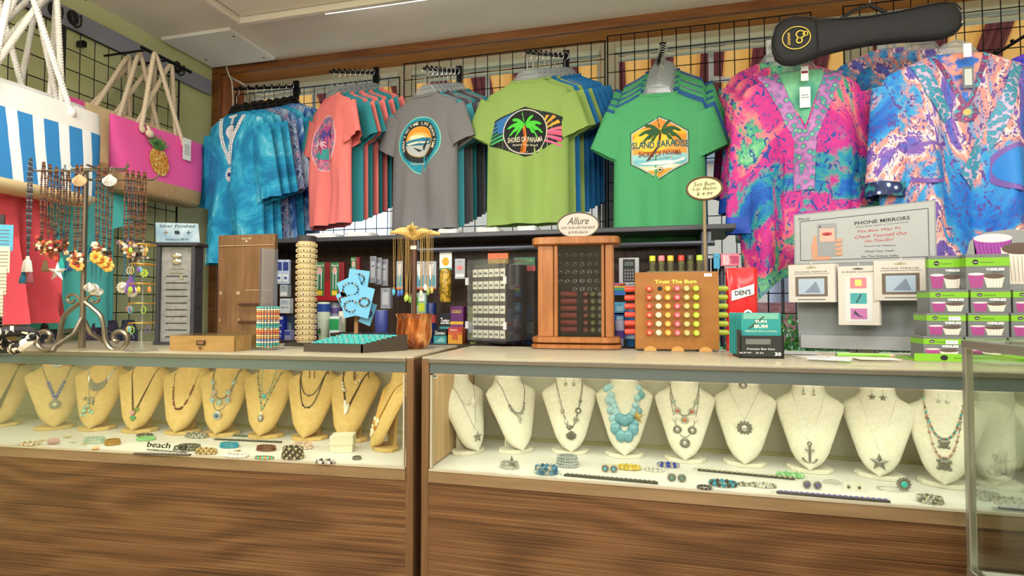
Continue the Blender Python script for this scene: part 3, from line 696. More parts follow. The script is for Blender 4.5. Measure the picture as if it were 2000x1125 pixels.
sh += [(fit_text('ISLAND PARADISE', .262, .034, bold=.035), M('#CFE0C8', .8), 8, (cx, cz+.014)), (fit_text('ISLAND PARADISE', .26, .032, bold=.015), M('#27544C', .8), 9, (cx, cz+.014)), (fit_text('SHORES OF PANAMA', .19, .026, bold=.012), M('#8A3A20', .8), 9, (cx, cz-.030)), (fit_text('PANAMA CITY BEACH', .11, .007), M('#5A6A60', .8), 9, (cx, cz-.053)), (circ(cx, cz-.105, .013), DK, 9), (circ(cx, cz-.105, .011), M('#F3E2B8', .8), 10), (star(cx, cz-.105, .008), DK, 11)]
decal('print', tn, sh, gn.front, .02, off=.0005)
cols = [NAVY, GREEN, NAVY, GREEN, NAVY, GREEN, GREEN, NAVY]; names = {id(GREEN): 'bright green', id(NAVY): 'denim blue'}
stack(P0, P1, tn, [(protos[i % 2], c, names[id(c)]+' t-shirt hanging behind the island paradise shirt', 'shirts behind the island paradise shirt') for i, c in enumerate(cols)], HCL, 'clear hanger in the green and denim blue t-shirt stack', 'hangers of the green shirts', R(0), R(3))
arm('black display arm with chain of hooks carrying the green t-shirts', P0+Vector((0, -.02, .135)), P1+Vector((0, .04, .135)), 9)

# ---- tie-dye tunics
TDYE = NM('turquoise_tie_dye', [(.30, '#0E6FA0'), (.44, '#1487BC'), (.52, '#2AA4CE'), (.6, '#4CB9DA'), (.66, '#BFE6F2')], 7, 6, 1.2, (1, 1, .6), .85, nrough=.62)
TDB = NM('blue_white_tie_dye', [(.30, '#1C3E8A'), (.44, '#2E62B0'), (.52, '#6E9ACF'), (.62, '#C4D6EA'), (.75, '#2C4F9C')], 12, 6, 1.5, (1, 1, .35), .85)
TDP = NM('navy_print', [(.4, '#20386E'), (.5, '#9FB4CF'), (.56, '#2A4C8A'), (.68, '#C98FA0')], 30, 4, 2, (1, 1, .7), .85)
def tunic(label, mat, seed, L=.86, group=None):
    t = thing('tunic', label, 'tunic', group=group); g = Garment(L, .46, seed=seed, fold=1.5 if label != 'x' else .8, tt=None if label != 'x' else [(0, .012), (-L, .022)], wt=[(0, .09), (-.03, .16), (-.055, .215), (-.09, .23), (-.3, .215), (-.6, .23), (-L, .25)])
    g.body([mat], t); dd = (.03, .032) if label != 'x' else (.016, .02); g.sleeve(-1, [mat], t, .42, 78, .1, .08, *dd); g.sleeve(1, [mat], t, .42, 76, .1, .085, *dd)
    return t, g
tt_, gt_ = tunic('turquoise tie-dye tunic with white beaded V neckline, front of its stack', TDYE, 41)
sh = [([(-.085, .0), (.085, .0), (.06, -.12), (0, -.24), (-.06, -.12)], NM('inside_cloth', [(.4, '#0F6C9E'), (.6, '#1B86B8')], 9), 1)]
decal('neck_opening', tt_, sh, gt_.front, .02)
decal('care_label', tt_, [(rect(-.035, -.028, .035, -.014), M('#EDEFF0', .7), 3), (rect(-.012, -.07, .012, -.028), M('#C9D2D8', .7), 3), (circ(.0, -.11, .035, .035), M('#E4E6EC', .6), 4), ([(-.033, -.125), (.033, -.125), (0, -.165)], M('#E4E6EC', .6), 4), (fit_text('lavish blue', .04, .006), M('#7A8494', .7), 5, (0, -.108))], gt_.front, .02)
b = MB(); rnd = random.Random(2)
for s_ in (-1, 1):
    for k in range(46):
        u = k/45; x = s_*(.092-.092*u**1.1); z = -.03-.27*u
        for q in (-1, 1): b.ball((x+q*.008, gt_.front(x, z)-.006, z+rnd.uniform(-.003, .003)), .0055, 0, 6)
b.build('bead_trim', [M('#E8E8EC', .35)], tt_)
b = MB(); b.lathe([(.030, 0), (.03, .004), (.02, .008)], 16, 0, Matrix.Translation((0, gt_.front(0, -.36)-.002, -.36)) @ Matrix.Rotation(R(90), 4, 'X')); b.lathe([(.014, 0), (.012, .012)], 12, 1, Matrix.Translation((0, gt_.front(0, -.36)-.002, -.36)) @ Matrix.Rotation(R(90), 4, 'X'))
for k in range(18): a = 2*pi*k/18; b.ball((.033*cos(a), gt_.front(0, -.36)-.005, -.36+.037*sin(a)), .0055, 0, 6)
b.build('medallion', [M('#E4E4E8', .35), M('#2A3F7C', .3)], tt_)
t2, g2 = tunic('x', TDYE, 52); t3, g3 = tunic('x', TDB, 53, .8)
P0 = WY(462, 222, 2.68); P1 = Vector((P0.x+.08, 3.06, WY(560, 206, 3.06).z))
bh = []
for i, (m_, nm) in enumerate([(TDYE, 'turquoise'), (TDYE, 'turquoise'), (TDP, 'navy patterned'), (TDB, 'blue and white'), (TDYE, 'turquoise'), (TDB, 'blue and white'), (TDB, 'blue and white')]):
    bh.append(((t2, t3)[i % 2], m_, nm+' tie-dye tunic hanging behind the beaded one', 'tunics behind the beaded turquoise tunic'))
stack(P0, P1, tt_, bh, HBK, 'black plastic hanger in the tie-dye tunic stack', 'black hangers of the tunics', R(-10), R(-12))
arm('black display arm carrying the tie-dye tunics', P0+Vector((0, -.02, .135)), P1+Vector((0, .04, .135)), 8)

# ---- kaftans
def patm(name, stops, scale, dist, line='#1E3F9A', lscale=40, seedv=0, lw=.12, mp=(1, 1, .7)):
    m = bpy.data.materials.new(name); m.use_nodes = True; nt = m.node_tree; b = nt.nodes['Principled BSDF']
    tc = nt.nodes.new('ShaderNodeTexCoord'); mpn = nt.nodes.new('ShaderNodeMapping'); mpn.inputs['Scale'].default_value = mp; mpn.inputs['Location'].default_value = (seedv, 0, 0)
    nt.links.new(tc.outputs['Object'], mpn.inputs['Vector'])
    n = nt.nodes.new('ShaderNodeTexNoise'); n.inputs['Scale'].default_value = scale; n.inputs['Detail'].default_value = 7; n.inputs['Distortion'].default_value = dist; n.inputs['Roughness'].default_value = .6
    nt.links.new(mpn.outputs[0], n.inputs['Vector']); r = ramp(nt, stops); nt.links.new(n.outputs['Fac'], r.inputs[0])
    v = nt.nodes.new('ShaderNodeTexNoise'); v.inputs['Scale'].default_value = lscale; v.inputs['Detail'].default_value = 3; v.inputs['Distortion'].default_value = 2.5; nt.links.new(mpn.outputs[0], v.inputs['Vector'])
    r2 = nt.nodes.new('ShaderNodeValToRGB'); r2.color_ramp.elements[0].position = .5-lw; r2.color_ramp.elements[0].color = (1, 1, 1, 1); r2.color_ramp.elements[1].position = .5-lw+.03; r2.color_ramp.elements[1].color = (0, 0, 0, 1)
    nt.links.new(v.outputs['Fac'], r2.inputs[0])
    mx = nt.nodes.new('ShaderNodeMixRGB'); mx.inputs[2].default_value = lin(line); nt.links.new(r2.outputs[0], mx.inputs[0]); nt.links.new(r.outputs[0], mx.inputs[1]); nt.links.new(mx.outputs[0], b.inputs['Base Color'])
    b.inputs['Roughness'].default_value = .6; b.inputs['Specular IOR Level'].default_value = .3; return m
KA = patm('kaftan_brush_print', [(.34, '#1D3FA8'), (.42, '#1667C4'), (.455, '#2E9FA0'), (.485, '#C02E90'), (.525, '#D23A8C'), (.55, '#EF7C8C'), (.57, '#2E9F86'), (.61, '#86CF94'), (.68, '#3450B8')], 2.3, 1.0, '#24489C', 30, 1.7, .11)
KAB = M('#1E4FC0', .5); KB = patm('kaftan_coral_print', [(.34, '#1E5FC4'), (.43, '#2B86DC'), (.48, '#3FA0D8'), (.52, '#F0907C'), (.545, '#EFE3E4'), (.56, '#8A5CB4'), (.63, '#2F6FD0'), (.70, '#E86A78')], 3.2, 1.2, '#5A4A9C', 40, 4.2, .1)
KB2 = NM('kaftan_border_print', [(0, '#E4E8EC'), (.18, '#C8D4DC'), (.24, '#23407E'), (.5, '#141C48'), (.7, '#2F8F9A')], 24, kind='voronoi', rough=.6)
KC = patm('kaftan_purple_print', [(.35, '#4A1FA8'), (.5, '#3B3FD0'), (.6, '#7A3FC4'), (.7, '#2A9F88')], 5, 1.5, '#1C2C7C', 30, 8)
MEDA = NM('embroidery_teal', [(0, '#3A3F3C'), (.13, '#D6C98A'), (.19, '#3FB0A4'), (.36, '#2C8F90'), (.5, '#9C5CA8'), (.75, '#B87FBE')], 42, kind='voronoi', rough=.5, bump=.5)
MEDB = NM('embroidery_blue', [(0, '#E8C0A8'), (.16, '#6A4A9A'), (.26, '#38A8BC'), (.5, '#2C86AC'), (.7, '#C9B4D8')], 60, kind='voronoi', rough=.5, bump=.5)
MEDC = NM('embroidery_plum', [(0, '#E8B07C'), (.2, '#9A3C78'), (.5, '#7A2C6C'), (.8, '#38A8BC')], 60, kind='voronoi', rough=.5, bump=.5)
def kaftan(label, mat, border, seed, L, hem=None, W=.50, slen=.56):
    t = thing('kaftan', label, 'kaftan'); h = W/2
    g = Garment(L, W, seed=seed, fold=2.2, k=20, hem=hem, wt=[(0, .10), (-.03, .17), (-.06, h*.86), (-.12, h*.97), (-.4, h*1.0), (-L, h*.92)], tt=[(0, .02), (-.06, .035), (-.3, .06), (-L, .06)])
    g.body([mat, border], t)
    g.sleeve(-1, [mat, border], t, slen, 86, .11, .11, .035, .05, band=2, off=-.04); g.sleeve(1, [mat, border], t, slen, 82, .11, .12, .035, .05, band=2, off=-.04)
    return t, g
def vneck(t, g, w, d, bw, trim, inside, extra=()):
    sh = [([(-w, 0), (w, 0), (0, -d)], inside, 1)]
    for s_ in (-1, 1): sh.append(([(s_*w, 0), (s_*(w+bw), -.005), (s_*bw*.1, -d-bw*1.6), (0, -d-bw*.3)] if s_ > 0 else [(0, -d-bw*.3), (-bw*.1, -d-bw*1.6), (-(w+bw), -.005), (-w, 0)], trim, 2))
    decal('neckline', t, sh+list(extra), g.front, .02, off=.0012)
ka, ga = kaftan('magenta blue and green brush-print kaftan with embroidered V neck', KA, KAB, 61, .84, hem=lambda xn: 1.0+.2*max(0, -xn)**2)
vneck(ka, ga, .09, .24, .075, MEDA, NM('kaftan_lining', [(.4, '#3E9A86'), (.6, '#7FC79A')], 8), [(rect(-.035, -.5, .035, -.27), MEDA, 3)])
decal('price_tag', ka, [(rect(-.014, -.06, .014, .0), M('#F0F2F4', .6), 6), (rect(-.012, -.03, .012, -.02), M('#8A2C4C', .7), 7), (rect(-.02, -.17, .02, -.085), M('#ECEEF0', .6), 6), (rect(-.014, -.13, .014, -.127), M('#7A828C', .7), 7), (rect(-.014, -.12, .012, -.117), M('#7A828C', .7), 7)], lambda x, z: -.06, off=.001)
PA0 = WY(1562, 142, 2.52); PA1 = Vector((PA0.x, 2.98, WY(1545, 120, 2.98).z))
k2, gk2 = kaftan('x', KA, KAB, 66, .80)
stack(PA0, PA1, ka, [(k2, None, 'brush-print kaftan hanging directly behind the magenta V neck kaftan', 'kaftans behind the magenta one')]*2, HCL, 'clear hanger in the magenta kaftan stack', 'hangers of the magenta kaftans', R(0), R(2))
arm('white display arm carrying the magenta brush-print kaftans', PA0+Vector((0, -.02, .135)), PA1+Vector((0, .12, .135)), 9, mat=M('#D9DCE0', .3))
kb, gb = kaftan('coral and blue kaftan with turquoise beaded V neck bands', KB, KB2, 71, .90, W=.56, slen=.42)
vneck(kb, gb, .08, .20, .02, MEDC, NM('kaftan_lining_coral', [(.45, '#2F6FD0'), (.55, '#EFA08C')], 20), [(circ(0, -.235, .035), MEDC, 4), (circ(0, -.235, .012), M('#E8B45C', .4), 5),
    ([(-.17, -.04), (-.13, -.03), (-.04, -.24), (-.07, -.27), (-.13, -.17)], MEDB, 3), ([(.17, -.04), (.20, -.07), (.02, -.52), (-.02, -.46), (.07, -.26)], MEDB, 3), (circ(-.13, -.42, .09, .08), M('#7A5CB0', .6), 2), (circ(-.13, -.42, .075, .065), KB, 3), (circ(.16, -.45, .1, .09), M('#7A5CB0', .6), 2), (circ(.16, -.45, .083, .073), M('#2B86DC', .6), 3)])
decal('price_tag', kb, [(rect(-.013, -.035, .013, .015), M('#F0F2F4', .6), 6), (rect(-.018, -.15, .018, -.07), M('#6F7A80', .6), 6), (rect(-.012, -.14, .012, -.08), M('#C9D0D2', .7), 7)], lambda x, z: -.06, off=.001)
PB0 = WY(1868, 108, 2.42); PB1 = Vector((PB0.x, 2.98, WY(1810, 90, 2.98).z))
k3, gk3 = kaftan('x', KB, KB2, 76, .84, W=.54)
stack(PB0, PB1, kb, [(k3, None, 'coral and blue kaftan hanging behind the beaded V neck kaftan', 'kaftans behind the coral one')]*2, HCL, 'clear hanger in the coral kaftan stack', 'hangers of the coral kaftans', R(0), R(4))
arm('white display arm carrying the coral and blue kaftans', PB0+Vector((0, -.02, .135)), PB1+Vector((0, .12, .135)), 9, mat=M('#D9DCE0', .3))
kc, gk = kaftan('purple and green kaftan cut off by the right edge of the photo', KC, KAB, 81, .85, W=.5, slen=.35)
kc.location = WY(2082, 90, 2.5); h = dup(HCL, kc.location, 0, 'clear hanger of the purple kaftan at the right edge', None)
arm('display arm carrying the purple kaftan at the right edge', kc.location+Vector((0, -.02, .135)), kc.location+Vector((0, .6, .17)), 5)
def purge(o):
    for ch in kids(o): purge(ch)
    bpy.data.objects.remove(o)
for o in protos+[t2, t3, k2, k3, HBK, HCL]: purge(o)

# ---- black ukulele bag lying across the hangers
ub = thing('ukulele_bag', 'black padded ukulele bag with gold oval logo hung across the window', 'instrument bag', WY(1697, 62, 2.40), 0)
pts = [(-.335, .0, .0), ]
outline = []
tab = [(-.345, .03), (-.335, .065), (-.31, .09), (-.27, .098), (-.22, .088), (-.17, .072), (-.10, .062), (0, .055), (.10, .058), (.18, .066), (.24, .068), (.28, .058), (.30, .03)]
nb = 16; rings = []
for x, hw in tab:
    rings.append([(x, .032*sin(2*pi*k/nb)*(1 if hw > .05 else .6)*abs(sin(2*pi*k/nb))**-.3 if abs(sin(2*pi*k/nb)) > .01 else 0, hw*cos(2*pi*k/nb)) for k in range(nb)])
b = MB(); b.rings(rings, cap0=True, cap1=True); b.build('body', [M('#202226', .75, bump=.3, bscale=300)], ub, ang=60)
b = MB()
for s_ in (-1, 1): b.tube([(x, -.022, s_*(hw-.004)) for x, hw in tab], .003, 5)
b.tube([(-.19, -.034, .074), (-.19, -.036, 0), (-.19, -.034, -.074)], .002, 4)
b.build('piping', [M('#101114', .5)], ub)
b = MB(); b.tube([(-.10, -.01, .06), (-.05, -.02, .085), (.0, -.02, .095), (.06, -.01, .06)], .007, 6); b.build('handle', [M('#101114', .6)], ub)
GOLD = M('#D8B43C', .4, .3)
lg = []
def ringpoly(cx, cz, r0x, r0z, r1x, r1z, n=24): 
    o = circ(cx, cz, r0x, r0z, n); i = circ(cx, cz, r1x, r1z, n); return (o+i, [(k, (k+1) % n, n+(k+1) % n, n+k) for k in range(n)])
lg += [(ringpoly(-.265, 0, .052, .046, .049, .043), GOLD, 1), (ringpoly(-.25, .012, .017, .016, .013, .012), GOLD, 1), (ringpoly(-.255, -.012, .012, .012, .008, .008), GOLD, 1), (ringpoly(-.232, .012, .01, .01, .007, .007), GOLD, 1), (fit_text('OHANA', .05, .011), GOLD, 1, (-.292, 0), pi/2)]
decal('logo', ub, lg, lambda x, z: -.036, off=.001)
ub.rotation_euler = (0, R(-2), 0)
b = MB(); b.tube([(0, 0, 0), (0, .0, .06), (.012, 0, .075), (.0, 0, .09), (-.012, 0, .08)], .002, 6); tag(b.build('hook', [STEEL], None, ub.location+Vector((-.0, -.015, .09))), 'thin metal hook holding the black ukulele bag', 'hook')
# ================================================================ left wall
FW = Vector((-sin(R(14.16)), cos(R(14.16)), 0))
def S(p): return (Vector(p)-CP).dot(CM @ Vector((0, 0, -1)))/FPX   # metres per pixel at p
b = MB(); b.box((-2.878, 1.45, 2.605), (.022, 3.3, .10)); tag(b.build('rail_board', [M('#8C8FA0', .6)], bevel=.003), 'long grey wooden board screwed along the top of the green wall', 'board')
def coat_hook(px, py, lab):
    p = WX(px, py, -2.867); t = thing('coat_hook', lab, 'hook', p, R(90))
    b = MB(); b.prism(circ(0, .015, .028, .038, 14), -.008, 0); 
    for k in range(-2, 3): b.tube([(0, -.009, -.02), (k*.009, -.011, .045)], .002, 4)
    b.build('shell_plate', [BLK], t)
    b = MB(); b.tube([(0, -.006, -.02), (0, -.03, -.04), (0, -.055, -.035), (0, -.062, -.005), (0, -.055, .012)], .005, 6); b.ball((0, -.055, .014), .008); b.build('prong', [BLK], t)
coat_hook(104, 25, 'black shell shaped coat hook, leftmost on the grey board'); coat_hook(141, 40, 'black shell shaped coat hook, second from left on the grey board'); coat_hook(345, 136, 'black shell shaped coat hook beside the pink bag ropes')
def gridwall_left(label, Y0, Y1, z0, z1, X=-2.83):
    t = thing('grid_panel', label, 'grid panel', (X, (Y0+Y1)/2, z0), R(90)); hw = (Y1-Y0)/2; n = round(2*hw/.0762); b = MB()
    b.tube([(-hw, 0, 0), (hw, 0, 0), (hw, 0, z1-z0), (-hw, 0, z1-z0)], .006, 5, 0, True); b.build('frame', [BLACKM], t); b = MB()
    for k in range(1, n): x = -hw+2*hw*k/n; b.tube([(x, 0, 0), (x, 0, z1-z0)], .0028, 4)
    m = round((z1-z0)/.1)
    for k in range(1, m): b.tube([(-hw, .005, (z1-z0)*k/m), (hw, .005, (z1-z0)*k/m)], .0028, 4)
    b.build('wires', [BLACKM], t)
    for x in (-hw+.1, hw-.1):
        b = MB(); b.box((x, .022, z1-z0-.04), (.02, .045, .03)); b.build('wall_bracket', [BLACKM], t)
Ya = WX(125, 60, -2.83).y; Yb = WX(350, 150, -2.83).y
gridwall_left('black wire grid panel on the green wall behind the pink bags', Ya+.006, Yb, 1.0, 2.53)
gridwall_left('black wire grid panel on the green wall behind the striped bags', 1.0, Ya-.006, 1.0, 2.53)

def rope_pts(A, Bp, C, n=26):
    A, Bp, C = Vector(A), Vector(Bp), Vector(C); out = []
    for i in range(n+1):
        u = i/n
        if u < .5: p = A.lerp(Bp, u*2)
        else: p = Bp.lerp(C, (u-.5)*2)
        if abs(u-.5) < .06: p = p+Vector((0, 0, -.02*(1-abs(u-.5)/.06)))
        out.append(p)
    return out
def rope(mb, pts, r=.007, strands=3, pitch=.045, m=0):
    L = [0.0]
    for a, c in zip(pts, pts[1:]): L.append(L[-1]+(c-a).length)
    tot = L[-1]; N = int(tot/pitch*7)
    for s_ in range(strands):
        out = []
        for i in range(N+1):
            d = tot*i/N; j = max(k for k in range(len(L)) if L[k] <= d+1e-9); j = min(j, len(pts)-2)
            p = pts[j].lerp(pts[j+1], (d-L[j])/max(1e-9, L[j+1]-L[j])); t_ = (pts[j+1]-pts[j]).normalized()
            u = t_.cross(Vector((0, 1, .1))).normalized(); v = t_.cross(u); a = 2*pi*d/pitch+2*pi*s_/strands
            out.append(p+(u*cos(a)+v*sin(a))*r*.62)
        mb.tube(out, r*.72, 5, m)
def tote(label, loc, W, Hh, mats, ropem, apex, group=None, bottom=.12, lean=0.0, hx=.12, ropes=True, base=.24):
    """mats: [upper, base]; local origin bottom centre"""
    t = thing('tote_bag', label, 'tote bag', loc, R(90), group); n = 28; rings = []
    def ring(z, w, d):
        out = []
        for i in range(n):
            u = 2*pi*i/n; c, s_ = cos(u), sin(u); x = w*math.copysign(abs(c)**.45, c); y = d*math.copysign(abs(s_)**.6, s_)
            y += .010*sin(9*x+z*8)*(1 if s_ < 0 else .4); out.append((x, y, z))
        return out
    zs = [0, .02, Hh*base, Hh*base+.002, Hh*.5, Hh*.75, Hh]
    ds = [.055, .075, .065, .065, .045, .028, .016]; ws = [W*.43, W*.455, W*.47, W*.47, W*.485, W*.495, W*.5]
    b = MB(); b.rings([ring(z, w, d) for z, w, d in zip(zs[:3], ws, ds)], cap0=True); b.build('base', [mats[1]], t, ang=70)
    rr = [ring(z, w, d) for z, w, d in zip(zs[2:], ws[2:], ds[2:])]; rr.append([(x*.97, y*.7, z-.02) for x, y, z in rr[-1]])
    b = MB(); b.rings(rr); b.build('body', [mats[0]], t, ang=70)
    if ropes:
        for s_, ax in ((-1, apex[0]), (1, apex[1])):
            b = MB(); rope(b, rope_pts((-hx, s_*.022, Hh-.03), (ax, s_*.012, apex[2]), (hx, s_*.022, Hh-.03)), .0095, 3, .036)
            for x in (-hx, hx): b.ball((x, s_*.03, Hh-.035), .016, 0, 8, (1, .8, 1.2))
            b.build('rope_handle', [ropem], t, ang=80)
    return t
ROPEW = cloth('#EDEAE4', 'rope'); ROPEC = cloth('#DCCDB4', 'rope'); BURL = NM('burlap', [(.3, '#A8845C'), (.7, '#C8A67C')], 120, 2, rough=.9, bump=.3)
PINK = cloth('#EE62AC', 'canvas'); BEIGE = cloth('#D3BE94', 'canvas'); WCAN = cloth('#DCDCDC', 'canvas')
strp = NM('blue_white_stripes', [(0, '#E4EAEC'), (.46, '#2C7FC0')], 1, const=True)
def stripem(name, c0, c1, period, frac=.5, top=None, ztop=0, bend=.05):
    m = bpy.data.materials.new(name); m.use_nodes = True; nt = m.node_tree; p = nt.nodes['Principled BSDF']; tc = nt.nodes.new('ShaderNodeTexCoord'); s_ = nt.nodes.new('ShaderNodeSeparateXYZ')
    nt.links.new(tc.outputs['Object'], s_.inputs[0]); d = nt.nodes.new('ShaderNodeMath'); d.operation = 'DIVIDE'; d.inputs[1].default_value = period
    nt.links.new(s_.outputs[0], d.inputs[0]); f = nt.nodes.new('ShaderNodeMath'); f.operation = 'FRACT'; nt.links.new(d.outputs[0], f.inputs[0])
    r = ramp(nt, [(0, c0), (frac, c1)], True); nt.links.new(f.outputs[0], r.inputs[0]); last = r.outputs[0]
    if top:
        g = nt.nodes.new('ShaderNodeMath'); g.operation = 'GREATER_THAN'; g.inputs[1].default_value = ztop; nt.links.new(s_.outputs[2], g.inputs[0])
        mx = nt.nodes.new('ShaderNodeMixRGB'); mx.inputs[2].default_value = lin(top); nt.links.new(g.outputs[0], mx.inputs[0]); nt.links.new(last, mx.inputs[1]); last = mx.outputs[0]
    nt.links.new(last, p.inputs['Base Color']); p.inputs['Roughness'].default_value = .85; return m
STB = stripem('striped_canvas', '#E6EAEC', '#2E80C0', .095, .42, '#E2E1DE', .325)
# striped bag in front
pt = WX(192, 255, -2.42); Hs = .42
q = Vector((-2.42, pt.y-.29, WX(160, 402, -2.42).z))
tote('blue and white striped tote bag with white rope handles, frontmost', q, .58, Hs, [STB, BEIGE], ROPEW, (-.06, .10, Hs+.52), hx=.15, base=.10)
tote('off-white canvas tote hanging behind the striped one', q+Vector((-.13, .04, .06)), .58, Hs, [WCAN, BEIGE], ROPEW, (.03, .16, Hs+.50), hx=.15)
tote('striped tote nearest the green wall behind the off-white one', q+Vector((-.26, .02, .08)), .58, Hs, [STB, BEIGE], ROPEW, (-.02, .20, Hs+.50), hx=.13)
# pink pineapple bag
a0 = WX(215, 222, -2.56); a1 = WX(392, 283, -2.56); bz = (WX(225, 385, -2.56).z+WX(398, 402, -2.56).z)/2
Wp = a1.y-a0.y; Hp = (a0.z+a1.z)/2-bz; qp = Vector((-2.56, (a0.y+a1.y)/2, bz))
tp = tote('pink tote bag with glitter pineapple and tan base, frontmost of its group', qp, Wp, Hp, [PINK, BURL], ROPEC, (-.05, .08, Hp+.42), hx=.13)
GLT = NM('gold_glitter', [(.35, '#C87A1E'), (.5, '#F0A83A'), (.62, '#FBE08A')], 90, 2, rough=.3, metal=.3); LEAF = NM('glitter_leaf', [(.4, '#3E7A3A'), (.6, '#7CA85A')], 80, 2, rough=.4)
sh = [(circ(-.045, Hp*.52, .058, .078, 20), GLT, 1)]
for k in range(9):
    a = R(30+15*k); sh.append(([(-.045-.02, Hp*.52+.06), (-.045+.09*cos(a), Hp*.52+.075+.075*sin(a)), (-.045+.02, Hp*.52+.06)], LEAF, 2))
for k in range(5): sh.append(([(-.09+.02*k, Hp*.52-.06), (-.088+.02*k, Hp*.52-.06), (-.06+.02*k, Hp*.52+.06), (-.062+.02*k, Hp*.52+.06)], M('#B8641C', .5), 2))
decal('pineapple', tp, sh, lambda x, z: -.074+(z/Hp)*.05-.002, off=.0015)
b = MB(); b.ball((-.10, -.045, Hp-.05), .024, 0, 10, (1, .7, .9)); b.tube([(-.10, -.03, Hp-.01), (-.10, -.045, Hp-.04)], .008, 6); b.build('rope_knot', [ROPEC], tp)
b = MB(); b.prism(rect(.10, Hp-.13, .155, Hp-.01), .001, 0, Matrix.Translation((0, -.055, 0))); b.build('price_tag', [M('#EDEDEA', .6)], tp)
decal('tag_print', tp, [(rect(.11, Hp-.05-.012*k, .145, Hp-.046-.012*k), M('#9A9AA0', .6), 1) for k in range(5)], lambda x, z: -.056)
tote('tan canvas tote squeezed behind the pineapple bag', qp+Vector((-.10, -.05, .05)), Wp*.98, Hp, [BEIGE, BURL], ROPEC, (.0, .12, Hp+.38), hx=.12)
tote('plain pink tote hanging against the grid behind the pineapple bag', qp+Vector((-.19, -.13, .10)), Wp*.92, Hp*.95, [PINK, PINK], ROPEC, (.10, .16, Hp+.33), hx=.10)
def rail(label, A, B_):
    t = thing('hanging_bar', label, 'display arm', A); v = Vector(B_)-Vector(A); b = MB(); b.tube([(0, 0, 0), v], .009, 6); b.build('bar', [BLACKM], t)
    for k in range(3): b = MB(); b.tube([v*(.1+.4*k), v*(.1+.4*k)+Vector((-.28, 0, 0.0))], .006, 5); b.build('bracket', [BLACKM], t)
zr = qp.z+Hp+.40; rail('black bar along the grid carrying the pink and tan bags', (-2.56, qp.y-.12, zr), (-2.56, qp.y+.20, zr)); 
zr = q.z+Hs+.50; rail('black bar along the grid carrying the striped and white bags', (-2.42, q.y-.2, zr), (-2.42, q.y+.22, zr))
# teal tee and red dress
TEE = cloth('#66D8D6', 'jersey'); t5, g5 = tee_root('turquoise t-shirt with beach wave print hung low on the green wall', TEE, 90, W=.50, L=.80, fold=1.1)
pt = WX(150, 640, -2.66); t5.location = (-2.66, pt.y-.07, pt.z+.80); t5.rotation_euler = (0, 0, R(90))
BLUT = M('#1C5F9E', .8)
sh = [(fit_text('beach', .13, .045, italic=.3), BLUT, 1, (-.04, -.37)), (fit_text('life', .08, .045, italic=.3), BLUT, 1, (.08, -.43))]
for k in range(5): sh.append((circ(.02-.01*k, -.49-.016*k, .06-.006*k, .03, 14, R(10), R(200))+circ(.02-.01*k, -.495-.016*k, .05-.006*k, .022, 14, R(10), R(200))[::-1], M(['#CFF0EE', '#2E9FB0', '#DFF4F0', '#2E86A8', '#2E9FB0'][k], .8), 2+k*.1))
decal('print', t5, sh, g5.front, .02)
RED = cloth('#D85460', 'cotton'); td = thing('dress', 'red pleated cotton dress hung at the left edge', 'dress')
gd = Garment(.62, .42, seed=93, fold=2.6, k=42, wt=[(0, .17), (-.05, .19), (-.1, .17), (-.13, .16), (-.3, .2), (-.62, .25)], tt=[(0, .05), (-.1, .055), (-.13, .045), (-.62, .07)])
gd.body([RED], td)
for z_ in (-.005, -.105): 
    b = MB(); b.tube([(prof(gd.wt, z_)*1.0*cos(u)+.004*sin(11*u), -(prof(gd.tt, z_)+.006)*sin(u)+.004*sin(17*u), z_+.008*sin(9*u)) for u in [2*pi*k/60 for k in range(60)]], .009, 6, 0, True); b.build('ruffle', [RED], td)
pt = WX(28, 632, -2.52); td.location = (-2.52, pt.y-.05, pt.z+.62); td.rotation_euler = (0, 0, R(90))
# strip of printed cards at the very left
cd = thing('card_strip', 'strip of printed cards hanging at the extreme left edge', 'cards', WZ(-6, 690, .978)+Vector((0, .0, 0)), R(35))
for k in range(5):
    b = MB(); b.prism(rect(-.04, .05+.075*k, .035-.006*(4-k), .14+.075*k), .002, 0, Matrix.Translation((0, -.004*(4-k), 0))); b.build('card', [M('#D9CDB4' if k < 4 else '#58A8C8', .7)], cd)
    decal('card_print', cd, [(rect(-.03, .06+.075*k+.012*j, .025, .062+.075*k+.012*j), M('#6A6258', .7), 1) for j in range(6)], lambda x, z: -.004*(4-k)-.0005)
b = MB(); b.box((0, .01, .02), (.09, .05, .04)); b.build('foot', [BLK], cd); b = MB(); b.box((0, .012, .25), (.012, .006, .45)); b.build('stem', [BLK], cd)
# small clutter below the shirts on a wire shelf by the wall
sh_ = thing('wire_shelf', 'wire shelf below the turquoise shirt beside the green wall', 'shelf', (-2.70, 2.05, .93), R(90))
b = MB(); b.tube([(-.75, -.14, 0), (.65, -.14, 0), (.65, .12, 0), (-.75, .12, 0)], .004, 5, 0, True)
for k in range(28): b.tube([(-.75+.05*k, -.14, 0), (-.75+.05*k, .12, 0)], .002, 4)
b.build('rack', [BLACKM], sh_)
def small(name, label, cat, mb, mats, loc, rz=0, group=None, **k): o = mb.build(name, mats, None, loc, rz, **k); return tag(o, label, cat, group)
zb = .937
b = MB(); b.tube([(.05*cos(a), .025*sin(a*2), .035+.03*sin(a)) for a in [2*pi*k/24 for k in range(24)]], .018, 8, 0, True); small('scarf', 'black and cream zebra patterned scarf bundled at the left edge', 'scarf', b, [NM('zebra', [(.46, '#1C1A1A'), (.5, '#E2D8C2')], 9, 2, 3, const=True)], WZ(8, 680, 1.0)+Vector((0, .03, -.01)), .4)
rnd = random.Random(5)
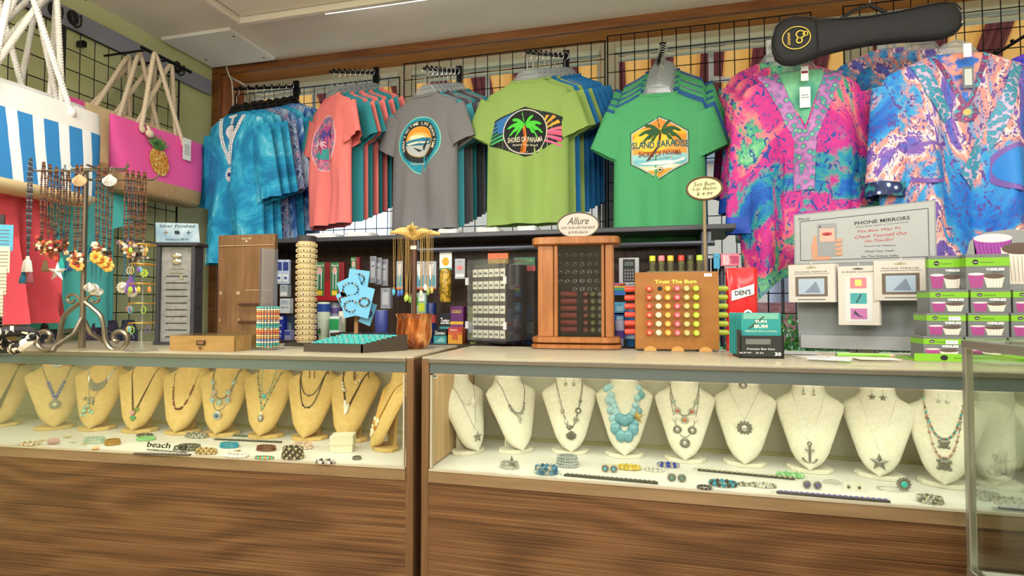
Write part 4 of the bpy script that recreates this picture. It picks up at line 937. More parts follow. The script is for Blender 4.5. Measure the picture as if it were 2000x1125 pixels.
for k, (px, py, cc, lab) in enumerate([(95, 672, '#3A3F5C', 'dark blue folded pouch on the wire shelf below the dress'), (185, 668, '#4A3A52', 'plum folded pouch on the wire shelf, middle one'), (215, 672, '#5A4A6A', 'purple folded pouch on the wire shelf'), (250, 668, '#46506E', 'slate blue folded pouch at the right end of the wire shelf')]):
    p = WX(px, py, -2.62); b = MB(); n = 12; rings = []
    for j in range(7):
        u = j/6; rings.append([((.055-.02*u)*cos(2*pi*i/n)*(1+.15*sin(5*i+j)), (.035-.018*u)*sin(2*pi*i/n)*(1+.15*sin(3*i+2*j)), .13*u) for i in range(n)])
    b.rings(rings, cap0=True, cap1=True); small('pouch', lab, 'pouch', b, [NM('pouch_cloth%d' % k, [(.35, cc), (.55, '#20222C'), (.7, '#A8A4B8')], 24, 4, 2)], (p.x, p.y, zb), R(90))
p = WX(28, 665, -2.5); b = MB(); b.prism(rect(-.04, 0, .04, .13), .003); b.lathe([(.006, 0), (.006, .001)], 8, 1, Matrix.Translation((-.02, -.001, .115)) @ Matrix.Rotation(R(90), 4, 'X'))
o = small('card', 'olive kraft card leaning beside the red dress', 'card', b, [M('#A89A5C', .7), BLK], (-2.58, p.y, zb+.01), R(70)); o.rotation_euler = (R(-8), R(14), R(70))
p = WX(64, 655, -2.6); b = MB(); b.box((0, 0, .06), (.045, .03, .045)); small('clip', 'bright blue plastic clip on the wire shelf', 'clip', b, [M('#1E3FB8', .4)], (-2.62, p.y, zb), 0, bevel=.004)
p = WX(117, 665, -2.6); b = MB(); b.ball((0, 0, .05), .028, 0, 12); small('ball', 'small orange red ball on the wire shelf', 'ball', b, [M('#D8502A', .4)], (-2.60, p.y, zb-.02))
# ================================================================ back shelf unit behind the counter
DKW = NM('dark_brown_board', [(.3, '#34241C'), (.6, '#4C362A'), (.8, '#5A4234')], 4, 4, .4, (14, 3, 1), .5)
su = thing('shelf_unit', 'dark brown shelf unit of toiletries under the window', 'shelf unit', (-.80, 2.60, 0))
X0, X1 = -1.22, 1.13
b = MB(); b.box(((X0+X1)/2, .0, 1.462), (X1-X0, .40, .022)); b.build('top_board', [M('#3A3D46', .35)], su, bevel=.004)
b = MB(); b.box(((X0+X1)/2-.03, .12, .98), (X1-X0-.14, .02, .94)); b.build('back_board', [DKW], su)
b = MB(); b.box((X0+.02, -.02, .73), (.025, .30, 1.44)); b.build('side_board', [DKW], su)
b = MB(); b.box((X1-.12, -.02, .73), (.025, .30, 1.44)); b.build('side_board', [M('#43465A', .4)], su)
b = MB(); b.box(((X0+X1)/2-.05, -.06, .955), (X1-X0-.12, .36, .024)); b.build('lower_shelf', [M('#4A4038', .5)], su)
b = MB(); b.box(((X0+X1)/2-.05, -.06, .47), (X1-X0-.14, .34, .94)); b.build('cupboard', [DKW], su)
b = MB(); b.tube([(-.27, -.16, 1.40), (1.05, -.16, 1.40)], .012, 8); b.build('hang_rail', [M('#5A606C', .3, .7)], su)
for x in (-.27, 1.03): b = MB(); b.box((x, -.16, 1.43), (.012, .012, .06)); b.build('rail_bracket', [M('#5A606C', .3, .7)], su)
YS = 2.45; ZS = .967
def pack(name, label, cat, px0, px1, py0, py1, shapes=None, base='#FFFFFF', Y=YS, d=.03, hang=False, group=None, mat=None, bevel=.002, rz=0):
    """a box standing on the shelf (or hanging on a peg) whose front covers these pixels; shapes in unit coords 0..1"""
    A = WY(px0, py1, Y); B_ = WY(px1, py0, Y); w = B_.x-A.x; h = B_.z-A.z
    if not hang: A.z = ZS; h = B_.z-ZS
    t = thing(name, label, cat, (A.x+w/2, Y, A.z), rz, group)
    b = MB(); b.box((0, d/2, h/2), (w, d, h)); b.build('box' if not hang else 'card', [mat or M(base, .45)], t, bevel=bevel)
    if shapes:
        out = []
        for s_ in shapes:
            g, m, l = s_[:3]
            if isinstance(g, str): v, f = fit_text(g, s_[3][2]*w, s_[3][3]*h if len(s_[3]) > 3 else None, bold=.02); out.append(((v, f), m, l, (-w/2+s_[3][0]*w, s_[3][1]*h)))
            else: out.append(([(-w/2+x*w, z*h) for x, z in g], m, l))
        decal('print', t, out, off=.0005)
    if hang:
        b = MB(); b.tube([(0, -.01, h-.012), (0, .05, h-.004), (0, 2.705-Y, h-.004)], .0022, 5); b.build('peg', [STEEL], t)
    return t
WH = M('#F2F2F0', .5)
# toothbrush packs
for k, (x0, x1, lab) in enumerate([(614, 646, 'green and red toothbrush pack hanging, left of the pair'), (645, 672, 'green and red toothbrush pack hanging, right of the pair'), (685, 702, 'green toothbrush pack hanging behind the blue cards')]):
    pack('toothbrush_pack', lab, 'toothbrush pack', x0, x1, 512 if k < 2 else 502, 587 if k < 2 else 560, [(rect(0, 0, .62, 1), M('#3C7A4C', .4), 1), (rect(0, 0, 1, .5), M('#A8202C', .4), .8), (rect(0, 0, .9, .12), M('#A8202C', .4), 1.5), (rect(.12, .14, .5, .26), M('#E8C43C', .5), 2), (circ(.32, .78, .17, .1), M('#D8A8A0', .5), 2), (rect(.18, .3, .24, .75), M('#C8D8EC', .4), 3), (rect(.4, .3, .46, .75), M('#D8E4F0', .4), 3), ('Reach', WH, 3, (.35, .92, .5, .05))], '#7A1C26', hang=True, d=.02, group='toothbrush packs on the shelf')
for k in range(2):
    pack('razor_pack', ['white and blue razor bag hanging, left of two', 'white and blue razor bag hanging, right of two'][k], 'razor pack', 538+13*k, 552+13*k, 507, 555, [(rect(.1, .55, .9, .9), M('#2A3F8C', .4), 1), (rect(.1, .1, .9, .4), M('#E8ECF4', .4), 1), (rect(.3, .2, .7, .3), M('#3A5AA8', .4), 2)], '#B8C8E4', hang=True, d=.015)
pack('bandage_box', 'small white card box above the blue boxes at left', 'box', 546, 566, 583, 612, [(rect(.1, .6, .9, .9), M('#B8C8D8', .4), 1), ('FIRST AID', M('#5A6A8A', .5), 2, (.5, .4, .7, .1))], '#DDE4EA', hang=True)
pack('tape_box', 'pale grey box hanging above the white card box', 'box', 546, 562, 556, 580, [(rect(.1, .1, .9, .4), M('#EDEFF0', .4), 1)], '#A8B4C0', hang=True)
pack('medicine_box', 'royal blue medicine box left of the bracelet column', 'box', 538, 554, 617, 668, [(rect(.1, .85, .9, .97), WH, 1), ('PM', WH, 2, (.5, .6, .5)), ('24', WH, 2, (.5, .35, .5)), ('CT', WH, 2, (.5, .15, .5))], '#1C34B0')
pack('medicine_box', 'lilac and blue medicine box beside the royal blue one', 'box', 555, 568, 645, 668, [(rect(.1, .5, .9, .9), M('#3A50B8', .4), 1)], '#A8A8D8')
pack('medicine_box', 'grey and teal box on the shelf behind the bracelet column', 'box', 556, 570, 617, 643, [(rect(.1, .3, .9, .7), M('#9CB8C8', .4), 1)], '#5A6A84', Y=YS+.06)
pack('medicine_box', 'purple box right behind the bracelet column', 'box', 604, 619, 612, 655, [(rect(.1, .1, .9, .6), M('#8A4C9C', .4), 1), (rect(.1, .65, .9, .95), M('#D8DCE4', .5), 1)], '#5C3474')
def tube_bottle(label, px, py0, py1, w, col, cap, bands, name='lotion_tube', cat='lotion', Y=YS, prof_=None):
    A = WY(px, py1, Y); B_ = WY(px, py0, Y); h = B_.z-ZS; s_ = S(A); t = thing(name, label, cat, (A.x, Y, ZS)); r = w*s_/2
    pr = prof_ or [(r*.75, 0), (r*.8, h*.12), (r*.85, h*.14), (r, h*.5), (r, h*.97), (r*.9, h)]
    b = MB(); b.lathe([(a, z) for a, z in pr], 16); b.build('bottle', [M(col, .35)], t)
    b = MB(); b.lathe([(pr[0][0]*1.06, -.0005), (pr[0][0]*1.06, h*.13)] if cap[1] == 0 else [(pr[-1][0]*1.02, h*.86), (pr[-1][0]*1.02, h*1.0+.0005)], 16); b.build('cap', [M(cap[0], .35)], t)
    for z0, z1, c in bands:
        r0 = r*1.015; b = MB(); b.lathe([(r0, h*z0), (r0, h*z1)], 16, cap=False); b.build('label_band', [M(c, .45)], t)
    return t
t = tube_bottle('white and green aloe lotion tube with blue logo', 632, 590, 656, 25, '#DDEBD8', ('#CFE8BE', 0), [(.75, .95, '#2A4FA8')])
decal('logo', t, [(fit_text('Aloe', .026), WH, 2, (0, .108)), (circ(0, .05, .006, .014), M('#3C8A3C', .5), 2), (circ(-.006, .046, .004, .01), M('#3C8A3C', .5), 2)], lambda x, z: -.0335)
tube_bottle('grey lotion tube beside the aloe tube', 655, 590, 650, 22, '#8A92A0', ('#A8B0B8', 0), [(.7, .85, '#5A4A8A')], Y=YS+.05)
tube_bottle('pale cream bottle standing behind the basket', 668, 608, 650, 14, '#D8D4C4', ('#EDE8D8', 1), [(.3, .6, '#B8C8A8')], name='bottle', cat='bottle', Y=YS+.03)
pack('medicine_box', 'green and white box in front of the grey tube', 'box', 643, 662, 618, 655, [(rect(0, .45, 1, .9), M('#2C9A5A', .4), 1), (rect(.1, .1, .9, .35), M('#6ACFD8', .4), 1)], '#E4EEEA', Y=YS-.04)
for k, (x0, x1, dz) in enumerate([(722, 735, 0), (731, 746, 3), (742, 758, 6)]):
    pack('stocking_pack', 'grey cellophane pack with silver print on the peg', 'pack', x0, x1, 500+dz, 553+dz, [(rect(.2, .2, .8, .8), M('#A8ACB8', .3), 1), (rect(.3, .6, .7, .65), M('#5A5E70', .4), 2)], '#7C808E', Y=YS+.012*k, hang=True, d=.006, group='grey cellophane packs')
pack('pouch', 'tall grey pouch hanging right of the wicker basket', 'pack', 743, 762, 562, 603, [(rect(.2, .2, .8, .8), M('#B8BCC8', .3), 1)], '#8E94A0', hang=True)
t = tube_bottle('white jar with blue label behind the glazed pot', 745, 606, 625, 26, '#4A58A8', ('#C8D0E8', 1), [], name='jar', cat='jar', Y=YS)
for k, (x0, x1) in enumerate([(774, 786), (808, 830), (830, 852)]):
    pack('comb_pack', ['grey and blue hanging pack left of the wooden post', 'teal and grey hanging pack right of the wooden post', 'teal pack with orange lower edge by the necklaces'][k], 'pack', x0, x1, 510, 565, [(rect(.1, .1, .9, .5), M('#4C94AC', .4), 1), (rect(0, 0, 1, .06), M('#C8583A', .4), 1), ([(.2, .9), (.5, .3), (.8, .9)], M('#DCE4EA', .4), 2)], '#A8B4C0', hang=True, d=.008)
pack('snack_bag', 'green and white packet low behind the necklace stand', 'packet', 803, 832, 572, 612, [(rect(.1, .4, .5, .8), M('#3C9A4C', .4), 1), (rect(.5, .1, .9, .5), M('#C8D83C', .4), 1), (rect(.5, .6, .9, .9), M('#EDF2F4', .4), 1)], '#8EB8A8', d=.02, hang=True)
# honey bottle pack
hp = thing('bottle_pack', 'amber glitter bottle hanging on a white card', 'bottle', WY(870, 590, YS))
s_ = S(hp.location); b = MB(); b.lathe([(.024, 0), (.027, .01), (.027, .14), (.02, .155)], 14); b.build('bottle', [NM('amber_glitter', [(.4, '#7A6420'), (.6, '#D8B03C')], 60, 3, rough=.25)], hp)
b = MB(); b.prism(rect(-.03, .15, .03, .235), .006, 0); b.build('card', [WH], hp); decal('print', hp, [(circ(0, .19, .017, .02), M('#E8A41C', .4), 1), (rect(-.03, .15, .03, .16), M('#2C9A84', .4), 1)], lambda x, z: -.0005)
b = MB(); b.tube([(0, .003, .225), (0, 2.70-YS, .23)], .0022, 5); b.build('peg', [STEEL], hp)
pack('hair_pack', 'clear packet with red print hanging beside the amber bottle', 'packet', 888, 908, 505, 545, [(circ(.5, .55, .3, .12), M('#D87A84', .4), 1), (rect(.1, .1, .9, .25), M('#DDE2E8', .4), 1)], '#A8AEB8', hang=True, d=.008)
# medicine boxes
tube_bottle('dark blue tall can behind the glazed pot', 842, 592, 668, 20, '#1E3474', ('#2C4A9C', 1), [(.5, .7, '#C84A4A')], name='can', cat='can', Y=YS)
ZN = M('#12303A', .4)
def zan(label, x0, x1, y0, y1, Y=YS): pack('medicine_box', label, 'box', x0, x1, y0, y1, [(rect(0, .55, 1, 1), M('#141E26', .4), 1), (rect(0, 0, 1, .55), M('#3F9AA0', .4), 1), ('Zantac', WH, 3, (.5, .74, .8, .22)), ([(.1, .1), (.6, .45), (.9, .3), (.8, .1)], M('#8CC8C4', .4), 2)], '#1C3A44', Y=Y, d=.05)
zan('black and teal Zantac medicine box, front of the two', 847, 872, 643, 668, YS-.05)
zan('black and teal Zantac medicine box stacked behind and higher', 858, 880, 612, 668, YS+.02)
pack('medicine_box', 'red and orange medicine box right of the front Zantac box', 'box', 875, 903, 640, 668, [(rect(0, 0, 1, .55), M('#E8A83C', .4), 1), (rect(0, .75, 1, 1), M('#C83A3A', .4), 1), ('Motrin', WH, 2, (.4, .86, .5)), ('IB', M('#C83A3A', .4), 2, (.5, .4, .4, .3))], '#D8683A', Y=YS-.05, d=.05)
pack('medicine_box', 'purple and yellow medicine box behind the orange one', 'box', 879, 905, 598, 668, [(rect(0, .55, 1, 1), M('#6A2C74', .4), 1), (rect(0, .5, 1, .58), M('#E8C43C', .4), 2), (rect(0, .0, 1, .35), M('#C84A3C', .4), 1), ('COLD', M('#F2D84A', .4), 3, (.5, .85, .7, .08))], '#8A3C84', Y=YS+.02, d=.05)
pack('energy_box', 'orange and yellow box peeking above the earring spinner', 'box', 953, 992, 494, 560, [(rect(0, .8, 1, 1), M('#E86A3A', .4), 1), ('5-hour ENERGY', M('#7A4A1C', .4), 3, (.5, .72, .9, .1))], '#E8B83C', hang=True, d=.03)
pack('gum_pack', 'green and red packet hanging right of the spinner top', 'packet', 1003, 1045, 502, 530, [(rect(0, 0, 1, .4), M('#C83A4A', .4), 1), (rect(.1, .5, .9, .8), M('#4C9A5A', .4), 1)], '#2C6A4C', hang=True, d=.01)
for k, (px, c, cc) in enumerate([(925, '#8E9C5A', '#C8C89A'), (1012, '#5A48A0', '#C8B8E0'), (1032, '#3F6AB0', '#BCD0EC')]):
    tube_bottle(['olive bottle behind the earring spinner', 'violet bottle behind the earring spinner', 'blue bottle behind the earring spinner'][k], px, 600, 668, 20, c, (cc, 1), [(.3, .6, '#D8DCE0')], name='bottle', cat='bottle')
# between cabinet and lip balm display
ca = pack('calculator', 'black pocket calculator in blister card beside the cabinet', 'calculator', 1209, 1248, 503, 560, [(rect(.2, .15, .8, .95), M('#24262C', .4), 1), (rect(.28, .72, .72, .86), M('#5A6E64', .3), 2)]+[(rect(.27+.13*i, .2+.11*j, .35+.13*i, .27+.11*j), M('#8A8E96', .4), 2) for i in range(4) for j in range(4)]+[('0.90', M('#3A3A44', .4), 2, (.5, .07, .6, .06))], '#C4C8D0', hang=True, d=.015)
for k, (y0, c, lab) in enumerate([(552, '#3C7AD0', 'rainbow striped toy packet beside the calculator'), (590, '#5AB4E4', 'light blue shiny packet under the rainbow one'), (610, '#2C5AB8', 'blue foil packet lowest beside the cabinet')]):
    pack('toy_packet', lab, 'packet', 1200, 1222, y0, y0+25, [(rect(0, .8, 1, .95), M('#D84A4A', .4), 1), (rect(0, .6, 1, .75), M('#E8C43C', .4), 1), (rect(0, .4, 1, .55), M('#4CB45A', .4), 1)] if k == 0 else [(rect(.2, .3, .8, .7), M('#A8D8F0', .4), 1)], c, hang=True, d=.012)
tube_bottle('blue and red spray can left of the lip balm display', 1231, 605, 680, 22, '#3C7AC0', ('#D8E4EC', 1), [(.45, .6, '#C8403A'), (.2, .3, '#B8D4EC')], name='spray_can', cat='can')
tube_bottle('white and violet bottle beside the spray can', 1211, 625, 680, 18, '#C8C4DC', ('#5A3A90', 1), [(.3, .6, '#6A4AA0')], name='bottle', cat='bottle')
for k in range(3): tube_bottle('dark bottle behind the lip balm display', 1382+14*k, 505, 560, 11, ['#2A2E3C', '#262A38', '#323648'][k], ('#3A3E50', 1), [(.5, .7, '#5A6078')], name='bottle', cat='bottle', Y=YS+.05)['group'] = 'dark bottles behind the lip balm display'
pack('tissue_pack', 'pink patterned packet above the red candy bag', 'packet', 1408, 1444, 495, 520, [(rect(.1, .1, .45, .9), M('#E8B8C4', .5), 1), (rect(.55, .2, .95, .8), M('#B83A6A', .4), 1)], '#D8748C', hang=True, d=.02)
pack('mint_pack', 'narrow light blue packet beside the pink packet', 'packet', 1394, 1406, 495, 525, [], '#3FA0CC', hang=True, d=.02)
# white bundled things lying on the shelf top
rnd = random.Random(9)
for k, (px, w_, c, lab) in enumerate([(640, 70, '#C8D0DC', 'white striped folded cloth on the shelf top, leftmost'), (712, 60, '#D8DCE4', 'white wrinkled folded cloth on the shelf top beneath the coral shirts'), (830, 55, '#B8C8DC', 'pale blue folded cloth on the shelf top'), (884, 46, '#C4C8D0', 'grey speckled folded cloth on the shelf top'), (960, 50, '#D8D4CC', 'cream folded cloth on the shelf top'), (1035, 44, '#C8D4DC', 'white folded cloth beside the wooden cabinet top')]):
    p = WY(px, 470, 2.62); hw = w_*S(p)*.5; b = MB(); rings = []
    for j in range(6):
        u = j/5; rings.append([(hw*(1-.08*u)*math.copysign(abs(cos(2*pi*i/20))**.5, cos(2*pi*i/20))+rnd.uniform(-.002, .002), .07*math.copysign(abs(sin(2*pi*i/20))**.5, sin(2*pi*i/20)), .035*u+.003*sin(i*1.7+k)) for i in range(20)])
    b.rings(rings, cap0=True, cap1=True); small('folded_cloth', lab, 'cloth', b, [NM('cloth%d' % k, [(.4, c), (.6, '#F2F4F8')], 12, 3, mp=(1, 1, 14), rough=.8)], (p.x, 2.60, 1.476))
# ================================================================ necklace busts and jewellery in the cases
BW = [(.27, .043), (.262, .046), (.238, .048), (.226, .060), (.214, .084), (.200, .098), (.18, .094), (.14, .080), (.10, .066), (.06, .052), (.04, .041), (.028, .030), (.02, .018), (.015, .006)]
BY = [(.27, .030), (.235, .022), (.20, .008), (.12, -.025), (.06, -.048), (.015, -.058)]
def itp(tab, z):
    if z >= tab[0][0]: return tab[0][1]
    for (z0, a), (z1, b) in zip(tab, tab[1:]):
        if z <= z0 and z >= z1: return a+(b-a)*(z0-z)/(z0-z1)
    return tab[-1][1]
def bfront(x, z):
    w = itp(BW, z); xn = min(.999, abs(x/w)); nk = min(1, max(0, (z-.205)/.025)); a = .030+.012*nk
    return itp(BY, z)+a*(1-sqrt(1-xn*xn))-.012*nk*0
def bust_proto(mat, basem, nm):
    t = thing('necklace_bust', nm, 'necklace bust'); n = 28; rings = []
    for z in [.27, .266, .26, .25, .24, .232, .226, .22, .214, .207, .20, .19, .18, .16, .14, .12, .10, .08, .06, .045, .035, .027, .02, .015]:
        w = itp(BW, z); nk = min(1, max(0, (z-.205)/.025)); th = .014+.07*nk; r = []
        for i in range(n):
            u = 2*pi*i/n; x = w*cos(u); xn = abs(cos(u)); f = bfront(x*.999, z)
            r.append((x, f if sin(u) <= 0 else f+.004+th*sqrt(max(0, 1-xn*xn)), z))
        rings.append(r)
    b = MB(); b.rings(rings, cap0=True, cap1=True); b.build('torso', [mat], t, ang=50)
    b = MB(); b.prism([(-.03, .01), (.03, .01), (.022, .17), (-.022, .17)], .012, 0, Matrix.Translation((0, .018, 0)) @ Matrix.Rotation(R(-4), 4, 'X')); b.build('support', [basem], t, bevel=.002)
    b = MB(); b.lathe([(.060, 0), (.062, .002), (.062, .011), (.059, .013)], 10, 0, Matrix.Diagonal((1.05, .75, 1, 1))); b.build('base', [basem], t, ang=30)
    return t
BEIGEB = NM('burlap_bust', [(.3, '#D3AE68'), (.7, '#E0BF80')], 60, 3, rough=.85, bump=.25); CREAM = NM('linen_bust', [(.3, '#E3DCC8'), (.7, '#EEE8D8')], 90, 3, rough=.8, bump=.15)
pb = bust_proto(BEIGEB, BEIGEB, 'x'); pw = bust_proto(CREAM, CREAM, 'x')
ZD = .6285
SILV = M('#CFCDC6', .28, .55); DSIL = M('#8E8A80', .35, .5); GOLDM = M('#C8963C', .3, .6); LEATH = M('#4A3020', .6); BLKC = M('#2A2420', .5)
def star3(mb, c, r, m=0, T=None):
    p = star(0, 0, r, r*.4, 5); vs = [(x+c[0], c[1], z+c[2]) for x, z in p]+[(c[0], c[1]-r*.28, c[2]), (c[0], c[1]+.001, c[2])]
    mb.add(vs, [(i, (i+1) % 10, 10) for i in range(10)]+[((i+1) % 10, i, 11) for i in range(10)], m, False, T)
def pendant(t, kind, p, s, mats):
    b = MB(); x, y, z = p
    if kind == 'star': star3(b, (x, y-.002, z), s)
    elif kind == 'disc': b.lathe([(s, 0), (s, .002), (s*.8, .004), (s*.5, .003), (s*.45, .006), (.0, .007)], 14, 0, Matrix.Translation((x, y, z)) @ Matrix.Rotation(R(90), 4, 'X')); [b.ball((x+s*cos(a), y-.002, z+s*sin(a)), s*.16, 0, 5) for a in [2*pi*k/12 for k in range(12)]]; b.ball((x, y-.006, z), s*.5, 1, 10, (1, .45, 1))
    elif kind == 'shell':
        pts = [(0, -s)]+[(s*1.0*sin(a), s*cos(a)*.9) for a in [R(-105+21*k) for k in range(11)]]; b.prism([(x+q, z-w*.9) for q, w in pts], .003, 0, Matrix.Translation((0, y-.004, 0)))
        for k in range(7): a = R(-60+20*k); b.tube([(x, y-.005, z+s*.7), (x+s*.85*sin(a), y-.006, z-s*.8*cos(a))], s*.07, 4)
    elif kind == 'drop': b.ball((x, y, z-s*.3), s*.6, 0, 8, (1, .5, 1.3)); b.ball((x, y-.002, z-s*.3), s*.35, 1, 8, (1, .7, 1.3))
    elif kind == 'turtle':
        b.ball((x, y, z), s, 0, 10, (.85, .35, 1)); b.ball((x, y, z+s*1.1), s*.35, 0, 6)
        for a in (40, 140, 220, 320): b.ball((x+s*1.0*cos(R(a)), y, z+s*1.0*sin(R(a))), s*.38, 0, 6, (1, .5, 1))
        for k in range(6): b.ball((x+.5*s*cos(k), y-s*.3, z+.5*s*sin(k)), s*.18, 0, 5)
    elif kind == 'anchor': b.tube([(x, y, z+s), (x, y, z-s)], s*.13, 5); b.tube([(x-s*.5, y, z+s*.5), (x+s*.5, y, z+s*.5)], s*.1, 5); b.tube([(x+s*.8*sin(a), y, z-s*.2-s*.8*cos(a)) for a in [R(-70+20*k) for k in range(8)]], s*.13, 5); b.tube([(x+s*.2*cos(a), y, z+s*1.2+s*.2*sin(a)) for a in [2*pi*k/8 for k in range(8)]], s*.08, 4, 0, True)
    elif kind == 'seahorse': b.tube([(x, y, z+s), (x-s*.2, y, z+s*.6), (x+s*.15, y, z+s*.1), (x, y, z-s*.5), (x+s*.2, y, z-s*.9), (x+s*.35, y, z-s*.6)], [s*.2, s*.22, s*.3, s*.2, s*.1, s*.05], 6); b.ball((x-s*.2, y, z+s*1.0), s*.25, 0, 6, (1.4, .6, .8))
    elif kind == 'cluster': [b.ball((x+s*random.uniform(-1, 1), y+random.uniform(-.003, .001), z+s*random.uniform(-1, 1)), s*.28, random.choice((0, 1)), 6) for k in range(16)]
    elif kind == 'heart': b.ball((x-s*.4, y, z+s*.2), s*.55, 0, 8, (1, .5, 1)); b.ball((x+s*.4, y, z+s*.2), s*.55, 0, 8, (1, .5, 1)); b.ball((x, y, z-s*.35), s*.6, 0, 8, (1, .5, 1.2))
    b.build('pendant', mats, t, ang=50)
def neckl(bust, label, cm, shape='V', zb=.09, cr=.0012, wt=.047, beads=(), pend=(), strands=1, dz=.012, zt=.236, cat='necklace', xs_=0):
    t = thing('necklace', label, cat, bust.location, bust.rotation_euler.z)
    e = {'V': 1.0, 'U': 2.0, 'W': 1.35}[shape]
    def P(u, k=0, off=None):
        z = zb+k*dz+(zt-zb-k*dz)*abs(u)**e; w_ = wt*(abs(u) if shape == 'V' else (abs(u)**.8)); x = math.copysign(w_, u)+xs_*(1-abs(u))
        return Vector((x, bfront(x, z)-(cr if off is None else off), z))
    for k in range(strands):
        pts = [Vector((-.046, .062, .244))]+[P(-1+2*i/28, k) for i in range(29)]+[Vector((.046, .062, .244))]
        pts = [Vector((0, .085, .25))]+pts+[Vector((0, .085, .25))]
        b = MB(); b.tube(pts, cr, 5); b.build('chain', [cm], t)
    for bd in beads:
        u0, u1, n, r, ms = bd[:5]; sep = len(bd) > 5
        if sep or n <= 12 and r >= .006:
            for i in range(n):
                u = u0+(u1-u0)*(i/(n-1) if n > 1 else .5); b = MB(); b.ball((0, 0, 0), r, 0, 8, (1, .6, 1.15)); b.build('bead', [ms[i % len(ms)]], t, P(u, 0, r*.5))
        else:
            b = MB()
            for i in range(n):
                u = u0+(u1-u0)*(i/(n-1) if n > 1 else .5)
                for k in range(strands): b.ball(P(u, k, r*.7), r, i % len(ms), 6)
            b.build('beads', list(ms), t)
    t.scale = bust.scale
    for u, kind, s, ms in pend:
        p = P(u, 0, .003)
        if abs(u) < .02: p.z -= s*1.1; p.y = bfront(p.x, p.z)-.004
        pendant(t, kind, p, s, list(ms))
    return t
def earr(bust, label, kind, s, ms, z=.245, dx=.014):
    t = thing('earrings', label, 'earrings', bust.location, bust.rotation_euler.z)
    for q in (-1, 1):
        b = MB(); b.tube([(q*dx, bfront(q*dx, z+.012)-.002, z+.012), (q*dx, bfront(q*dx, z)-.004, z)], .0007, 4); b.build('ear_hook', [SILV], t); pendant(t, kind, (q*dx, bfront(q*dx, z)-.005, z-s), s, list(ms))
def bust_at(proto, px, py, Y, rz, label, group, sc=1):
    """py: pixel row of the lower tip"""
    p = WY(px, py, Y); b = dup(proto, Vector((p.x-sin(rz)*.058*sc, Y+cos(rz)*.058*sc, ZD)), rz, label, group); b.scale = (sc, sc, sc)
    return b
BG = 'beige burlap busts in the left showcase'; WG = 'white linen busts in the right showcase'
def YL(px):   # row of the beige busts runs with the left case
    return 1.885-.0648*max(0, (-WY(px, 840, 1.89).x-.74))
L = []
for px, rz, lab in [(-6, 46, 'beige burlap bust cut by the left edge, with brown cords'), (105, 50, 'beige bust wearing the blue bead anchor set'), (172, 24, 'beige bust wearing multi-strand silver and mint shells'), (256, 20, 'beige bust with fine cords and green glass pendants'), (340, 15, 'beige bust with a short brown bead necklace'), (420, 18, 'beige bust wearing the double jewelled medallion necklace'), (505, 14, 'beige bust with turquoise beads and oval star pendant'), (592, 12, 'beige bust with two looping dark cord necklaces'), (668, 2, 'beige bust with leather cords and white pearls')]:
    L.append(bust_at(pb, px, 848, YL(px), R(rz), lab, BG, 1.08))
b9 = bust_at(pb, 722, 893, 1.80, R(-42), 'beige bust turned sideways at the right end of the left showcase', BG); L.append(b9)
BLU = M('#3A4FB0', .25); MINT = M('#A8D8C0', .3); PNK = M('#D8A0A8', .3); GRN = M('#5AA05A', .2); BRN = M('#8A4A38', .4); TRQ = M('#4FB8BC', .3); SKY = M('#7CC0DC', .2); PRL = M('#F0EAE0', .2); AQG = M('#9CC4A8', .25); ORG = M('#C8683A', .25)
neckl(L[0], 'brown knotted leather cords on the leftmost beige bust', LEATH, 'V', .06, .0018, beads=[(-.4, .4, 16, .003, [LEATH])], strands=4, dz=.012)
neckl(L[1], 'dark cord necklace with blue beads and oval anchor pendant', BLKC, 'V', .115, .0014, beads=[(-.5, .5, 11, .0062, [BLU])], pend=[(0, 'disc', .017, [DSIL, SILV]), (0, 'anchor', .012, [SILV, SILV])])
tb = thing('bracelet', 'blue bead bracelet with silver anchor disc round the bust neck', 'bracelet', L[1].location, L[1].rotation_euler.z); tb.scale = L[1].scale
b = MB(); [b.ball((x, bfront(x, .25)-.003, .25+abs(x)*.15), .005, 0, 6) for x in (-.042, -.034, .034, .042)]; b.build('beads', [BLU], tb); pendant(tb, 'disc', (0, bfront(0, .25)-.003, .25), .019, [SILV, DSIL])
neckl(L[2], 'silver multi strand necklace with twisted tubes on a beige bust', SILV, 'U', .15, .0014, beads=[(-.55, .55, 26, .0032, [SILV, DSIL])], strands=5, dz=.006)
neckl(L[2], 'mint shell cluster pendant necklace below the silver strands', DSIL, 'V', .10, .001, pend=[(0, 'cluster', .022, [MINT, SILV]), (-.1, 'cluster', .018, [DSIL, SILV])], xs_=-.01)
neckl(L[3], 'fine cord necklace with pink and green glass drops', LEATH, 'V', .055, .0009, strands=3, pend=[(-.12, 'heart', .011, [PNK, PNK]), (.02, 'heart', .012, [GRN, GRN]), (.18, 'heart', .010, [M('#8A9A3C', .2), GRN])])
neckl(L[4], 'short necklace of reddish brown bead clusters', LEATH, 'U', .095, .0008, beads=[(-.72, -.5, 5, .0042, [BRN]), (-.42, -.3, 4, .0042, [BRN]), (-.15, .2, 8, .0042, [BRN, LEATH]), (.35, .45, 3, .0042, [BRN]), (.6, .75, 5, .0042, [BRN])])
neckl(L[5], 'double silver necklace of jewelled green and blue medallions', DSIL, 'U', .135, .0022, beads=[(-1, 1, 44, .0028, [DSIL])], pend=[(u, 'disc', .0085+.003*(1-abs(u)), [SILV, [AQG, PNK, AQG, MINT, AQG][k]]) for k, u in enumerate((-.75, -.45, .0, .45, .75))])
neckl(L[5], 'lower silver strand with three pale blue medallions', DSIL, 'U', .095, .0014, pend=[(-.5, 'disc', .010, [SILV, SKY]), (0.0, 'disc', .015, [SILV, M('#4A6A94', .2)]), (.5, 'disc', .010, [SILV, SKY])])
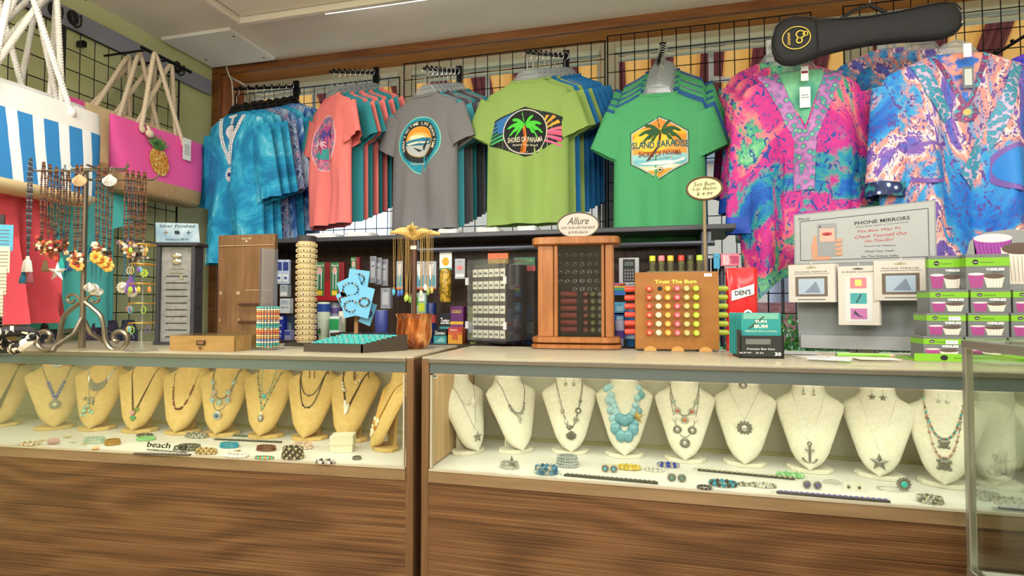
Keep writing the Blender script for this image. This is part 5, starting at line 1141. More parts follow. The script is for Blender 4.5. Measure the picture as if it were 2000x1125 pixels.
neckl(L[6], 'green turquoise bead necklace with long oval star pendant', DSIL, 'V', .10, .0012, beads=[(-1, 1, 40, .0034, [AQG, DSIL, M('#B8C8A0', .3)])], pend=[(0, 'drop', .019, [DSIL, SILV]), (.0, 'star', .010, [PRL])])
neckl(L[6], 'small turquoise loop hung on the same beige bust', AQG, 'U', .15, .001, wt=.025, beads=[(-1, 1, 22, .0034, [AQG, SILV])], pend=[(-.02, 'drop', .014, [TRQ, TRQ])])
neckl(L[7], 'dark brown cord necklace with silver knots, longer one', BLKC, 'U', .115, .0017, beads=[(-.25, .25, 4, .0042, [BLKC, DSIL])])
neckl(L[7], 'dark brown cord necklace with one knot, shorter one', BLKC, 'U', .155, .0017, beads=[(0, 0, 1, .0052, [DSIL])])
tw = thing('bracelet', 'looped dark cord bracelet hooked over the beige bust neck', 'bracelet', L[7].location, L[7].rotation_euler.z); tw.scale = L[7].scale
b = MB(); [b.tube([(cx_+.022*cos(a), bfront(cx_+.022*cos(a), .228)-.006, .228+.035*sin(a)) for a in [2*pi*k/20 for k in range(20)]], .0014, 5, 0, True) for cx_ in (-.03, .03)]; b.build('cord', [BLKC], tw)
neckl(L[8], 'brown leather cord necklace with freshwater pearls', LEATH, 'V', .10, .0016, beads=[(-.2, .1, 8, .0055, [PRL])], strands=3, dz=.008)
tw = thing('bracelet', 'leather and pearl bracelet looped on the pearl necklace bust', 'bracelet', L[8].location, L[8].rotation_euler.z); tw.scale = L[8].scale
b = MB(); [b.tube([(cx_+.026*cos(a), bfront(max(-.045, min(.045, cx_+.026*cos(a))), .225)-.006, .225+.035*sin(a)) for a in [2*pi*k/20 for k in range(20)]], .0014, 5, 0, True) for cx_ in (-.015, .03)]; b.build('cord', [LEATH], tw)
b = MB(); [b.ball((x, bfront(x, z)-.006, z), .0052, 0, 7) for x, z in ((-.035, .2), (-.03, .19), (-.027, .18), (.02, .2), (.03, .21), (-.02, .175))]; b.build('pearls', [PRL], tw)
neckl(L[9], 'gold cords with white shells and amber pieces on the side-turned bust', GOLDM, 'V', .05, .0016, beads=[(-.3, .3, 10, .009, [M('#EFE3CC', .3), M('#C88A3A', .25), M('#E8D8B8', .3)])], strands=4, dz=.01)
Wb = []
for px, py, Y, rz, lab in [(935, 872, 1.84, 58, 'white bust turned right at the left end of the right showcase'), (1022, 885, 1.88, 40, 'white bust with the silver seahorse necklace'), (1116, 884, 1.90, 12, 'white bust with the charm and shell necklace'), (1220, 887, 1.90, 3, 'white bust with chunky light blue stone necklace'), (1338, 893, 1.89, -3, 'white bust with two rows of orange and silver medallions'), (1455, 899, 1.89, -8, 'white bust with one round silver medallion'), (1582, 908, 1.87, -13, 'white bust with silver anchor pendant, left of the starfish one'), (1718, 925, 1.85, -18, 'white bust with starfish earrings and starfish pendant'), (1845, 943, 1.81, -24, 'white bust with double turtle necklace beside the metal post'), (1945, 940, 1.84, -26, 'white bust seen through the full glass showcase')]:
    Wb.append(bust_at(pw, px, py, Y, R(rz), lab, WG))
neckl(Wb[0], 'silver chain with antique starfish pendant on the first white bust', SILV, 'V', .085, .0022, pend=[(0, 'star', .021, [DSIL])])
neckl(Wb[0], 'silver choker with large white starfish on the first white bust', SILV, 'U', .165, .0016, pend=[(.28, 'star', .026, [PRL])])
neckl(Wb[1], 'silver charm bib necklace with seahorse pendant', DSIL, 'U', .135, .0015, beads=[(-.55, .55, 26, .0052, [SILV, DSIL])], pend=[(0, 'seahorse', .018, [SILV]), (-.4, 'drop', .010, [SILV, DSIL]), (.4, 'drop', .010, [SILV, DSIL]), (.2, 'drop', .010, [SILV, DSIL])])
CHM = M('#D8D0B0', .25, .3)
neckl(Wb[2], 'chunky silver charm necklace with ribbed fan shell', DSIL, 'W', .09, .0022, beads=[(-1, 1, 38, .0028, [DSIL, SILV])], pend=[(-.7, 'drop', .010, [CHM, SILV]), (-.5, 'drop', .012, [DSIL, CHM]), (-.25, 'drop', .013, [SILV, CHM]), (.7, 'drop', .010, [DSIL, DSIL]), (.5, 'disc', .010, [DSIL, PRL]), (.3, 'disc', .010, [SILV, DSIL]), (-.08, 'heart', .011, [DSIL]), (0, 'shell', .018, [DSIL])])
earr(Wb[2], 'dark silver teardrop earrings above the charm necklace', 'drop', .010, [DSIL, CHM])
LB = M('#A4CCD8', .12); LB2 = M('#6FA8B8', .12)
neckl(Wb[3], 'chunky necklace of pale blue stones, inner strand', SILV, 'U', .125, .0012, wt=.052, beads=[(-.95, -.35, 6, .0135, [LB], 1), (-.22, .22, 3, .018, [LB2], 1), (.35, .95, 5, .0115, [LB], 1)])
neckl(Wb[3], 'outer strand of larger blue grey stones with gold starfish', SILV, 'U', .075, .0012, wt=.062, beads=[(-.95, -.45, 5, .0135, [LB], 1), (-.38, .38, 4, .019, [LB2], 1), (.5, .9, 3, .013, [LB2], 1)], pend=[(.62, 'star', .026, [M('#D8B878', .3, .6)])])
neckl(Wb[4], 'silver chain with five orange stone medallions, upper row', DSIL, 'U', .15, .0022, beads=[(-1, 1, 36, .0022, [DSIL])], pend=[(-.7, 'disc', .007, [SILV, AQG]), (-.4, 'disc', .011, [SILV, ORG]), (0, 'disc', .012, [SILV, ORG]), (.4, 'disc', .011, [SILV, ORG]), (.7, 'disc', .007, [SILV, AQG])])
neckl(Wb[4], 'silver chain with large filigree rosettes, lower row', DSIL, 'U', .085, .0012, wt=.05, pend=[(-.6, 'disc', .008, [PRL, PRL]), (-.38, 'disc', .013, [DSIL, SILV]), (0.0, 'disc', .015, [DSIL, SILV]), (.38, 'disc', .013, [DSIL, SILV]), (.6, 'disc', .008, [PRL, PRL])])
neckl(Wb[5], 'fine silver chain with round openwork disc pendant', SILV, 'V', .145, .0009, pend=[(0, 'disc', .021, [DSIL, SILV])])
tz = thing('ring', 'small silver oval ring pinned at the neck of the medallion bust', 'ring', Wb[5].location, 0); pendant(tz, 'disc', (0, bfront(0, .25)-.003, .252), .012, [DSIL, SILV])
neckl(Wb[6], 'fine silver chain with long anchor pendant', SILV, 'V', .09, .0008, pend=[(0, 'anchor', .026, [DSIL])]); earr(Wb[6], 'small silver sea charm earrings above the anchor pendant', 'anchor', .008, [DSIL])
neckl(Wb[7], 'fine silver chain with openwork starfish pendant', SILV, 'V', .085, .0008, wt=.05, pend=[(0, 'star', .027, [DSIL])]); earr(Wb[7], 'silver starfish drop earrings', 'star', .012, [DSIL])
neckl(Wb[8], 'peach and turquoise bead necklace with turtle pendant, upper', DSIL, 'U', .135, .0012, beads=[(-1, 1, 34, .0036, [TRQ, M('#D8A890', .3), DSIL])], pend=[(0, 'turtle', .013, [DSIL])])
neckl(Wb[8], 'longer bead strand with large turtle pendant', DSIL, 'U', .085, .001, beads=[(-.9, .9, 22, .004, [M('#E0C4B0', .3), M('#B88A78', .3)])], pend=[(0, 'turtle', .016, [DSIL])]); earr(Wb[8], 'small silver starfish earrings above the turtle necklaces', 'star', .009, [SILV], dx=.010)
neckl(Wb[9], 'fine chain with anchor pendant seen through the side glass', SILV, 'V', .09, .0008, pend=[(0, 'anchor', .024, [DSIL])])
for o in (pb, pw): purge(o)

# ---- things lying on the decks
def coil(px, py, rx, ry, br, mats, label, n=22, rings=2, cat='bracelet', zz=0, name='bracelet', rot=0):
    p = WZ(px, py, .64); t = thing(name, label, cat, (p.x, p.y, ZD), rot); rx *= 1.12; ry *= 1.5; br *= 1.25
    for k in range(rings):
        b = MB(); f = 1-.05*k
        for i in range(n): a = 2*pi*i/n+.3*k; b.ball((rx*f*cos(a), ry*f*sin(a), br+br*1.7*k), br, i % len(mats), 6)
        b.tube([(rx*f*cos(2*pi*i/16), ry*f*sin(2*pi*i/16), br+br*1.7*k) for i in range(16)], br*.35, 4, 0, True)
        b.build('strand', list(mats), t)
    return t
def strip(px0, py0, px1, py1, w, mats, label, n=14):
    A = WZ(px0, py0, .63); B_ = WZ(px1, py1, .63); v = B_-A; t = thing('strap_bracelet', label, 'bracelet', (A.x, A.y, ZD), atan2(v.y, v.x)); Ln = v.length
    b = MB(); b.box((Ln/2, 0, .0025), (Ln, w, .005)); b.build('strap', [mats[0]], t, bevel=.001)
    b = MB(); [b.ball((Ln*(i+.8)/(n+.6), 0, .0065), w*.42, 0, 6, (1.1, .8, .6)) for i in range(n)]; b.build('studs', [mats[1]], t)
    b = MB(); b.tube([(0, 0, .004), (-.008, .004, .004), (-.014, 0, .004), (-.008, -.004, .004)], .001, 4); b.build('clasp', [SILV], t)
DLE = M('#4A443A', .6); 
strip(262, 886, 372, 889, .012, [DLE, SILV], 'dark flat strap bracelet under the wire lettering'); strip(420, 858, 550, 864, .010, [DLE, SILV], 'dark flat strap bracelet, left case back'); strip(455, 851, 538, 855, .008, [M('#5A5A48', .5), TRQ], 'dark strap bracelet with turquoise studs, left case')
strip(1102, 928, 1285, 944, .013, [DLE, DSIL], 'long dark studded strap bracelet in front of the blue stone bust', 20); strip(1363, 918, 1552, 936, .012, [DLE, CHM], 'long dark strap bracelet with pale stones below the medallion busts', 18); strip(1517, 962, 1738, 980, .013, [DLE, M('#8A7CC0', .25)], 'long strap bracelet with violet stones at the glass edge', 20)
coil(220, 862, .022, .014, .003, [GOLDM], 'small coil of gold chain', rings=3); coil(285, 853, .028, .015, .0045, [M('#8CD08A', .25)], 'light green bead bracelet', rings=1, n=18); coil(283, 846, .028, .012, .0035, [LEATH, DSIL], 'dark brown bead bracelet behind the green one', rings=1)
coil(370, 872, .036, .014, .0042, [M('#5C5C48', .4), DSIL], 'olive and pewter bead bracelet', rings=2); coil(403, 879, .034, .013, .0038, [GOLDM, M('#D8C8A0', .3)], 'pale gold bead bracelet', rings=2); coil(448, 867, .030, .013, .0036, [M('#2E9CB8', .3)], 'bright teal bead bracelet', rings=2)
coil(462, 885, .036, .015, .005, [PRL, M('#E4DCCB', .4)], 'white shell bracelet with gold star', rings=1, n=16); coil(384, 848, .042, .015, .0035, [SILV, DSIL], 'tangled silver chain bracelet behind the lettering', rings=2)
coil(520, 873, .030, .012, .0038, [M('#7A4A30', .4)], 'reddish brown bead bracelet', rings=2); coil(516, 889, .030, .010, .0032, [GOLDM, TRQ], 'slim gold and turquoise bead bracelet', rings=1); coil(572, 888, .032, .016, .0045, [M('#7A6450', .25, .4), CHM, DLE], 'large stack of bronze pearl bracelets', rings=4, n=26)
coil(590, 869, .032, .014, .0045, [M('#E0B8A0', .35), M('#EAD8C8', .35)], 'peach bead bracelet behind the bronze stack', rings=2); coil(635, 897, .030, .012, .0042, [SILV, PRL, DLE], 'silver and shell chip bracelet', rings=1); coil(697, 890, .012, .008, .0022, [DSIL], 'tiny pewter ring in front of the cream box', cat='ring', rings=2, name='ring')
coil(60, 862, .034, .014, .0034, [GOLDM, PRL], 'thin gold star bracelet at the left end', rings=1); coil(185, 858, .036, .016, .003, [SILV, MINT], 'silver and mint bangles', rings=3)
def starobj(px, py, r, m, label, cat='starfish'):
    p = WZ(px, py, .635); b = MB(); star3(b, (0, 0, 0), r, 0, Matrix.Rotation(R(78), 4, 'X')); b.ball((0, 0, 0), r*.3, 0, 6, (1, 1, .4)); tag(b.build('starfish_charm', [m], None, (p.x, p.y, ZD+r*.26), .3), label, cat)
STW = M('#E4D0A0', .5)
for k, (px, py, r, lb) in enumerate([(55, 868, .016, 'small cream starfish at the left end of the deck'), (82, 858, .018, 'cream starfish left of the pink shell'), (130, 852, .02, 'cream starfish right of the pink shell'), (142, 862, .016, 'small cream starfish beside the mint bangles'), (165, 865, .015, 'small tan starfish in front of the mint bangles'), (465, 878, .014, 'gold starfish on the white shell bracelet')]): starobj(px, py, r, STW if k < 5 else GOLDM, lb)
def shellobj(px, py, s, m, label):
    p = WZ(px, py, .64); b = MB(); n = 16; rings = []
    for j in range(7):
        u = j/6; rr = s*sin(pi*(.08+.62*u)); rings.append([(rr*cos(2*pi*i/n)*(1+.06*cos(8*2*pi*i/n)), s*(1.2*u-.6), max(.0, s*.55+rr*.6*sin(2*pi*i/n))) for i in range(n)])
    b.rings(rings, cap0=True, cap1=True); tag(b.build('shell', [m], None, (p.x, p.y, ZD), .5), label, 'shell')
shellobj(103, 862, .020, NM('pink_shell', [(.3, '#B85A78'), (.7, '#E8B8C0')], 40, mp=(1, .2, 1)), 'pink ribbed shell lying near the left end'); shellobj(186, 873, .012, M('#C8A070', .5), 'small tan clam shell'); 
p = WZ(325, 878, .64); tw = thing('wire_word', 'black wire lettering standing among the bracelets', 'decoration', (p.x, p.y, ZD)); v, f = fit_text('beach girl', .17, .026, italic=.2); b = MB(); b.add([(x, 0, z+.022) for x, z in v], f, 0, False); b.add([(x, .003, z+.022) for x, z in v], f, 0, False); b.build('lettering', [BLKC], tw, fixn=False); b = MB(); b.tube([(-.085, .0015, .006), (.085, .0015, .006)], .0015, 5); b.tube([(-.06, .0015, .006), (-.06, .02, .001)], .0015, 4); b.tube([(.06, .0015, .006), (.06, .02, .001)], .0015, 4); b.build('wire_foot', [BLKC], tw)
p = WZ(661, 884, ZD); t = thing('gift_box', 'cream cardboard jewellery box with lid on the left deck', 'box', p+Vector((0, .03, 0)), R(20)); CRB = M('#E6E0C8', .6)
b = MB(); b.box((0, 0, .018), (.075, .065, .036)); b.build('box', [CRB], t, bevel=.001); b = MB(); b.box((0, 0, .042), (.079, .069, .03)); b.box((0, 0, .0573), (.07, .06, .0006), 1); b.build('lid', [CRB, M('#F2EEDC', .7)], t, bevel=.001)
# right deck
t = coil(995, 906, .026, .015, .0028, [SILV], 'silver wire cuff with large starfish', rings=3); pendant(t, 'star', (.012, -.016, .022), .022, [DSIL])
coil(1067, 917, .028, .015, .0055, [M('#5A90B0', .2), M('#3A6A8C', .2), SILV], 'blue glass bead bracelet on the right deck', rings=2, n=14); coil(1108, 903, .030, .016, .004, [M('#A8B4B8', .15), SILV], 'stack of clear grey bangles', rings=4)
def card_ear(px, py, label, m, r, cardm=M('#EDE6D8', .6), w=.05, kind='disc'):
    p = WZ(px, py, .64); t = thing('earrings', label, 'earrings', (p.x, p.y, ZD)); b = MB(); b.box((0, .012, .012), (w, .002, .026)); b.build('card', [cardm], t)
    for q in (-1, 1): pendant(t, kind, (q*w*.26, .009, .012), r, [DSIL, m])
card_ear(1190, 917, 'turquoise round earrings on a cream card', M('#5AB0D0', .2), .010, M('#E8D8C0', .6)); card_ear(1322, 935, 'pair of green grey rosette earrings', M('#6C9088', .3), .011, M('#EEEAE6', .6), .055); card_ear(1588, 949, 'pair of violet centred stud earrings', M('#6A5AA0', .2), .010, M('#EEEAE6', .6), .052); card_ear(1670, 954, 'tiny brown stud earrings on a white card', M('#7A5A40', .3), .004)
coil(1228, 909, .028, .012, .0055, [M('#D8B83C', .2), M('#E4CC6A', .2)], 'yellow bead bracelet with rosette', rings=1, n=14); coil(1305, 904, .026, .011, .005, [M('#2E44B0', .2), SILV], 'royal blue bead bracelet', rings=1, n=16); coil(1278, 912, .024, .010, .003, [SILV, PRL], 'silver starfish link bracelet', rings=1)
coil(1412, 940, .030, .014, .0055, [M('#3F98B0', .2), DLE], 'turquoise studded wrap bracelet', rings=1, n=16); coil(1376, 946, .016, .010, .003, [DSIL, BLKC], 'dark cord bracelet with silver ball', rings=1); coil(1543, 924, .030, .010, .0058, [M('#8CC88C', .2), M('#B0DCA8', .2)], 'pale green glass bead bracelet', rings=1, n=14)
coil(1490, 942, .030, .012, .0034, [SILV, CHM, DSIL], 'silver charm bracelet beside the violet studs', rings=1); coil(1452, 940, .010, .007, .0035, [DSIL, CHM], 'little pewter charm between the bracelets', rings=1, n=8, cat='charm', name='charm')
p = WZ(1630, 940, .635); tf = thing('hair_comb', 'silver filigree leaf shaped comb', 'comb', (p.x, p.y, ZD), -.1); b = MB(); b.tube([(-.03+.06*u, .004*sin(6*u), .006+.006*sin(3*u)) for u in [k/8 for k in range(9)]], .0022, 5); [b.tube([(-.025+.006*k, 0, .008), (-.03+.006*k, -.012, .004)], .0012, 4) for k in range(7)]; b.build('comb_body', [SILV], tf)
t = coil(1740, 948, .030, .014, .0016, [SILV], 'thin silver cuff with turquoise oval', rings=1, n=30); pendant(t, 'disc', (.028, -.008, .02), .017, [DSIL, M('#3FC0B4', .2)])
coil(1816, 972, .024, .014, .0038, [DSIL, CHM, SILV], 'tangled antique silver bead bracelet', rings=2, n=16)
for k, (px, py, lb) in enumerate([(1920, 965, 'silver bracelet seen through the side glass'), (1975, 978, 'pewter link bracelet at the right edge of the deck')]): coil(px, py, .03, .014, .004, [SILV, DSIL], lb, rings=2)
strip(1950, 992, 2040, 1000, .012, [DLE, SILV], 'dark strap bracelet at the right edge')
# price sticker on the glass
st_ = thing('price_sticker', 'tiny white sticker inside the right showcase glass corner', 'sticker', WY(850, 735, 1.664)); decal('paper', st_, [(rect(-.006, -.006, .006, .006), WH, 0), (circ(0, 0, .003), BLKC, 1)])
# third case: glass jars with sunglasses
for k, (px, lb) in enumerate([(1915, 'tall glass jar holding brown beads, leftmost'), (1950, 'tall glass jar holding brown beads, middle'), (1990, 'large glass jar with curled brown cord, nearest')]):
    y_ = [1.40, 1.31, 1.20][k]; t = thing('glass_jar', lb, 'jar', (.79+.02*k, y_, .536)); r = .036+.004*k; h = .17-.01*k
    b = MB(); b.lathe([(r*.8, 0), (r, .01), (r, h*.85), (r*.7, h), (r*.66, h), (r*.94, h*.84), (r*.94, .014), (0, .012)], 20); b.build('glass', [glassm('jar_glass', '#f0f2ea', .12, .03)], t)
    b = MB(); rnd = random.Random(k)
    for q in range(26): a = rnd.uniform(0, 6.28); rr = rnd.uniform(0, r*.7); b.ball((rr*cos(a), rr*sin(a), .02+rnd.uniform(0, h*.55)), .008, q % 2, 6)
    b.tube([(r*.5*cos(a), r*.5*sin(a), .02+.01*a) for a in [k_*.5 for k_ in range(22)]], .004, 6, 0); b.build('contents', [M('#6A4428', .4), M('#A87A4A', .3)], t)
b = MB(); b.prism([(0, 0), (.09, .0), (.07, .05), (.0, .06)], .002, 0); b.prism([(.01, .01), (.05, .01), (.03, .04)], .0005, 1, Matrix.Translation((0, -.001, 0))); o = b.build('sale_sign', [M('#E8902C', .5), M('#F2C83C', .5)], None, (.745, 1.33, .537), R(-80)); tag(o, 'orange and yellow paper sign at the foot of the glass showcase', 'sign')
# ================================================================ things on the counter tops
ZC = .9785
def cbase(px, py, z=ZC): return WZ(px, py, z)
IRON = M('#8A8272', .3, .85); DSILV = M('#8E8A80', .35, .5); WOODC = NM('cabinet_wood', [(.3, '#8A5428'), (.6, '#A86C3C'), (.8, '#BA8050')], 4, 4, .4, (8, 8, 1), .4)
# wrought iron necklace tree
p = cbase(160, 684); s = S(p)
nt_ = thing('necklace_stand', 'wrought iron necklace tree with scrolled feet on the left case', 'jewellery stand', p, R(14.16))
def PP(px, py, dy=0): return Vector(((px-160)*s, dy, (684-py)*s))   # stands facing the aisle
q2 = PP; MR = Matrix.Rotation(R(14.16), 3, 'Z')
for sd in (-1, 1):
    pts = [(0, 575), (-26, 572), (-20, 583), (0, 592)]
    b = MB(); spine = [(6, 605), (10, 592), (25, 586), (28, 577), (16, 574), (8, 580)] ; 
    main = [(4, 590), (20, 602), (36, 618), (42, 640), (45, 662), (55, 679), (69, 684), (83, 677), (89, 663), (84, 651), (72, 647), (62, 653), (63, 664), (70, 667)]
    b.tube(smooth([q2(160+sd*x, y) for x, y in main]), .0085, 8); b.build('scroll_foot', [IRON], nt_)
    b = MB(); b.tube(smooth([q2(160+sd*x, y) for x, y in [(3, 594), (10, 580), (22, 575), (31, 581), (28, 590), (19, 590), (17, 584)]]), .0055, 7); b.build('scroll', [IRON], nt_)
b = MB(); b.tube([(0, 0, .008), (0, 0, (684-590)*s), (0, 0, (684-330)*s)], [.012, .009, .008], 8); b.tube([(0, -.13, .006), (0, -.12, .02), (0, -.04, .06), (0, 0, .12)], .008, 7); b.tube([(0, .13, .006), (0, .12, .02), (0, .04, .06), (0, 0, .12)], .008, 7); b.build('pole', [IRON], nt_)
zt = (684-335)*s
for k, (x0, x1, zz, dy) in enumerate([(-100, 95, 0, -.03), (-95, 135, -.02, .03), (-60, 60, .03, .06)]):
    b = MB(); b.tube([q2(160+x0, 335, dy)+Vector((0, 0, zz+.02)), q2(160+x0*.9, 335, dy)+Vector((0, 0, zz)), (0, dy, zt+zz), q2(160+x1*.9, 335, dy)+Vector((0, 0, zz)), q2(160+x1, 335, dy)+Vector((0, 0, zz+.02))], .0035, 6); b.tube([(0, dy, zt+zz), (0, 0, zt+zz)], .004, 5); b.build('arm', [IRON], nt_)
BB = [M('#5A3222', .35), M('#7A4A2C', .3), M('#3A241C', .4)]
def hangneck(px, py0, py1, label, mats, br=.0045, w=.012, pend=(), dy=-.035, cord=False, group=None, nn=None, st=nt_):
    loc = st.location+MR @ q2(px, py0, dy); t = thing('necklace', label, 'necklace', loc, R(14.16), group); Ln = (py1-py0)*s; n = nn or int(Ln/(br*2.0))
    for sd in (-1, 1):
        b = MB(); top = Vector((sd*.002, 0, .004)); bot = Vector((sd*w*.1, 0, -Ln)); mid = Vector((sd*w, sd*.006, -Ln*.35))
        pts = [(1-u)**2*top+2*u*(1-u)*mid+u*u*bot for u in [i/max(1, n-1) for i in range(n)]] if not cord else [top, mid, Vector((sd*w*.8, 0, -Ln*.7)), bot]
        b.tube(pts[::max(1, len(pts)//10)] if not cord else pts, br*.4 if not cord else br, 5, 0)
        if not cord:
            for i, q in enumerate(pts): b.ball(q, br*random.uniform(.8, 1.15), i % len(mats), 5)
        b.build('strand', mats, t)
    for kind, dx, dz, r, ms in pend:
        if kind == 'tassel':
            b = MB(); b.lathe([(.003, 0), (.006, -.008), (.006, -.014), (r*.7, -.02), (r, -r*3.6), (r*.9, -r*3.8)][::-1], 10, 0, wob=.12, wn=5); b.build('tassel', ms, t, (dx, 0, -Ln+dz))
        elif kind == 'flower':
            b = MB(); [b.ball((r*.6*cos(a), -.002, r*.6*sin(a)), r*.42, 0, 6, (1, .4, 1)) for a in [2*pi*k/7 for k in range(7)]]; b.ball((0, -.006, 0), r*.3, 1, 6); o = b.build('flower', ms, t, (dx, -.006, -Ln+dz))
        elif kind == 'clump':
            rnd = random.Random(px); b = MB(); [b.ball((rnd.uniform(-r, r), rnd.uniform(-.008, .004), rnd.uniform(-r*1.6, r*.8)), rnd.uniform(.005, .009), rnd.randrange(len(ms)), 6) for k in range(18)]; b.build('shell_discs', ms, t, (dx, -.004, -Ln+dz))
        else: pendant(t, kind, (dx, -.008, -Ln+dz), r, ms)
    return t
random.seed(21)
DISC = [M('#D8B078', .35), M('#8A4A30', .35), M('#E8DCC0', .4), M('#C8503C', .4), M('#3A2A20', .4)]
hangneck(66, 316, 500, 'long dark spiky bead necklace with white, teal and maroon tassels', [M('#2A2A34', .4), M('#5A6070', .35)], .0055, .006, [('tassel', 0, .0, .016, [M('#D8D4CE', .8)]), ('tassel', -.014, -.055, .012, [M('#1E6E86', .8)]), ('tassel', .010, -.052, .012, [M('#8A4A54', .8)])])
for k, px in enumerate((92, 99, 106, 113, 120)):
    hangneck(px, 322+3*k, 468+8*(k % 3), ['brown seed necklace, outermost of the left bunch', 'brown seed necklace with cream discs in the left bunch', 'brown seed necklace with shell discs, centre of the left bunch', 'brown seed necklace with red discs in the left bunch', 'brown seed necklace nearest the pole in the left bunch'][k], BB, .0042, .008, [('clump', 0, -.01, .02, DISC)]+([('tassel', -.008, -.06, .011, [M('#6A5A3A', .8)])] if k == 1 else [])+([('tassel', .004, -.065, .012, [M('#2FB0A8', .8)])] if k == 3 else [])+([('tassel', .01, -.055, .011, [M('#2A5A84', .8)])] if k == 4 else []), dy=-.035+.012*k, group='bunch of brown seed necklaces at the left of the tree')
hangneck(133, 326, 500, 'thin dark cord necklace with big silver filigree starfish', [BLK], .0012, .006, [('star', -.01, -.06, .036, [SILV])], cord=True)
for k, px in enumerate((163, 172)): hangneck(px, 330, 500+5*k, ['brown bead necklace with flower cluster left of the pole', 'brown bead necklace with yellow flower beside the pole'][k], BB, .0042, .007, [('clump', 0, .0, .014, DISC), ('flower', .004, -.03, .02, [M('#E8A84C', .35), M('#B83A2C', .3)])], dy=-.05)
for k, px in enumerate((184, 188, 193, 236, 242, 248)): hangneck(px, 345, 545+4*(k % 3), 'teal blue cord necklace with silver filigree pendant', [M('#1E6A84', .5)], .0013, .005, [('disc' if k % 2 else 'shell', 0, -.03, .020, [SILV, DSILV if False else SILV])], cord=True, dy=-.02+.01*k, group='blue cord necklaces on the iron tree')
for k, px in enumerate((205, 213, 219)): hangneck(px, 330+4*k, 488+8*k, ['dark red bead necklace right of the pole with star charm', 'brown bead necklace with large yellow star flower', 'brown bead necklace with pink and yellow flowers'][k], BB, .0042, .007, [('clump', 0, .01, .012, DISC), ('flower', .002, -.03, .024, [M('#E8B04C', .35), M('#D8782C', .3)])], dy=-.05+.012*k)
for k, px in enumerate((256, 263, 270, 277)): hangneck(px, 338, 470+10*(k % 2), ['brown bead necklace with mauve discs, right bunch', 'brown bead necklace with amber discs, right bunch', 'brown bead necklace with dark discs, right bunch', 'brown bead necklace with lime flower, rightmost'][k], BB, .0045, .008, [('clump', 0, -.02, .022, [M('#7A5A74', .35), M('#C89A5A', .35), M('#3A2A24', .4), M('#D8CFC0', .4)])]+([('flower', .01, -.10, .016, [M('#A8C83C', .4), M('#E8D84C', .4)])] if k == 3 else [])+([('tassel', .0, -.11, .016, [M('#6A4A94', .8)])] if k == 1 else []), dy=-.04+.012*k, group='bunch of brown bead necklaces at the right of the tree')
for k, (px, c, lb) in enumerate([(183, '#C8A078', 'tan fan shell hanging from a cord on the iron tree'), (240, '#C4C0B8', 'white ribbed shell hanging from a cord on the iron tree')]):
    t = hangneck(px, 335, 350, lb, [M('#8A7A60', .6)], .0012, .003, [('shell', 0, -.02, .026, [M(c, .5)])], cord=True, dy=-.075)
# earring stand
p = cbase(266, 686); t = thing('earring_stand', 'clear and gold earring stand crowded with bright earrings', 'jewellery stand', p+Vector((.0, .02, 0))); s2 = S(p)
b = MB(); b.lathe([(.05, 0), (.05, .006), (.01, .012), (.004, .02), (.004, .40)], 16); b.build('post', [ACRYL], t)
for k, z in enumerate((.10, .17, .24, .31, .38)):
    b = MB(); b.tube([(.04*cos(a), .04*sin(a), z) for a in [2*pi*i/16 for i in range(16)]], .0018, 5, 0, True); b.tube([(-.04, 0, z), (.04, 0, z)], .0015, 4); b.tube([(0, -.04, z), (0, .04, z)], .0015, 4); b.build('hoop', [GOLDM if 'GOLDM' in globals() else M('#B8944C', .3, .8)], t)
EC = ['#8CC83C', '#6A4A9C', '#E8783A', '#C8A83C', '#C8C4BC', '#B8944C', '#5AA0A8']
for k in range(22):
    a = -pi*(.05+.9*random.random()) ; z = (.10, .17, .24, .31, .38)[k % 5]; e = thing('earring', '%s earring dangling from the clear earring stand' % ['green', 'purple', 'orange', 'gold', 'silver', 'bronze', 'teal'][k % 7], 'earring', t.location+Vector((.041*cos(a), .041*sin(a), z)), 0, 'earrings on the clear stand')
    b = MB(); b.tube([(0, 0, 0), (0, 0, -.012)], .0008, 4); b.build('hook', [M('#B8944C', .3, .8)], e); b = MB(); b.ball((0, 0, -.022), .009, 0, 6, (1, .5, 1.3)) if k % 3 else b.tube([(.010*cos(q), 0, -.024+.012*sin(q)) for q in [2*pi*i/12 for i in range(12)]], .0014, 5, 0, True); b.build('drop', [M(EC[k % 7], .35)], e)
# dark slotted necklace cabinet with sign card
p = cbase(330, 674); t = thing('necklace_tower', 'narrow grey slotted necklace tower with dark frame', 'display tower', p+Vector((0, .03, 0)), R(16)); s3 = S(p); Hh = (674-478)*s3; w = 74*s3
GRS = NM('grey_linen', [(.3, '#8A8A88'), (.7, '#A09F9C')], 80, rough=.9, bump=.2)
b = MB(); b.box((0, .03, Hh/2), (w*.86, .05, Hh*.98)); b.build('slotted_panel', [GRS], t)
for sd in (-1, 1): b = MB(); b.box((sd*w*.46, .025, Hh/2), (w*.10, .07, Hh)); b.build('side_post', [M('#3A3C44', .45)], t, bevel=.002)
b = MB(); b.box((0, .025, Hh+.006), (w*1.22, .09, .014)); b.build('top_cap', [M('#34363E', .45)], t, bevel=.002); b = MB(); b.box((0, .025, .006), (w*1.05, .08, .012)); b.build('foot', [M('#34363E', .45)], t)
b = MB(); [b.box((0, .0035, Hh*(.08+.068*k)), (w*.56, .002, .003)) for k in range(10)]; b.build('slots', [BLK], t)
b = MB()
for k, z in enumerate((.90, .84)): b.ball((0, -.002, Hh*z), .016, 0, 8, (1.3, .25, .7)); b.ball((0, -.003, Hh*z), .008, 0, 6, (1, .5, 1.6))
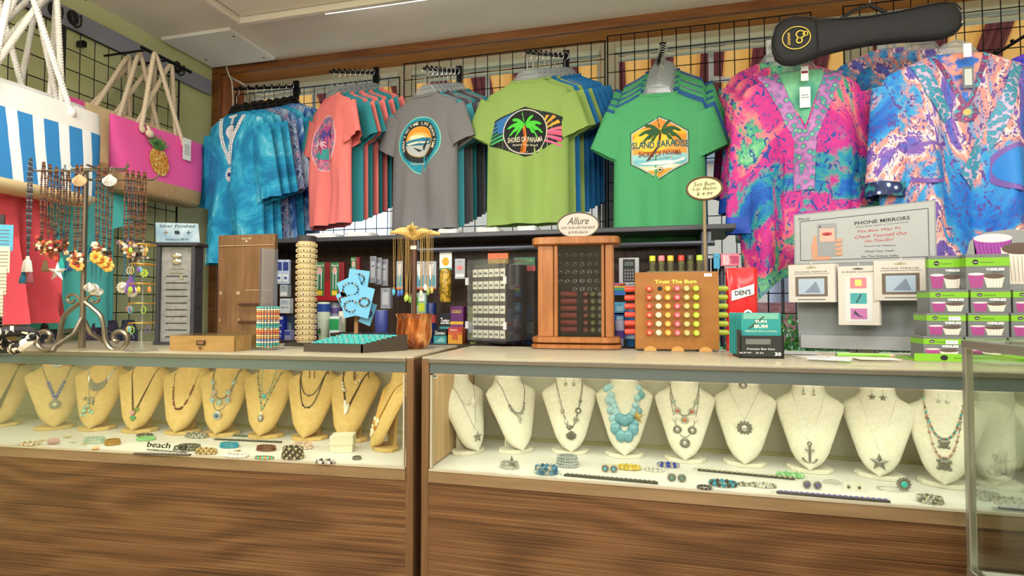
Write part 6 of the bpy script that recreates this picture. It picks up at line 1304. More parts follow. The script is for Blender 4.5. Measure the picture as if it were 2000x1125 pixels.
b.box((.0, .002, Hh*.77), (.05, .002, .003)); b.box((.0, .002, Hh*.73), (.05, .002, .004)); b.box((.02, .002, Hh*.68), (.012, .002, .014)); b.build('silver_charms', [M('#D8D2C0', .25, .8)], t)
for sd in (1,):
    for k in range(4): b = MB(); b.tube([(w*.53, .02, Hh*(.2+.18*k)), (w*.62, .0, Hh*(.19+.18*k)), (w*.66, -.005, Hh*(.215+.18*k))], .0018, 5); b.build('side_hook', [BLK], t)
sg = thing('card_sign', 'pale blue sign reading Silver Finished above the grey tower', 'sign', t.location+Vector((0, 0, Hh+.0135)), R(16)); b = MB(); b.prism([(-w*.55, 0), (w*.60, 0), (w*.55, 38*s3), (-w*.58, 40*s3)], .004); b.build('card', [NM('sign_blue', [(.35, '#7FA4BC'), (.6, '#B8CCD8')], 12, 3)], sg)
decal('lettering', sg, [(fit_text('Silver Finished', w*.95, .013, italic=.15), M('#24303C', .7), 1, (0, 33*s3)), (star(0, 20*s3, .012, .006, 8), M('#24303C', .7), 1), (star(-w*.3, 20*s3, .012, .004, 4), M('#8A6A5A', .7), 1), (star(w*.3, 20*s3, .012, .004, 4), M('#4A5A7A', .7), 1), (fit_text('Necklaces $9.99', w*.6, .010), M('#24303C', .7), 1, (0, 6*s3))])
# brown panel display
p = WY(462, 660, 1.97); p.z = ZC; s4 = S(p); Hh = WY(462, 459, 2.02).z-ZC; w = 130*s4
t = thing('display_board', 'tall brown wooden jewellery display board with empty rails', 'display board', p+Vector((0, .05, 0)), R(2)); WB = NM('brown_board', [(.3, '#6A4A2E'), (.6, '#7E5C3C'), (.8, '#8C6A48')], 5, 4, .4, (9, 9, 1), .45)
b = MB(); b.prism([(-w*.49, 0), (w*.47, 0), (w*.5, Hh), (-w*.5, Hh)], .02); b.build('board', [WB], t, bevel=.002)
b = MB(); b.box((0, .045, .010), (w*.9, .05, .02)); b.build('foot', [WB], t)
b = MB(); b.box((0, -.002, Hh*.9), (w*.98, .004, .003)); b.build('groove', [M('#B89A74', .5)], t)
for z in (.20, .36): b = MB(); b.tube([(-w*.06, -.02, Hh*z), (w*.48, -.02, Hh*z)], .0055, 8); [b.tube([(x, -.02, Hh*z), (x, .0, Hh*z)], .004, 6) for x in (-w*.04, w*.44)]; b.build('rail', [M('#4A2A1C', .4)], t)
decal('lettering', t, [(fit_text('Scent Oils', w*.17, .008, italic=.2), M('#E4D8C0', .6), 1, (-.0, Hh*.965)), (circ(0, Hh*.94, .006, .003), M('#E4D8C0', .6), 1)]+[(rect(x*w, z*Hh, x*w+.003, z*Hh+.014), M('#D8C8A8', .5), 1) for x, z in ((-.46, .45), (-.44, .45), (-.16, .45), (-.14, .45), (-.12, .45), (-.46, .2), (-.12, .2))]+[(rect(w*.0, Hh*.49, w*.45, Hh*.494), M('#C8B088', .5), 1)])
# shallow wooden tray with handle
p = cbase(393, 686); s5 = S(p); w = 143*s5; hh = 30*s5
t = thing('wooden_tray', 'shallow wooden tray box with glass lid and brass card handle', 'tray', p, R(3)); TW = NM('tray_wood', [(.3, '#8A6A3C'), (.7, '#A8854E')], 5, 4, .4, (1, 9, 9), .5)
b = MB(); b.box((0, .006, hh/2), (w, .012, hh)); b.box((-w/2+.005, .09, hh/2), (.01, .17, hh)); b.box((w/2-.005, .09, hh/2), (.01, .17, hh)); b.box((0, .17, hh/2), (w, .01, hh)); b.box((0, .09, .004), (w-.01, .17, .008)); b.build('box', [TW], t)
b = MB(); b.box((0, .09, hh+.002), (w, .18, .004)); b.build('glass_lid', [GLASS], t); b = MB(); b.box((0, .09, hh*.72), (w*.93, .15, .004)); b.build('jewel_bed', [NM('sparkle', [(.42, '#2A3440'), (.5, '#3A7AB0'), (.58, '#D8DCE0')], 60, 3, rough=.3)], t)
b = MB(); b.box((0, -.002, hh*.55), (.034, .004, .016)); b.box((0, -.004, hh*.56), (.024, .002, .010), 1); b.ball((0, -.006, hh*.22), .005, 0, 8, (1.2, .8, .8)); b.build('handle', [M('#4A3A2A', .4, .6), M('#7A5A40', .5)], t)
b = MB(); b.prism([(0, 0), (.035, 0), (.035, .05), (0, .055)], .003, 0); tag(b.build('card', [M('#8E7458', .6)], None, cbase(466, 684)+Vector((0, .02, 0)), 0), 'plain brown card leaning at the right end of the tray', 'card')
# acrylic tube with bracelets
p = cbase(512, 684); s6 = S(p); t = thing('bracelet_holder', 'clear acrylic bracelet tube with coloured bead bracelets stacked on it', 'jewellery stand', p+Vector((0, .03, 0)))
b = MB(); b.box((0, 0, .004), (.09, .07, .008)); b.build('base', [ACRYL], t); b = MB(); r = 17*s6
b.lathe([(r, .008), (r, (684-484)*s6), (r*.92, (684-484)*s6), (r*.92, .01)], 20); b.build('tube', [glassm('tube_acrylic', '#f0f2f8', .06, .05, .06, '#c8ccd8')], t)
cc = ['#5AB8B0', '#E8E0C8', '#D8884C', '#C86A54', '#EDE6D4', '#3F9C98', '#7A8AB8', '#E0C890', '#E8844C']
for k in range(19):
    z = .013+k*.0075*1.05; e = thing('bracelet', ['turquoise', 'cream', 'orange', 'coral red', 'ivory', 'teal', 'slate blue', 'sand', 'bright orange'][(k*5) % 9]+' bead bracelet threaded on the clear tube', 'bracelet', t.location+Vector((0, 0, z)), 0, 'bead bracelets on the clear tube')
    b = MB(); [b.ball((r*1.14*cos(a), r*1.14*sin(a), 0), .0042, i % 2, 6) for i, a in enumerate([2*pi*i/22 for i in range(22)])]; b.build('beads', [M(cc[(k*5) % 9], .35), M(cc[(k*5) % 9] if k % 4 else '#C8A060', .35)], e)
# tall bracelet column
p = cbase(588, 676); s7 = S(p); t = thing('bracelet_column', 'tall round display column with black cap', 'jewellery stand', p+Vector((0, .03, 0))); Hh = (676-460)*s7; r = 20*s7
b = MB(); b.lathe([(r*.85, .01), (r*.85, Hh)], 24); b.build('core', [M('#C8B890', .8)], t); b = MB(); b.lathe([(r*.92, Hh-.02), (r*.95, Hh), (r*.8, Hh+.003)], 24); b.build('cap', [M('#34323C', .4)], t); b = MB(); b.prism([(-.075, 0), (.065, 0), (.06, .014), (-.06, .014)], .08, 0, Matrix.Translation((0, -.04, 0))); b.build('base', [M('#3A342E', .5)], t)
rowc = ['#8A3A4C', '#3A342C', '#5A3A6A', '#6A5A48', '#4A342C', '#8A5A6A', '#2A2420', '#A0442E', '#6A4A9C', '#7A7A3C', '#4A6A5A', '#7A3A34', '#A85A3C', '#B8922C', '#3A2A24', '#4A4A4C', '#5A4038', '#9A7A4A']
for k in range(18):
    z = .02+(Hh-.045)*(k+.5)/18; e = thing('bracelet', 'beaded bracelet with %s centre stones wrapped on the tall column' % ['wine', 'charcoal', 'plum', 'taupe', 'brown', 'rose', 'black', 'brick', 'violet', 'olive', 'green', 'maroon', 'rust', 'amber', 'espresso', 'grey', 'umber', 'gold'][k], 'bracelet', t.location+Vector((0, 0, z)), 0, 'bracelets wrapped round the tall column')
    b = MB(); b.lathe([(r*.88, -.0055), (r*.95, -.0045), (r*.95, .0045), (r*.88, .0055)], 24, cap=False)
    for q in (-1, 1): [b.ball((r*.97*cos(a), r*.97*sin(a), q*.0047), .0022, 0, 4) for a in [2*pi*i/34 for i in range(34)]]
    b.build('band', [M('#DCCB9C', .5)], e); b = MB(); [b.ball((r*.98*cos(a), r*.98*sin(a), 0), .0034, i % 2, 5) for i, a in enumerate([2*pi*i/20 for i in range(20)])]; b.build('stones', [M(rowc[k], .3), M('#B8A47C', .4)], e)
# dark wedge rack with turquoise rows
p = cbase(650, 688); s8 = S(p); t = thing('bracelet_ramp', 'dark wooden ramp with rows of turquoise braided bracelets', 'jewellery stand', p, 0); w = 130*s8; DW = M('#3E342A', .5)
b = MB(); b.box((0, .006, .014), (w, .012, .028)); b.build('front_board', [DW], t)
b = MB(); b.add([(w/2, 0, 0), (w/2+.10, .14, 0), (w/2+.10, .14, .058), (w/2, 0, .028), (w/2-.008, 0, 0), (w/2+.092, .14, 0), (w/2+.092, .14, .058), (w/2-.008, 0, .028)], [(0, 1, 2, 3), (7, 6, 5, 4), (3, 2, 6, 7), (0, 3, 7, 4), (1, 5, 6, 2), (0, 4, 5, 1)], 0, False); b.build('side_board', [DW], t)
b = MB(); b.add([(-w/2, .01, .022), (w/2, .01, .022), (w/2+.09, .14, .05), (-w/2+.06, .14, .05)], [(0, 1, 2, 3)], 0, False); b.add([(-w/2, .01, .0), (w/2, .01, .0), (w/2+.09, .14, .0), (-w/2+.06, .14, .0)], [(3, 2, 1, 0)], 0, False); b.build('ramp_board', [M('#2C2824', .6)], t)
for k in range(7):
    e = thing('braided_bracelet', ['turquoise braided bracelet lying on the dark ramp', 'turquoise and silver braided bracelet lying on the dark ramp'][k % 2], 'bracelet', t.location+Vector((0, .022+.017*k, .028+.0037*k)), 0, 'turquoise bracelets on the dark ramp')
    b = MB(); x0 = -w/2+.02+.009*k; x1 = w/2-.004+.011*k; n = 34
    for i in range(n): u = i/(n-1); b.ball((x0+(x1-x0)*u, .003*sin(i*1.9), .003), .0042, 0 if (i+k) % (5 if k % 2 else 9) else 1, 5)
    b.build('beads', [M('#4FC0BC', .35), M('#C8D0CC', .3, .5)], e)
# wicker baskets with cards
def basket(px, py, rpx, col, label):
    p = cbase(px, py); s_ = S(p); r = rpx*s_; t = thing('basket', label, 'basket', p+Vector((0, r*.8, 0))); n = 26; rows = 5; h = .045; b = MB()
    b.lathe([(r*.62, 0), (r*.66, .003), (0, .004)], 20)
    for j in range(rows):
        z = h*(j+.5)/rows; rr = r*(.66+.34*(z/h)); b.tube([(rr*cos(a)*(1+.02*(-1)**(i+j)), rr*sin(a)*(1+.02*(-1)**(i+j)), z) for i, a in enumerate([2*pi*i/n for i in range(n)])], .005, 5, 0, True)
    b.build('weave', [M(col, .5)], t); b = MB(); b.tube([(r*1.02*cos(a), r*1.02*sin(a), h) for a in [2*pi*i/n for i in range(n)]], .006, 6, 0, True); b.build('rim', [M(col, .5)], t); return t, r
bk, r = basket(688, 668, 34, '#2A241E', 'dark brown wicker basket with blue bracelet cards'); bk.location.z += .0; bk2, r2 = basket(740, 662, 26, '#2A3048', 'navy wicker basket behind the glazed pot')
for o in (bk, bk2): o.location.y = 2.02 if o is bk else 2.05; o.location.z = ZC+.0
bk.location = (WY(686, 650, 2.06).x, 2.06, ZC); bk2.location = (WY(738, 650, 2.07).x, 2.07, ZC)
for q_ in (bk, bk2): q_.scale = (1, 1, 1)
st2 = thing('card_rack', 'wooden stick rack of light blue bracelet cards in the basket', 'display rack', bk.location+Vector((0, 0, .006))); sb = S(bk.location)
b = MB(); b.box((.012, .02, .14), (.016, .008, .28)); b.build('stick', [M('#B88A5A', .6)], st2); b = MB(); b.box((.004, .012, .215), (.045, .004, .028)); b.build('price_card', [WH if 'WH' in globals() else M('#F0F0EE')], st2)
LBC = M('#6FB8E0', .5); nP = 0
for k, (px, py, a, w_, h_) in enumerate([(700, 545, -8, 44, 36), (685, 565, 22, 48, 46), (686, 598, 12, 40, 40), (712, 590, -14, 30, 60), (718, 612, -20, 26, 44), (670, 585, 30, 20, 30)]):
    pp = WY(px, py, 2.05-.012*(k % 4)); e = thing('bracelet_card', ['light blue card at the top of the basket rack', 'light blue card with dark beads and bronze charm', 'light blue card with large dark stone bracelet', 'light blue card tilted to the right', 'light blue card lowest on the right of the rack', 'small light blue card tucked at the left'][k], 'card', pp); sq = S(pp)
    b = MB(); b.prism([(x*cos(R(a))-z*sin(R(a)), x*sin(R(a))+z*cos(R(a))) for x, z in rect(-w_*sq/2, -h_*sq/2, w_*sq/2, h_*sq/2)], .003); b.build('card', [LBC], e)
    rr = min(w_, h_)*sq*.36; b = MB(); [b.ball((rr*cos(q), -.003, rr*.75*sin(q)+.0), .0042, i % 3, 6) for i, q in enumerate([2*pi*i/14 for i in range(14)])]; b.build('beads', [M('#2A2A30', .3), M('#4A4A54', .3), M('#B8783C', .3)], e)
# glazed pot with starfish necklace tree
p = cbase(795, 683); s9 = S(p); t = thing('glazed_pot', 'amber brown glazed ribbed pot at the corner of the left case', 'pot', p+Vector((0, 33*s9, 0))); Hh = 70*s9
def ribp(r, z, n=48): return [(r*(1-.05*abs(cos(6*a))**3)*cos(a), r*(1-.05*abs(cos(6*a))**3)*sin(a), z) for a in [2*pi*i/n for i in range(n)]]
GLZ = NM('amber_glaze', [(.3, '#4A200A'), (.45, '#7A3A14'), (.58, '#A8602C'), (.7, '#D8A068')], 30, 3, .8, (1, 1, .25), .06)
r = 37*s9; b = MB(); b.rings([ribp(r*q, z*Hh) for q, z in [(.62, 0), (.70, .04), (.85, .16), (.97, .34), (.98, .5), (.94, .75), (.93, .85), (1.02, .96), (1.03, 1.0), (.94, 1.0), (.86, .85), (.86, .5), (.5, .3)]], cap0=True, cap1=True); b.build('pot', [GLZ], t, ang=60)
tr = thing('necklace_stand', 'wooden post with yellow starfish top standing in the amber pot', 'jewellery stand', t.location+Vector((0, 0, Hh*.3+.001))); zz = (683-462)*s9-Hh*.3
b = MB(); b.tube([(0, 0, 0), (0, 0, zz)], .010, 8); b.build('post', [M('#5A3A2A', .5)], tr); b = MB(); b.box((0, -.01, zz-.035), (.024, .004, .014)); b.build('price_card', [M('#C8C4B8', .6)], tr)
YST = NM('yellow_starfish', [(.3, '#C8A050'), (.7, '#E0C07C')], 60, rough=.6, bump=.6)
b = MB(); R0 = 52*s9
for k in range(7):
    a = 2*pi*k/7+.3; pts = [(R0*u*cos(a), R0*u*sin(a)*.85, zz+.008+.028*math.sin(u*2.4)*(.5+.5*(k % 2))) for u in [i/6 for i in range(7)]]; b.tube(pts, [.016*(1-.8*(i/6))+.002 for i in range(7)], 8)
star3(b, (0, 0, 0), .028, 0, Matrix.Translation((0, -.02, zz+.035))); b.ball((0, 0, zz+.008), .022, 0, 10, (1, 1, .6)); b.build('starfish_top', [YST], tr)
rnd = random.Random(3)
for k, (px, ln, c, lb) in enumerate([(754, 105, '#4FA8C8', 'thin gold necklace with aqua drop'), (766, 108, '#3A5FA8', 'gold chain with blue oval'), (772, 106, '#3A6AB0', 'gold chain with cobalt blue oval'), (782, 118, '#9AB84C', 'gold chain with lime stone'), (785, 116, '#A8C45A', 'gold chain with green leaf stone'), (788, 120, '#8AAE40', 'gold chain with moss green stone'), (812, 108, '#C8CCC0', 'silver chain with pearl cluster'), (817, 110, '#B8C4B0', 'silver chain with pale charm'), (822, 96, '#D8DCD8', 'silver chain with clear drop'), (827, 100, '#A8B4A8', 'silver chain with grey charm'), (832, 105, '#8A9A4C', 'gold chain with olive charm'), (837, 102, '#C8B060', 'gold chain with bell charm')]):
    dx = (px-795)*s9; dy = -.012-.02*rnd.random(); e = thing('necklace', lb+' on the starfish stand', 'necklace', tr.location+Vector((dx, dy, zz+.006)), 0, 'necklaces on the starfish stand'); Ln = ln*s9
    b = MB(); b.tube([(-.003, 0, 0), (-.002, 0, -Ln*.6), (0, 0, -Ln)], .0009, 4); b.tube([(.003, .004, 0), (.002, .003, -Ln*.6), (0, 0, -Ln)], .0009, 4); b.build('chain', [M('#C8A468', .35, .6)], e); b = MB(); b.ball((0, 0, -Ln-.012), .009, 0, 8, (.8, .5, 1.5)); b.tube([(.004*cos(q), 0, -Ln+.004+.004*sin(q)) for q in [2*pi*i/8 for i in range(8)]], .0008, 4, 1, True); b.build('pendant', [M(c, .2), M('#C8A468', .35, .6)], e)
# acrylic earring spinner
p = cbase(965, 676); s10 = S(p); w = 62*s10; Hh = 160*s10
t = thing('earring_spinner', 'clear acrylic earring spinner case filled with cream cards', 'display case', p+Vector((0, w*.8, 0)), R(-22)); ww = 1.55*w
b = MB(); b.lathe([(.05, 0), (.05, .006), (.03, .008), (.03, .012)], 20); b.build('turntable', [BLK], t)
b = MB(); b.box((0, 0, .016), (ww, ww, .008)); b.build('floor', [M('#24242A', .3)], t)
for x, y, dx, dy in ((0, -ww/2, ww, .004), (0, ww/2, ww, .004), (-ww/2, 0, .004, ww), (ww/2, 0, .004, ww)): b = MB(); b.box((x, y, .02+Hh/2), (dx, dy, Hh)); b.build('pane', [ACRYL], t)
b = MB(); b.box((0, 0, .022+Hh), (ww, ww, .004)); b.build('lid', [ACRYL], t)
for x, z in ((-ww/2, .8), (-ww/2, .25), (ww/2, .8), (ww/2, .25)): b = MB(); b.box((x, -ww/2-.004, Hh*z), (.012, .008, .03)); b.build('hinge', [M('#D0D4D8', .2)], t)
b = MB(); b.box((0, 0, .02+Hh*.48), (ww*.80, ww*.80, Hh*.94)); b.build('core', [M('#4A4038', .6)], t)
CR = M('#F0E8D4', .6); c0 = None; cnt = 0
for fc in range(2):
    for i in range(6 if fc == 0 else 3):
        for j in range(6):
            u = -ww*.36+ww*.72*(i/5 if fc == 0 else i/2); z = .035+Hh*.94*(j+.25)/6.2
            loc = Vector((u, -ww*.42, z)) if fc == 0 else Vector((-ww*.42, u, z)); mt = Matrix.Rotation(R(-22), 3, 'Z')
            if c0 is None:
                c0 = thing('earring_card', 'cream earring card hung in the acrylic spinner', 'earring card', t.location+mt @ loc, R(-22), 'earring cards in the acrylic spinner')
                b = MB(); b.prism(rect(-ww*.063, -.017, ww*.063, .015), .001); b.build('card', [CR], c0)
                for q in (-1, 1): b = MB(); b.ball((q*.004, -.002, -.002), .003, 0, 5, (1, .6, 1.8)); b.build('stud', [M('#4A4A4A', .3, .7)], c0)
            else: dup(c0, t.location+mt @ loc, R(-22) if fc == 0 else R(-22-90))
# wooden cabinet
p = cbase(1120, 683); s11 = S(p); W_c = 150*s11; Hh = 223*s11; D_c = .16
t = thing('wooden_cabinet', 'wooden cabinet with dark glass door and rounded top', 'display cabinet', p+Vector((0, .10, 0)), R(3))
def slab(z0, z1, w, d, m, nm):
    b = MB(); n = 32; rings = [[((w/2-e)*math.copysign(abs(cos(a))**.35, cos(a)), (d/2-e)*math.copysign(abs(sin(a))**.35, sin(a)), z) for a in [2*pi*i/n for i in range(n)]] for z, e in ((z0, .006), (z0+.004, 0), (z1-.004, 0), (z1, .006))]
    b.rings(rings, cap0=True, cap1=True); return b.build(nm, [m], t, ang=50)
slab(.0, .018, W_c*1.2, D_c*1.2, WOODC, 'turning_base'); slab(.022, .045, W_c*1.18, D_c*1.18, WOODC, 'plinth'); slab(Hh-.03, Hh, W_c*1.18, D_c*1.22, WOODC, 'top')
zb0, zb1 = .045, Hh-.03; hc = zb1-zb0
for x, w_ in ((-W_c*.39, W_c*.20), (-W_c*.255, W_c*.05), (W_c*.44, W_c*.10), (W_c*.36, W_c*.04)): b = MB(); b.box((x, -D_c*.42-(0.004 if w_ < W_c*.06 else 0), zb0+hc/2), (w_, .018, hc)); b.build('front_post', [WOODC], t, bevel=.003)
for x in (-W_c*.48, W_c*.48): b = MB(); b.box((x, .0, zb0+hc/2), (.012, D_c*.86, hc)); b.build('side_panel', [WOODC], t)
b = MB(); b.box((0, D_c*.42, zb0+hc/2), (W_c*.96, .01, hc)); b.build('back_panel', [M('#3A2A22', .6)], t)
b = MB(); b.box((W_c*.055, -D_c*.40, zb0+hc/2), (W_c*.60, .004, hc)); b.build('glass_door', [glassm('dark_glass', '#d8dcde', .04, .02)], t)
b = MB(); b.box((W_c*.055, -D_c*.12, zb0+hc/2), (W_c*.62, .01, hc*.98)); b.build('inner_board', [M('#2A2628', .6)], t); FR = -D_c*.12-.005
ring0 = None; mt = Matrix.Rotation(R(3), 3, 'Z')
for j, z in enumerate((.90, .80, .71, .61, .52)):
    for i in range(6 if j < 4 else 4):
        x = W_c*(-.22+.10*(i+(0 if j < 4 else 2))); loc = t.location+mt @ Vector((x, FR-.004, zb0+hc*z))
        if ring0 is None:
            ring0 = thing('ring', 'silver ring in the ring rows of the dark glass cabinet', 'ring', loc, R(3), 'silver rings in the wooden cabinet'); b = MB(); b.tube([(.008*cos(a), 0, .005*sin(a)) for a in [2*pi*i_/14 for i_ in range(14)]], .0022, 6, 0, True); b.build('band', [M('#D0CEC8', .2, .9)], ring0); b = MB(); b.ball((0, -.002, .005), .003, 0, 6); b.build('setting', [M('#E8E6E0', .1, .5)], ring0)
        else: dup(ring0, loc, R(3))
lb0 = None
def balm(loc, col, rz, label, group, side=False, up=False):
    e = thing('lip_balm', label, 'lip balm', loc, rz, group); T = Matrix.Rotation(R(90), 4, 'X') if not up else Matrix.Identity(4)
    b = MB(); b.lathe([(.0105, -.03), (.0105, .028), (.0088, .031)], 12, 0, T); b.build('tube', [M(col, .35)], e); b = MB(); b.lathe([(.0042, .0313), (.0025, .0316)], 10, 0, T, cap=False); b.build('cap_mark', [M('#F0E4C0', .5)], e); return e
b = MB(); b.tube([(W_c*.10, FR-.002, zb0+hc*.11), (W_c*.10, FR-.0005, zb0+hc*.11)], .010, 14); b.build('keyhole', [BLK], t)
DC = [('#A83A3C', 'dark red'), ('#8A8C3C', 'olive'), ('#A09A94', 'grey')]; bprot = {}
for i, (c, nm) in enumerate(DC):
    for j in range(6):
        x = W_c*(.13+.095*i); z = zb0+hc*(.075+.078*j); loc = t.location+mt @ Vector((x, FR+.006, z))
        if c not in bprot: bprot[c] = balm(loc, c, R(3), nm+' capped lip balm in the lower part of the wooden cabinet', nm+' lip balms in the wooden cabinet')
        else: dup(bprot[c], loc)
for j in range(6):
    loc = t.location+mt @ Vector((-W_c*.10, FR-.012, zb0+hc*(.075+.078*j)))
    if j == 0: b0_ = balm(loc, '#C8504C', R(93), 'red lip balm lying sideways inside the wooden cabinet', 'sideways red lip balms in the cabinet')
    else: dup(b0_, loc)
# oval sign on top
so = thing('oval_sign', 'small oval sign reading Allure on top of the wooden cabinet', 'sign', t.location+Vector((.008, -.02, Hh)), R(3)); zz = 27*s11
b = MB(); b.prism(circ(0, zz, 42*s11, 26*s11, 32), .006); b.build('plaque', [M('#C4BEB4', .6), ], so, bevel=.001)
b = MB(); b.tube([(42*s11*cos(a), 0, zz+26*s11*sin(a)) for a in [2*pi*i/36 for i in range(36)]], .0028, 6, 0, True); b.build('rim', [M('#5A564E', .5)], so); b = MB(); b.box((0, .015, .003), (.05, .03, .006)); b.build('foot', [M('#5A564E', .5)], so)
TK = M('#2E2A28', .6); decal('lettering', so, [(fit_text('Allure', 44*s11, 15*s11, italic=.4), TK, 1, (0, zz+9*s11)), (fit_text('LIVE YOUR LIFE ONE BALM', 68*s11, 5*s11), TK, 1, (0, zz-5*s11)), (fit_text('$19.99 EACH', 40*s11, 6*s11, italic=.3), TK, 1, (0, zz-15*s11))])
# Trust The Bum lip balm display
p = cbase(1322, 686); s12 = S(p); W_b = 158*s12; Hh = 154*s12; D_b = .07
t = thing('lip_balm_display', 'caramel wooden lip balm display lettered Trust The Bum', 'display stand', p+Vector((0, .0, 0)), R(3)); CB = NM('caramel_board', [(.3, '#8E5A20'), (.7, '#A26C2C')], 3, 3, .3, (1, 1, 5), .45)
b = MB(); b.box((0, D_b/2, Hh/2+.004), (W_b, D_b, Hh-.004)); b.build('board', [CB], t, bevel=.002)
for x in (-.6, 0, .6): b = MB(); b.box((x*W_b/2, D_b/2, .003), (.03, D_b, .006)); b.build('foot', [BLK], t)
decal('lettering', t, [(fit_text('Trust The Bum', W_b*.50, .013, bold=.03), M('#E8DC5C', .5), 1, (-W_b*.01, Hh*.885)), (rect(W_b*.33, Hh*.945, W_b*.42, Hh*.985), WH, 1), (fit_text('4.99', W_b*.06, .004), TK, 2, (W_b*.375, Hh*.965))]+[(circ(W_b*(-.32+.33*i), 0, .022, .017, 14, 0, pi), M('#C4924E', .5), 1) for i in range(3)])
mt = Matrix.Rotation(R(3), 3, 'Z'); BC = [('#E0483C', 'red'), ('#D8D0B8', 'white'), ('#E0A83C', 'amber yellow'), ('#DC5C74', 'pink'), ('#B8B06A', 'khaki'), ('#B4CC2C', 'lime')]
for i, (c, nm) in enumerate(BC):
    pr = None
    for j in range(6):
        if i == 1 and j == 5: b = MB(); b.tube([(W_b*(-.32+.112*i+.01), -.0006, Hh*(.235+.112*j)), (W_b*(-.32+.112*i+.01), .001, Hh*(.235+.112*j))], .0085, 14); b.build('empty_hole', [BLK], t); continue
        loc = t.location+mt @ Vector((W_b*(-.33+.112*i), .012, Hh*(.235+.112*j)))
        if pr is None: pr = balm(loc, c, R(3), nm+' capped lip balm in its column on the caramel front', nm+' lip balms on the caramel display'); 
        else: dup(pr, loc)
for j in range(6):
    loc = t.location+mt @ Vector((W_b/2+.018, .04, Hh*(.235+.112*j)))
    if j == 0: e = balm(loc, '#A8B83C', R(93), 'lime ringed lip balm sticking out of the right side', 'lip balms sticking out of the right side'); recolor(e.children[0], {0: M('#C8D0D8', .2)}) ; b = MB(); b.lathe([(.0088, -.012), (.0088, .004)], 12, 0, Matrix.Rotation(R(90), 4, 'X'), cap=False); b.build('ring_band', [M('#A8C020', .4)], e)
    else: dup(e, loc)
    loc = t.location+mt @ Vector((-W_b/2-.006, .05, Hh*(.235+.112*j)))
    if j == 0: e2 = balm(loc, '#E04C3C', R(-87), 'red lip balm poking out of the left side', 'red lip balms on the left side')
    else: dup(e2, loc)
b = MB(); b.box((0, D_b*.5, Hh+.003), (W_b*.7, D_b*.7, .006)); b.build('top_tray', [glassm('clear_tray', '#eef2f4', .1, .05, .1)], t)
for i, (x, c, nm) in enumerate([(-.28, '#B8C02C', 'lime'), (-.17, '#E07884', 'pink'), (-.06, '#E0B83C', 'yellow'), (.07, '#D8342C', 'red'), (.18, '#3A3A30', 'black'), (.29, '#A8C83C', 'green')]):
    e = thing('lip_balm', nm+' capped clear tube standing on top of the caramel display', 'lip balm', t.location+mt @ Vector((W_b*x, D_b*.35, Hh+.0065)), R(3), 'tubes standing on the caramel display')
    b = MB(); b.lathe([(.011, 0), (.011, .036)], 12); b.build('tube', [glassm('balm_tube', '#d8d8b8', .12, .05, .3, '#8A8A5A')], e); b = MB(); b.lathe([(.0112, .037), (.0112, .054), (.010, .056)], 12); b.build('cap', [M(c, .35)], e); b = MB(); b.lathe([(.0112, .008), (.0112, .026)], 12, cap=False); b.build('label_band', [M('#4A4630', .4)], e)
# hand-lettered sign on a stand behind the display
sp = WY(1376, 392, 2.22); t2_ = thing('sign_stand', 'oval cream hand-lettered price sign raised on a stand behind the display', 'sign', (sp.x, 2.22, ZC-.0)); 
t2_.location = (WY(1376, 392, 2.132).x, 2.132, ZC); s13 = S(WY(1376, 392, 2.132)); zc_ = WY(1376, 368, 2.132).z-ZC
b = MB(); b.prism(circ(0, zc_, 33*s13, 22*s13, 32), .010); b.build('plaque', [M('#D8CE9C', .5)], t2_, bevel=.002); b = MB(); b.tube([(33*s13*cos(a), .002, zc_+22*s13*sin(a)) for a in [2*pi*i/36 for i in range(36)]], .0045, 6, 0, True); b.build('rim', [M('#5A4430', .5)], t2_)
decal('lettering', t2_, [(fit_text('Sun Bum', 40*s13, 8*s13, italic=.2), TK, 1, (-.0, zc_+9*s13)), (fit_text('Lip Balm', 44*s13, 8*s13, italic=.2), TK, 1, (0, zc_-1*s13)), (fit_text('$ 4.99', 30*s13, 7*s13, italic=.2), TK, 1, (0, zc_-11*s13))])
b = MB(); b.tube([(0, .006, .01), (0, .006, zc_-.0)], .006, 8); b.build('stem', [M('#8A7A5A', .5)], t2_); b = MB(); b.lathe([(.016, 0), (.016, .008), (.008, .014)], 20, 0, Matrix.Translation((0, .006, 0))); b.build('foot', [M('#8A7A5A', .5)], t2_)
# Sun Bum face packs
p = cbase(1488, 700); s14 = S(p); t = thing('counter_box', 'black counter box of teal sunscreen packs with number 30', 'display box', p, R(4)); w = 82*s14; h = 44*s14
b = MB(); b.box((0, .004, h/2), (w, .008, h)); b.box((-w/2+.003, .05, h*.62), (.006, .10, h*1.24)); b.box((w/2-.003, .05, h*.5), (.006, .10, h)); b.box((0, .05, .003), (w, .1, .006)); b.box((0, .1, h*.8), (w, .006, h*1.6)); b.build('carton', [M('#26282A', .4)], t)
decal('lettering', t, [(fit_text('Premium Skin Care', w*.62, .006), WH, 1, (-w*.02, h*.42)), (fit_text('SPF 30', w*.55, .004), WH, 1, (-.03, h*.24)), (fit_text('30', w*.14, .011, bold=.03), WH, 1, (w*.36, h*.2)), (rect(-w*.36, h*.62, w*.2, h*.86), M('#6A6E6C', .4), 1)])
ts = M('#2E9090', .35)
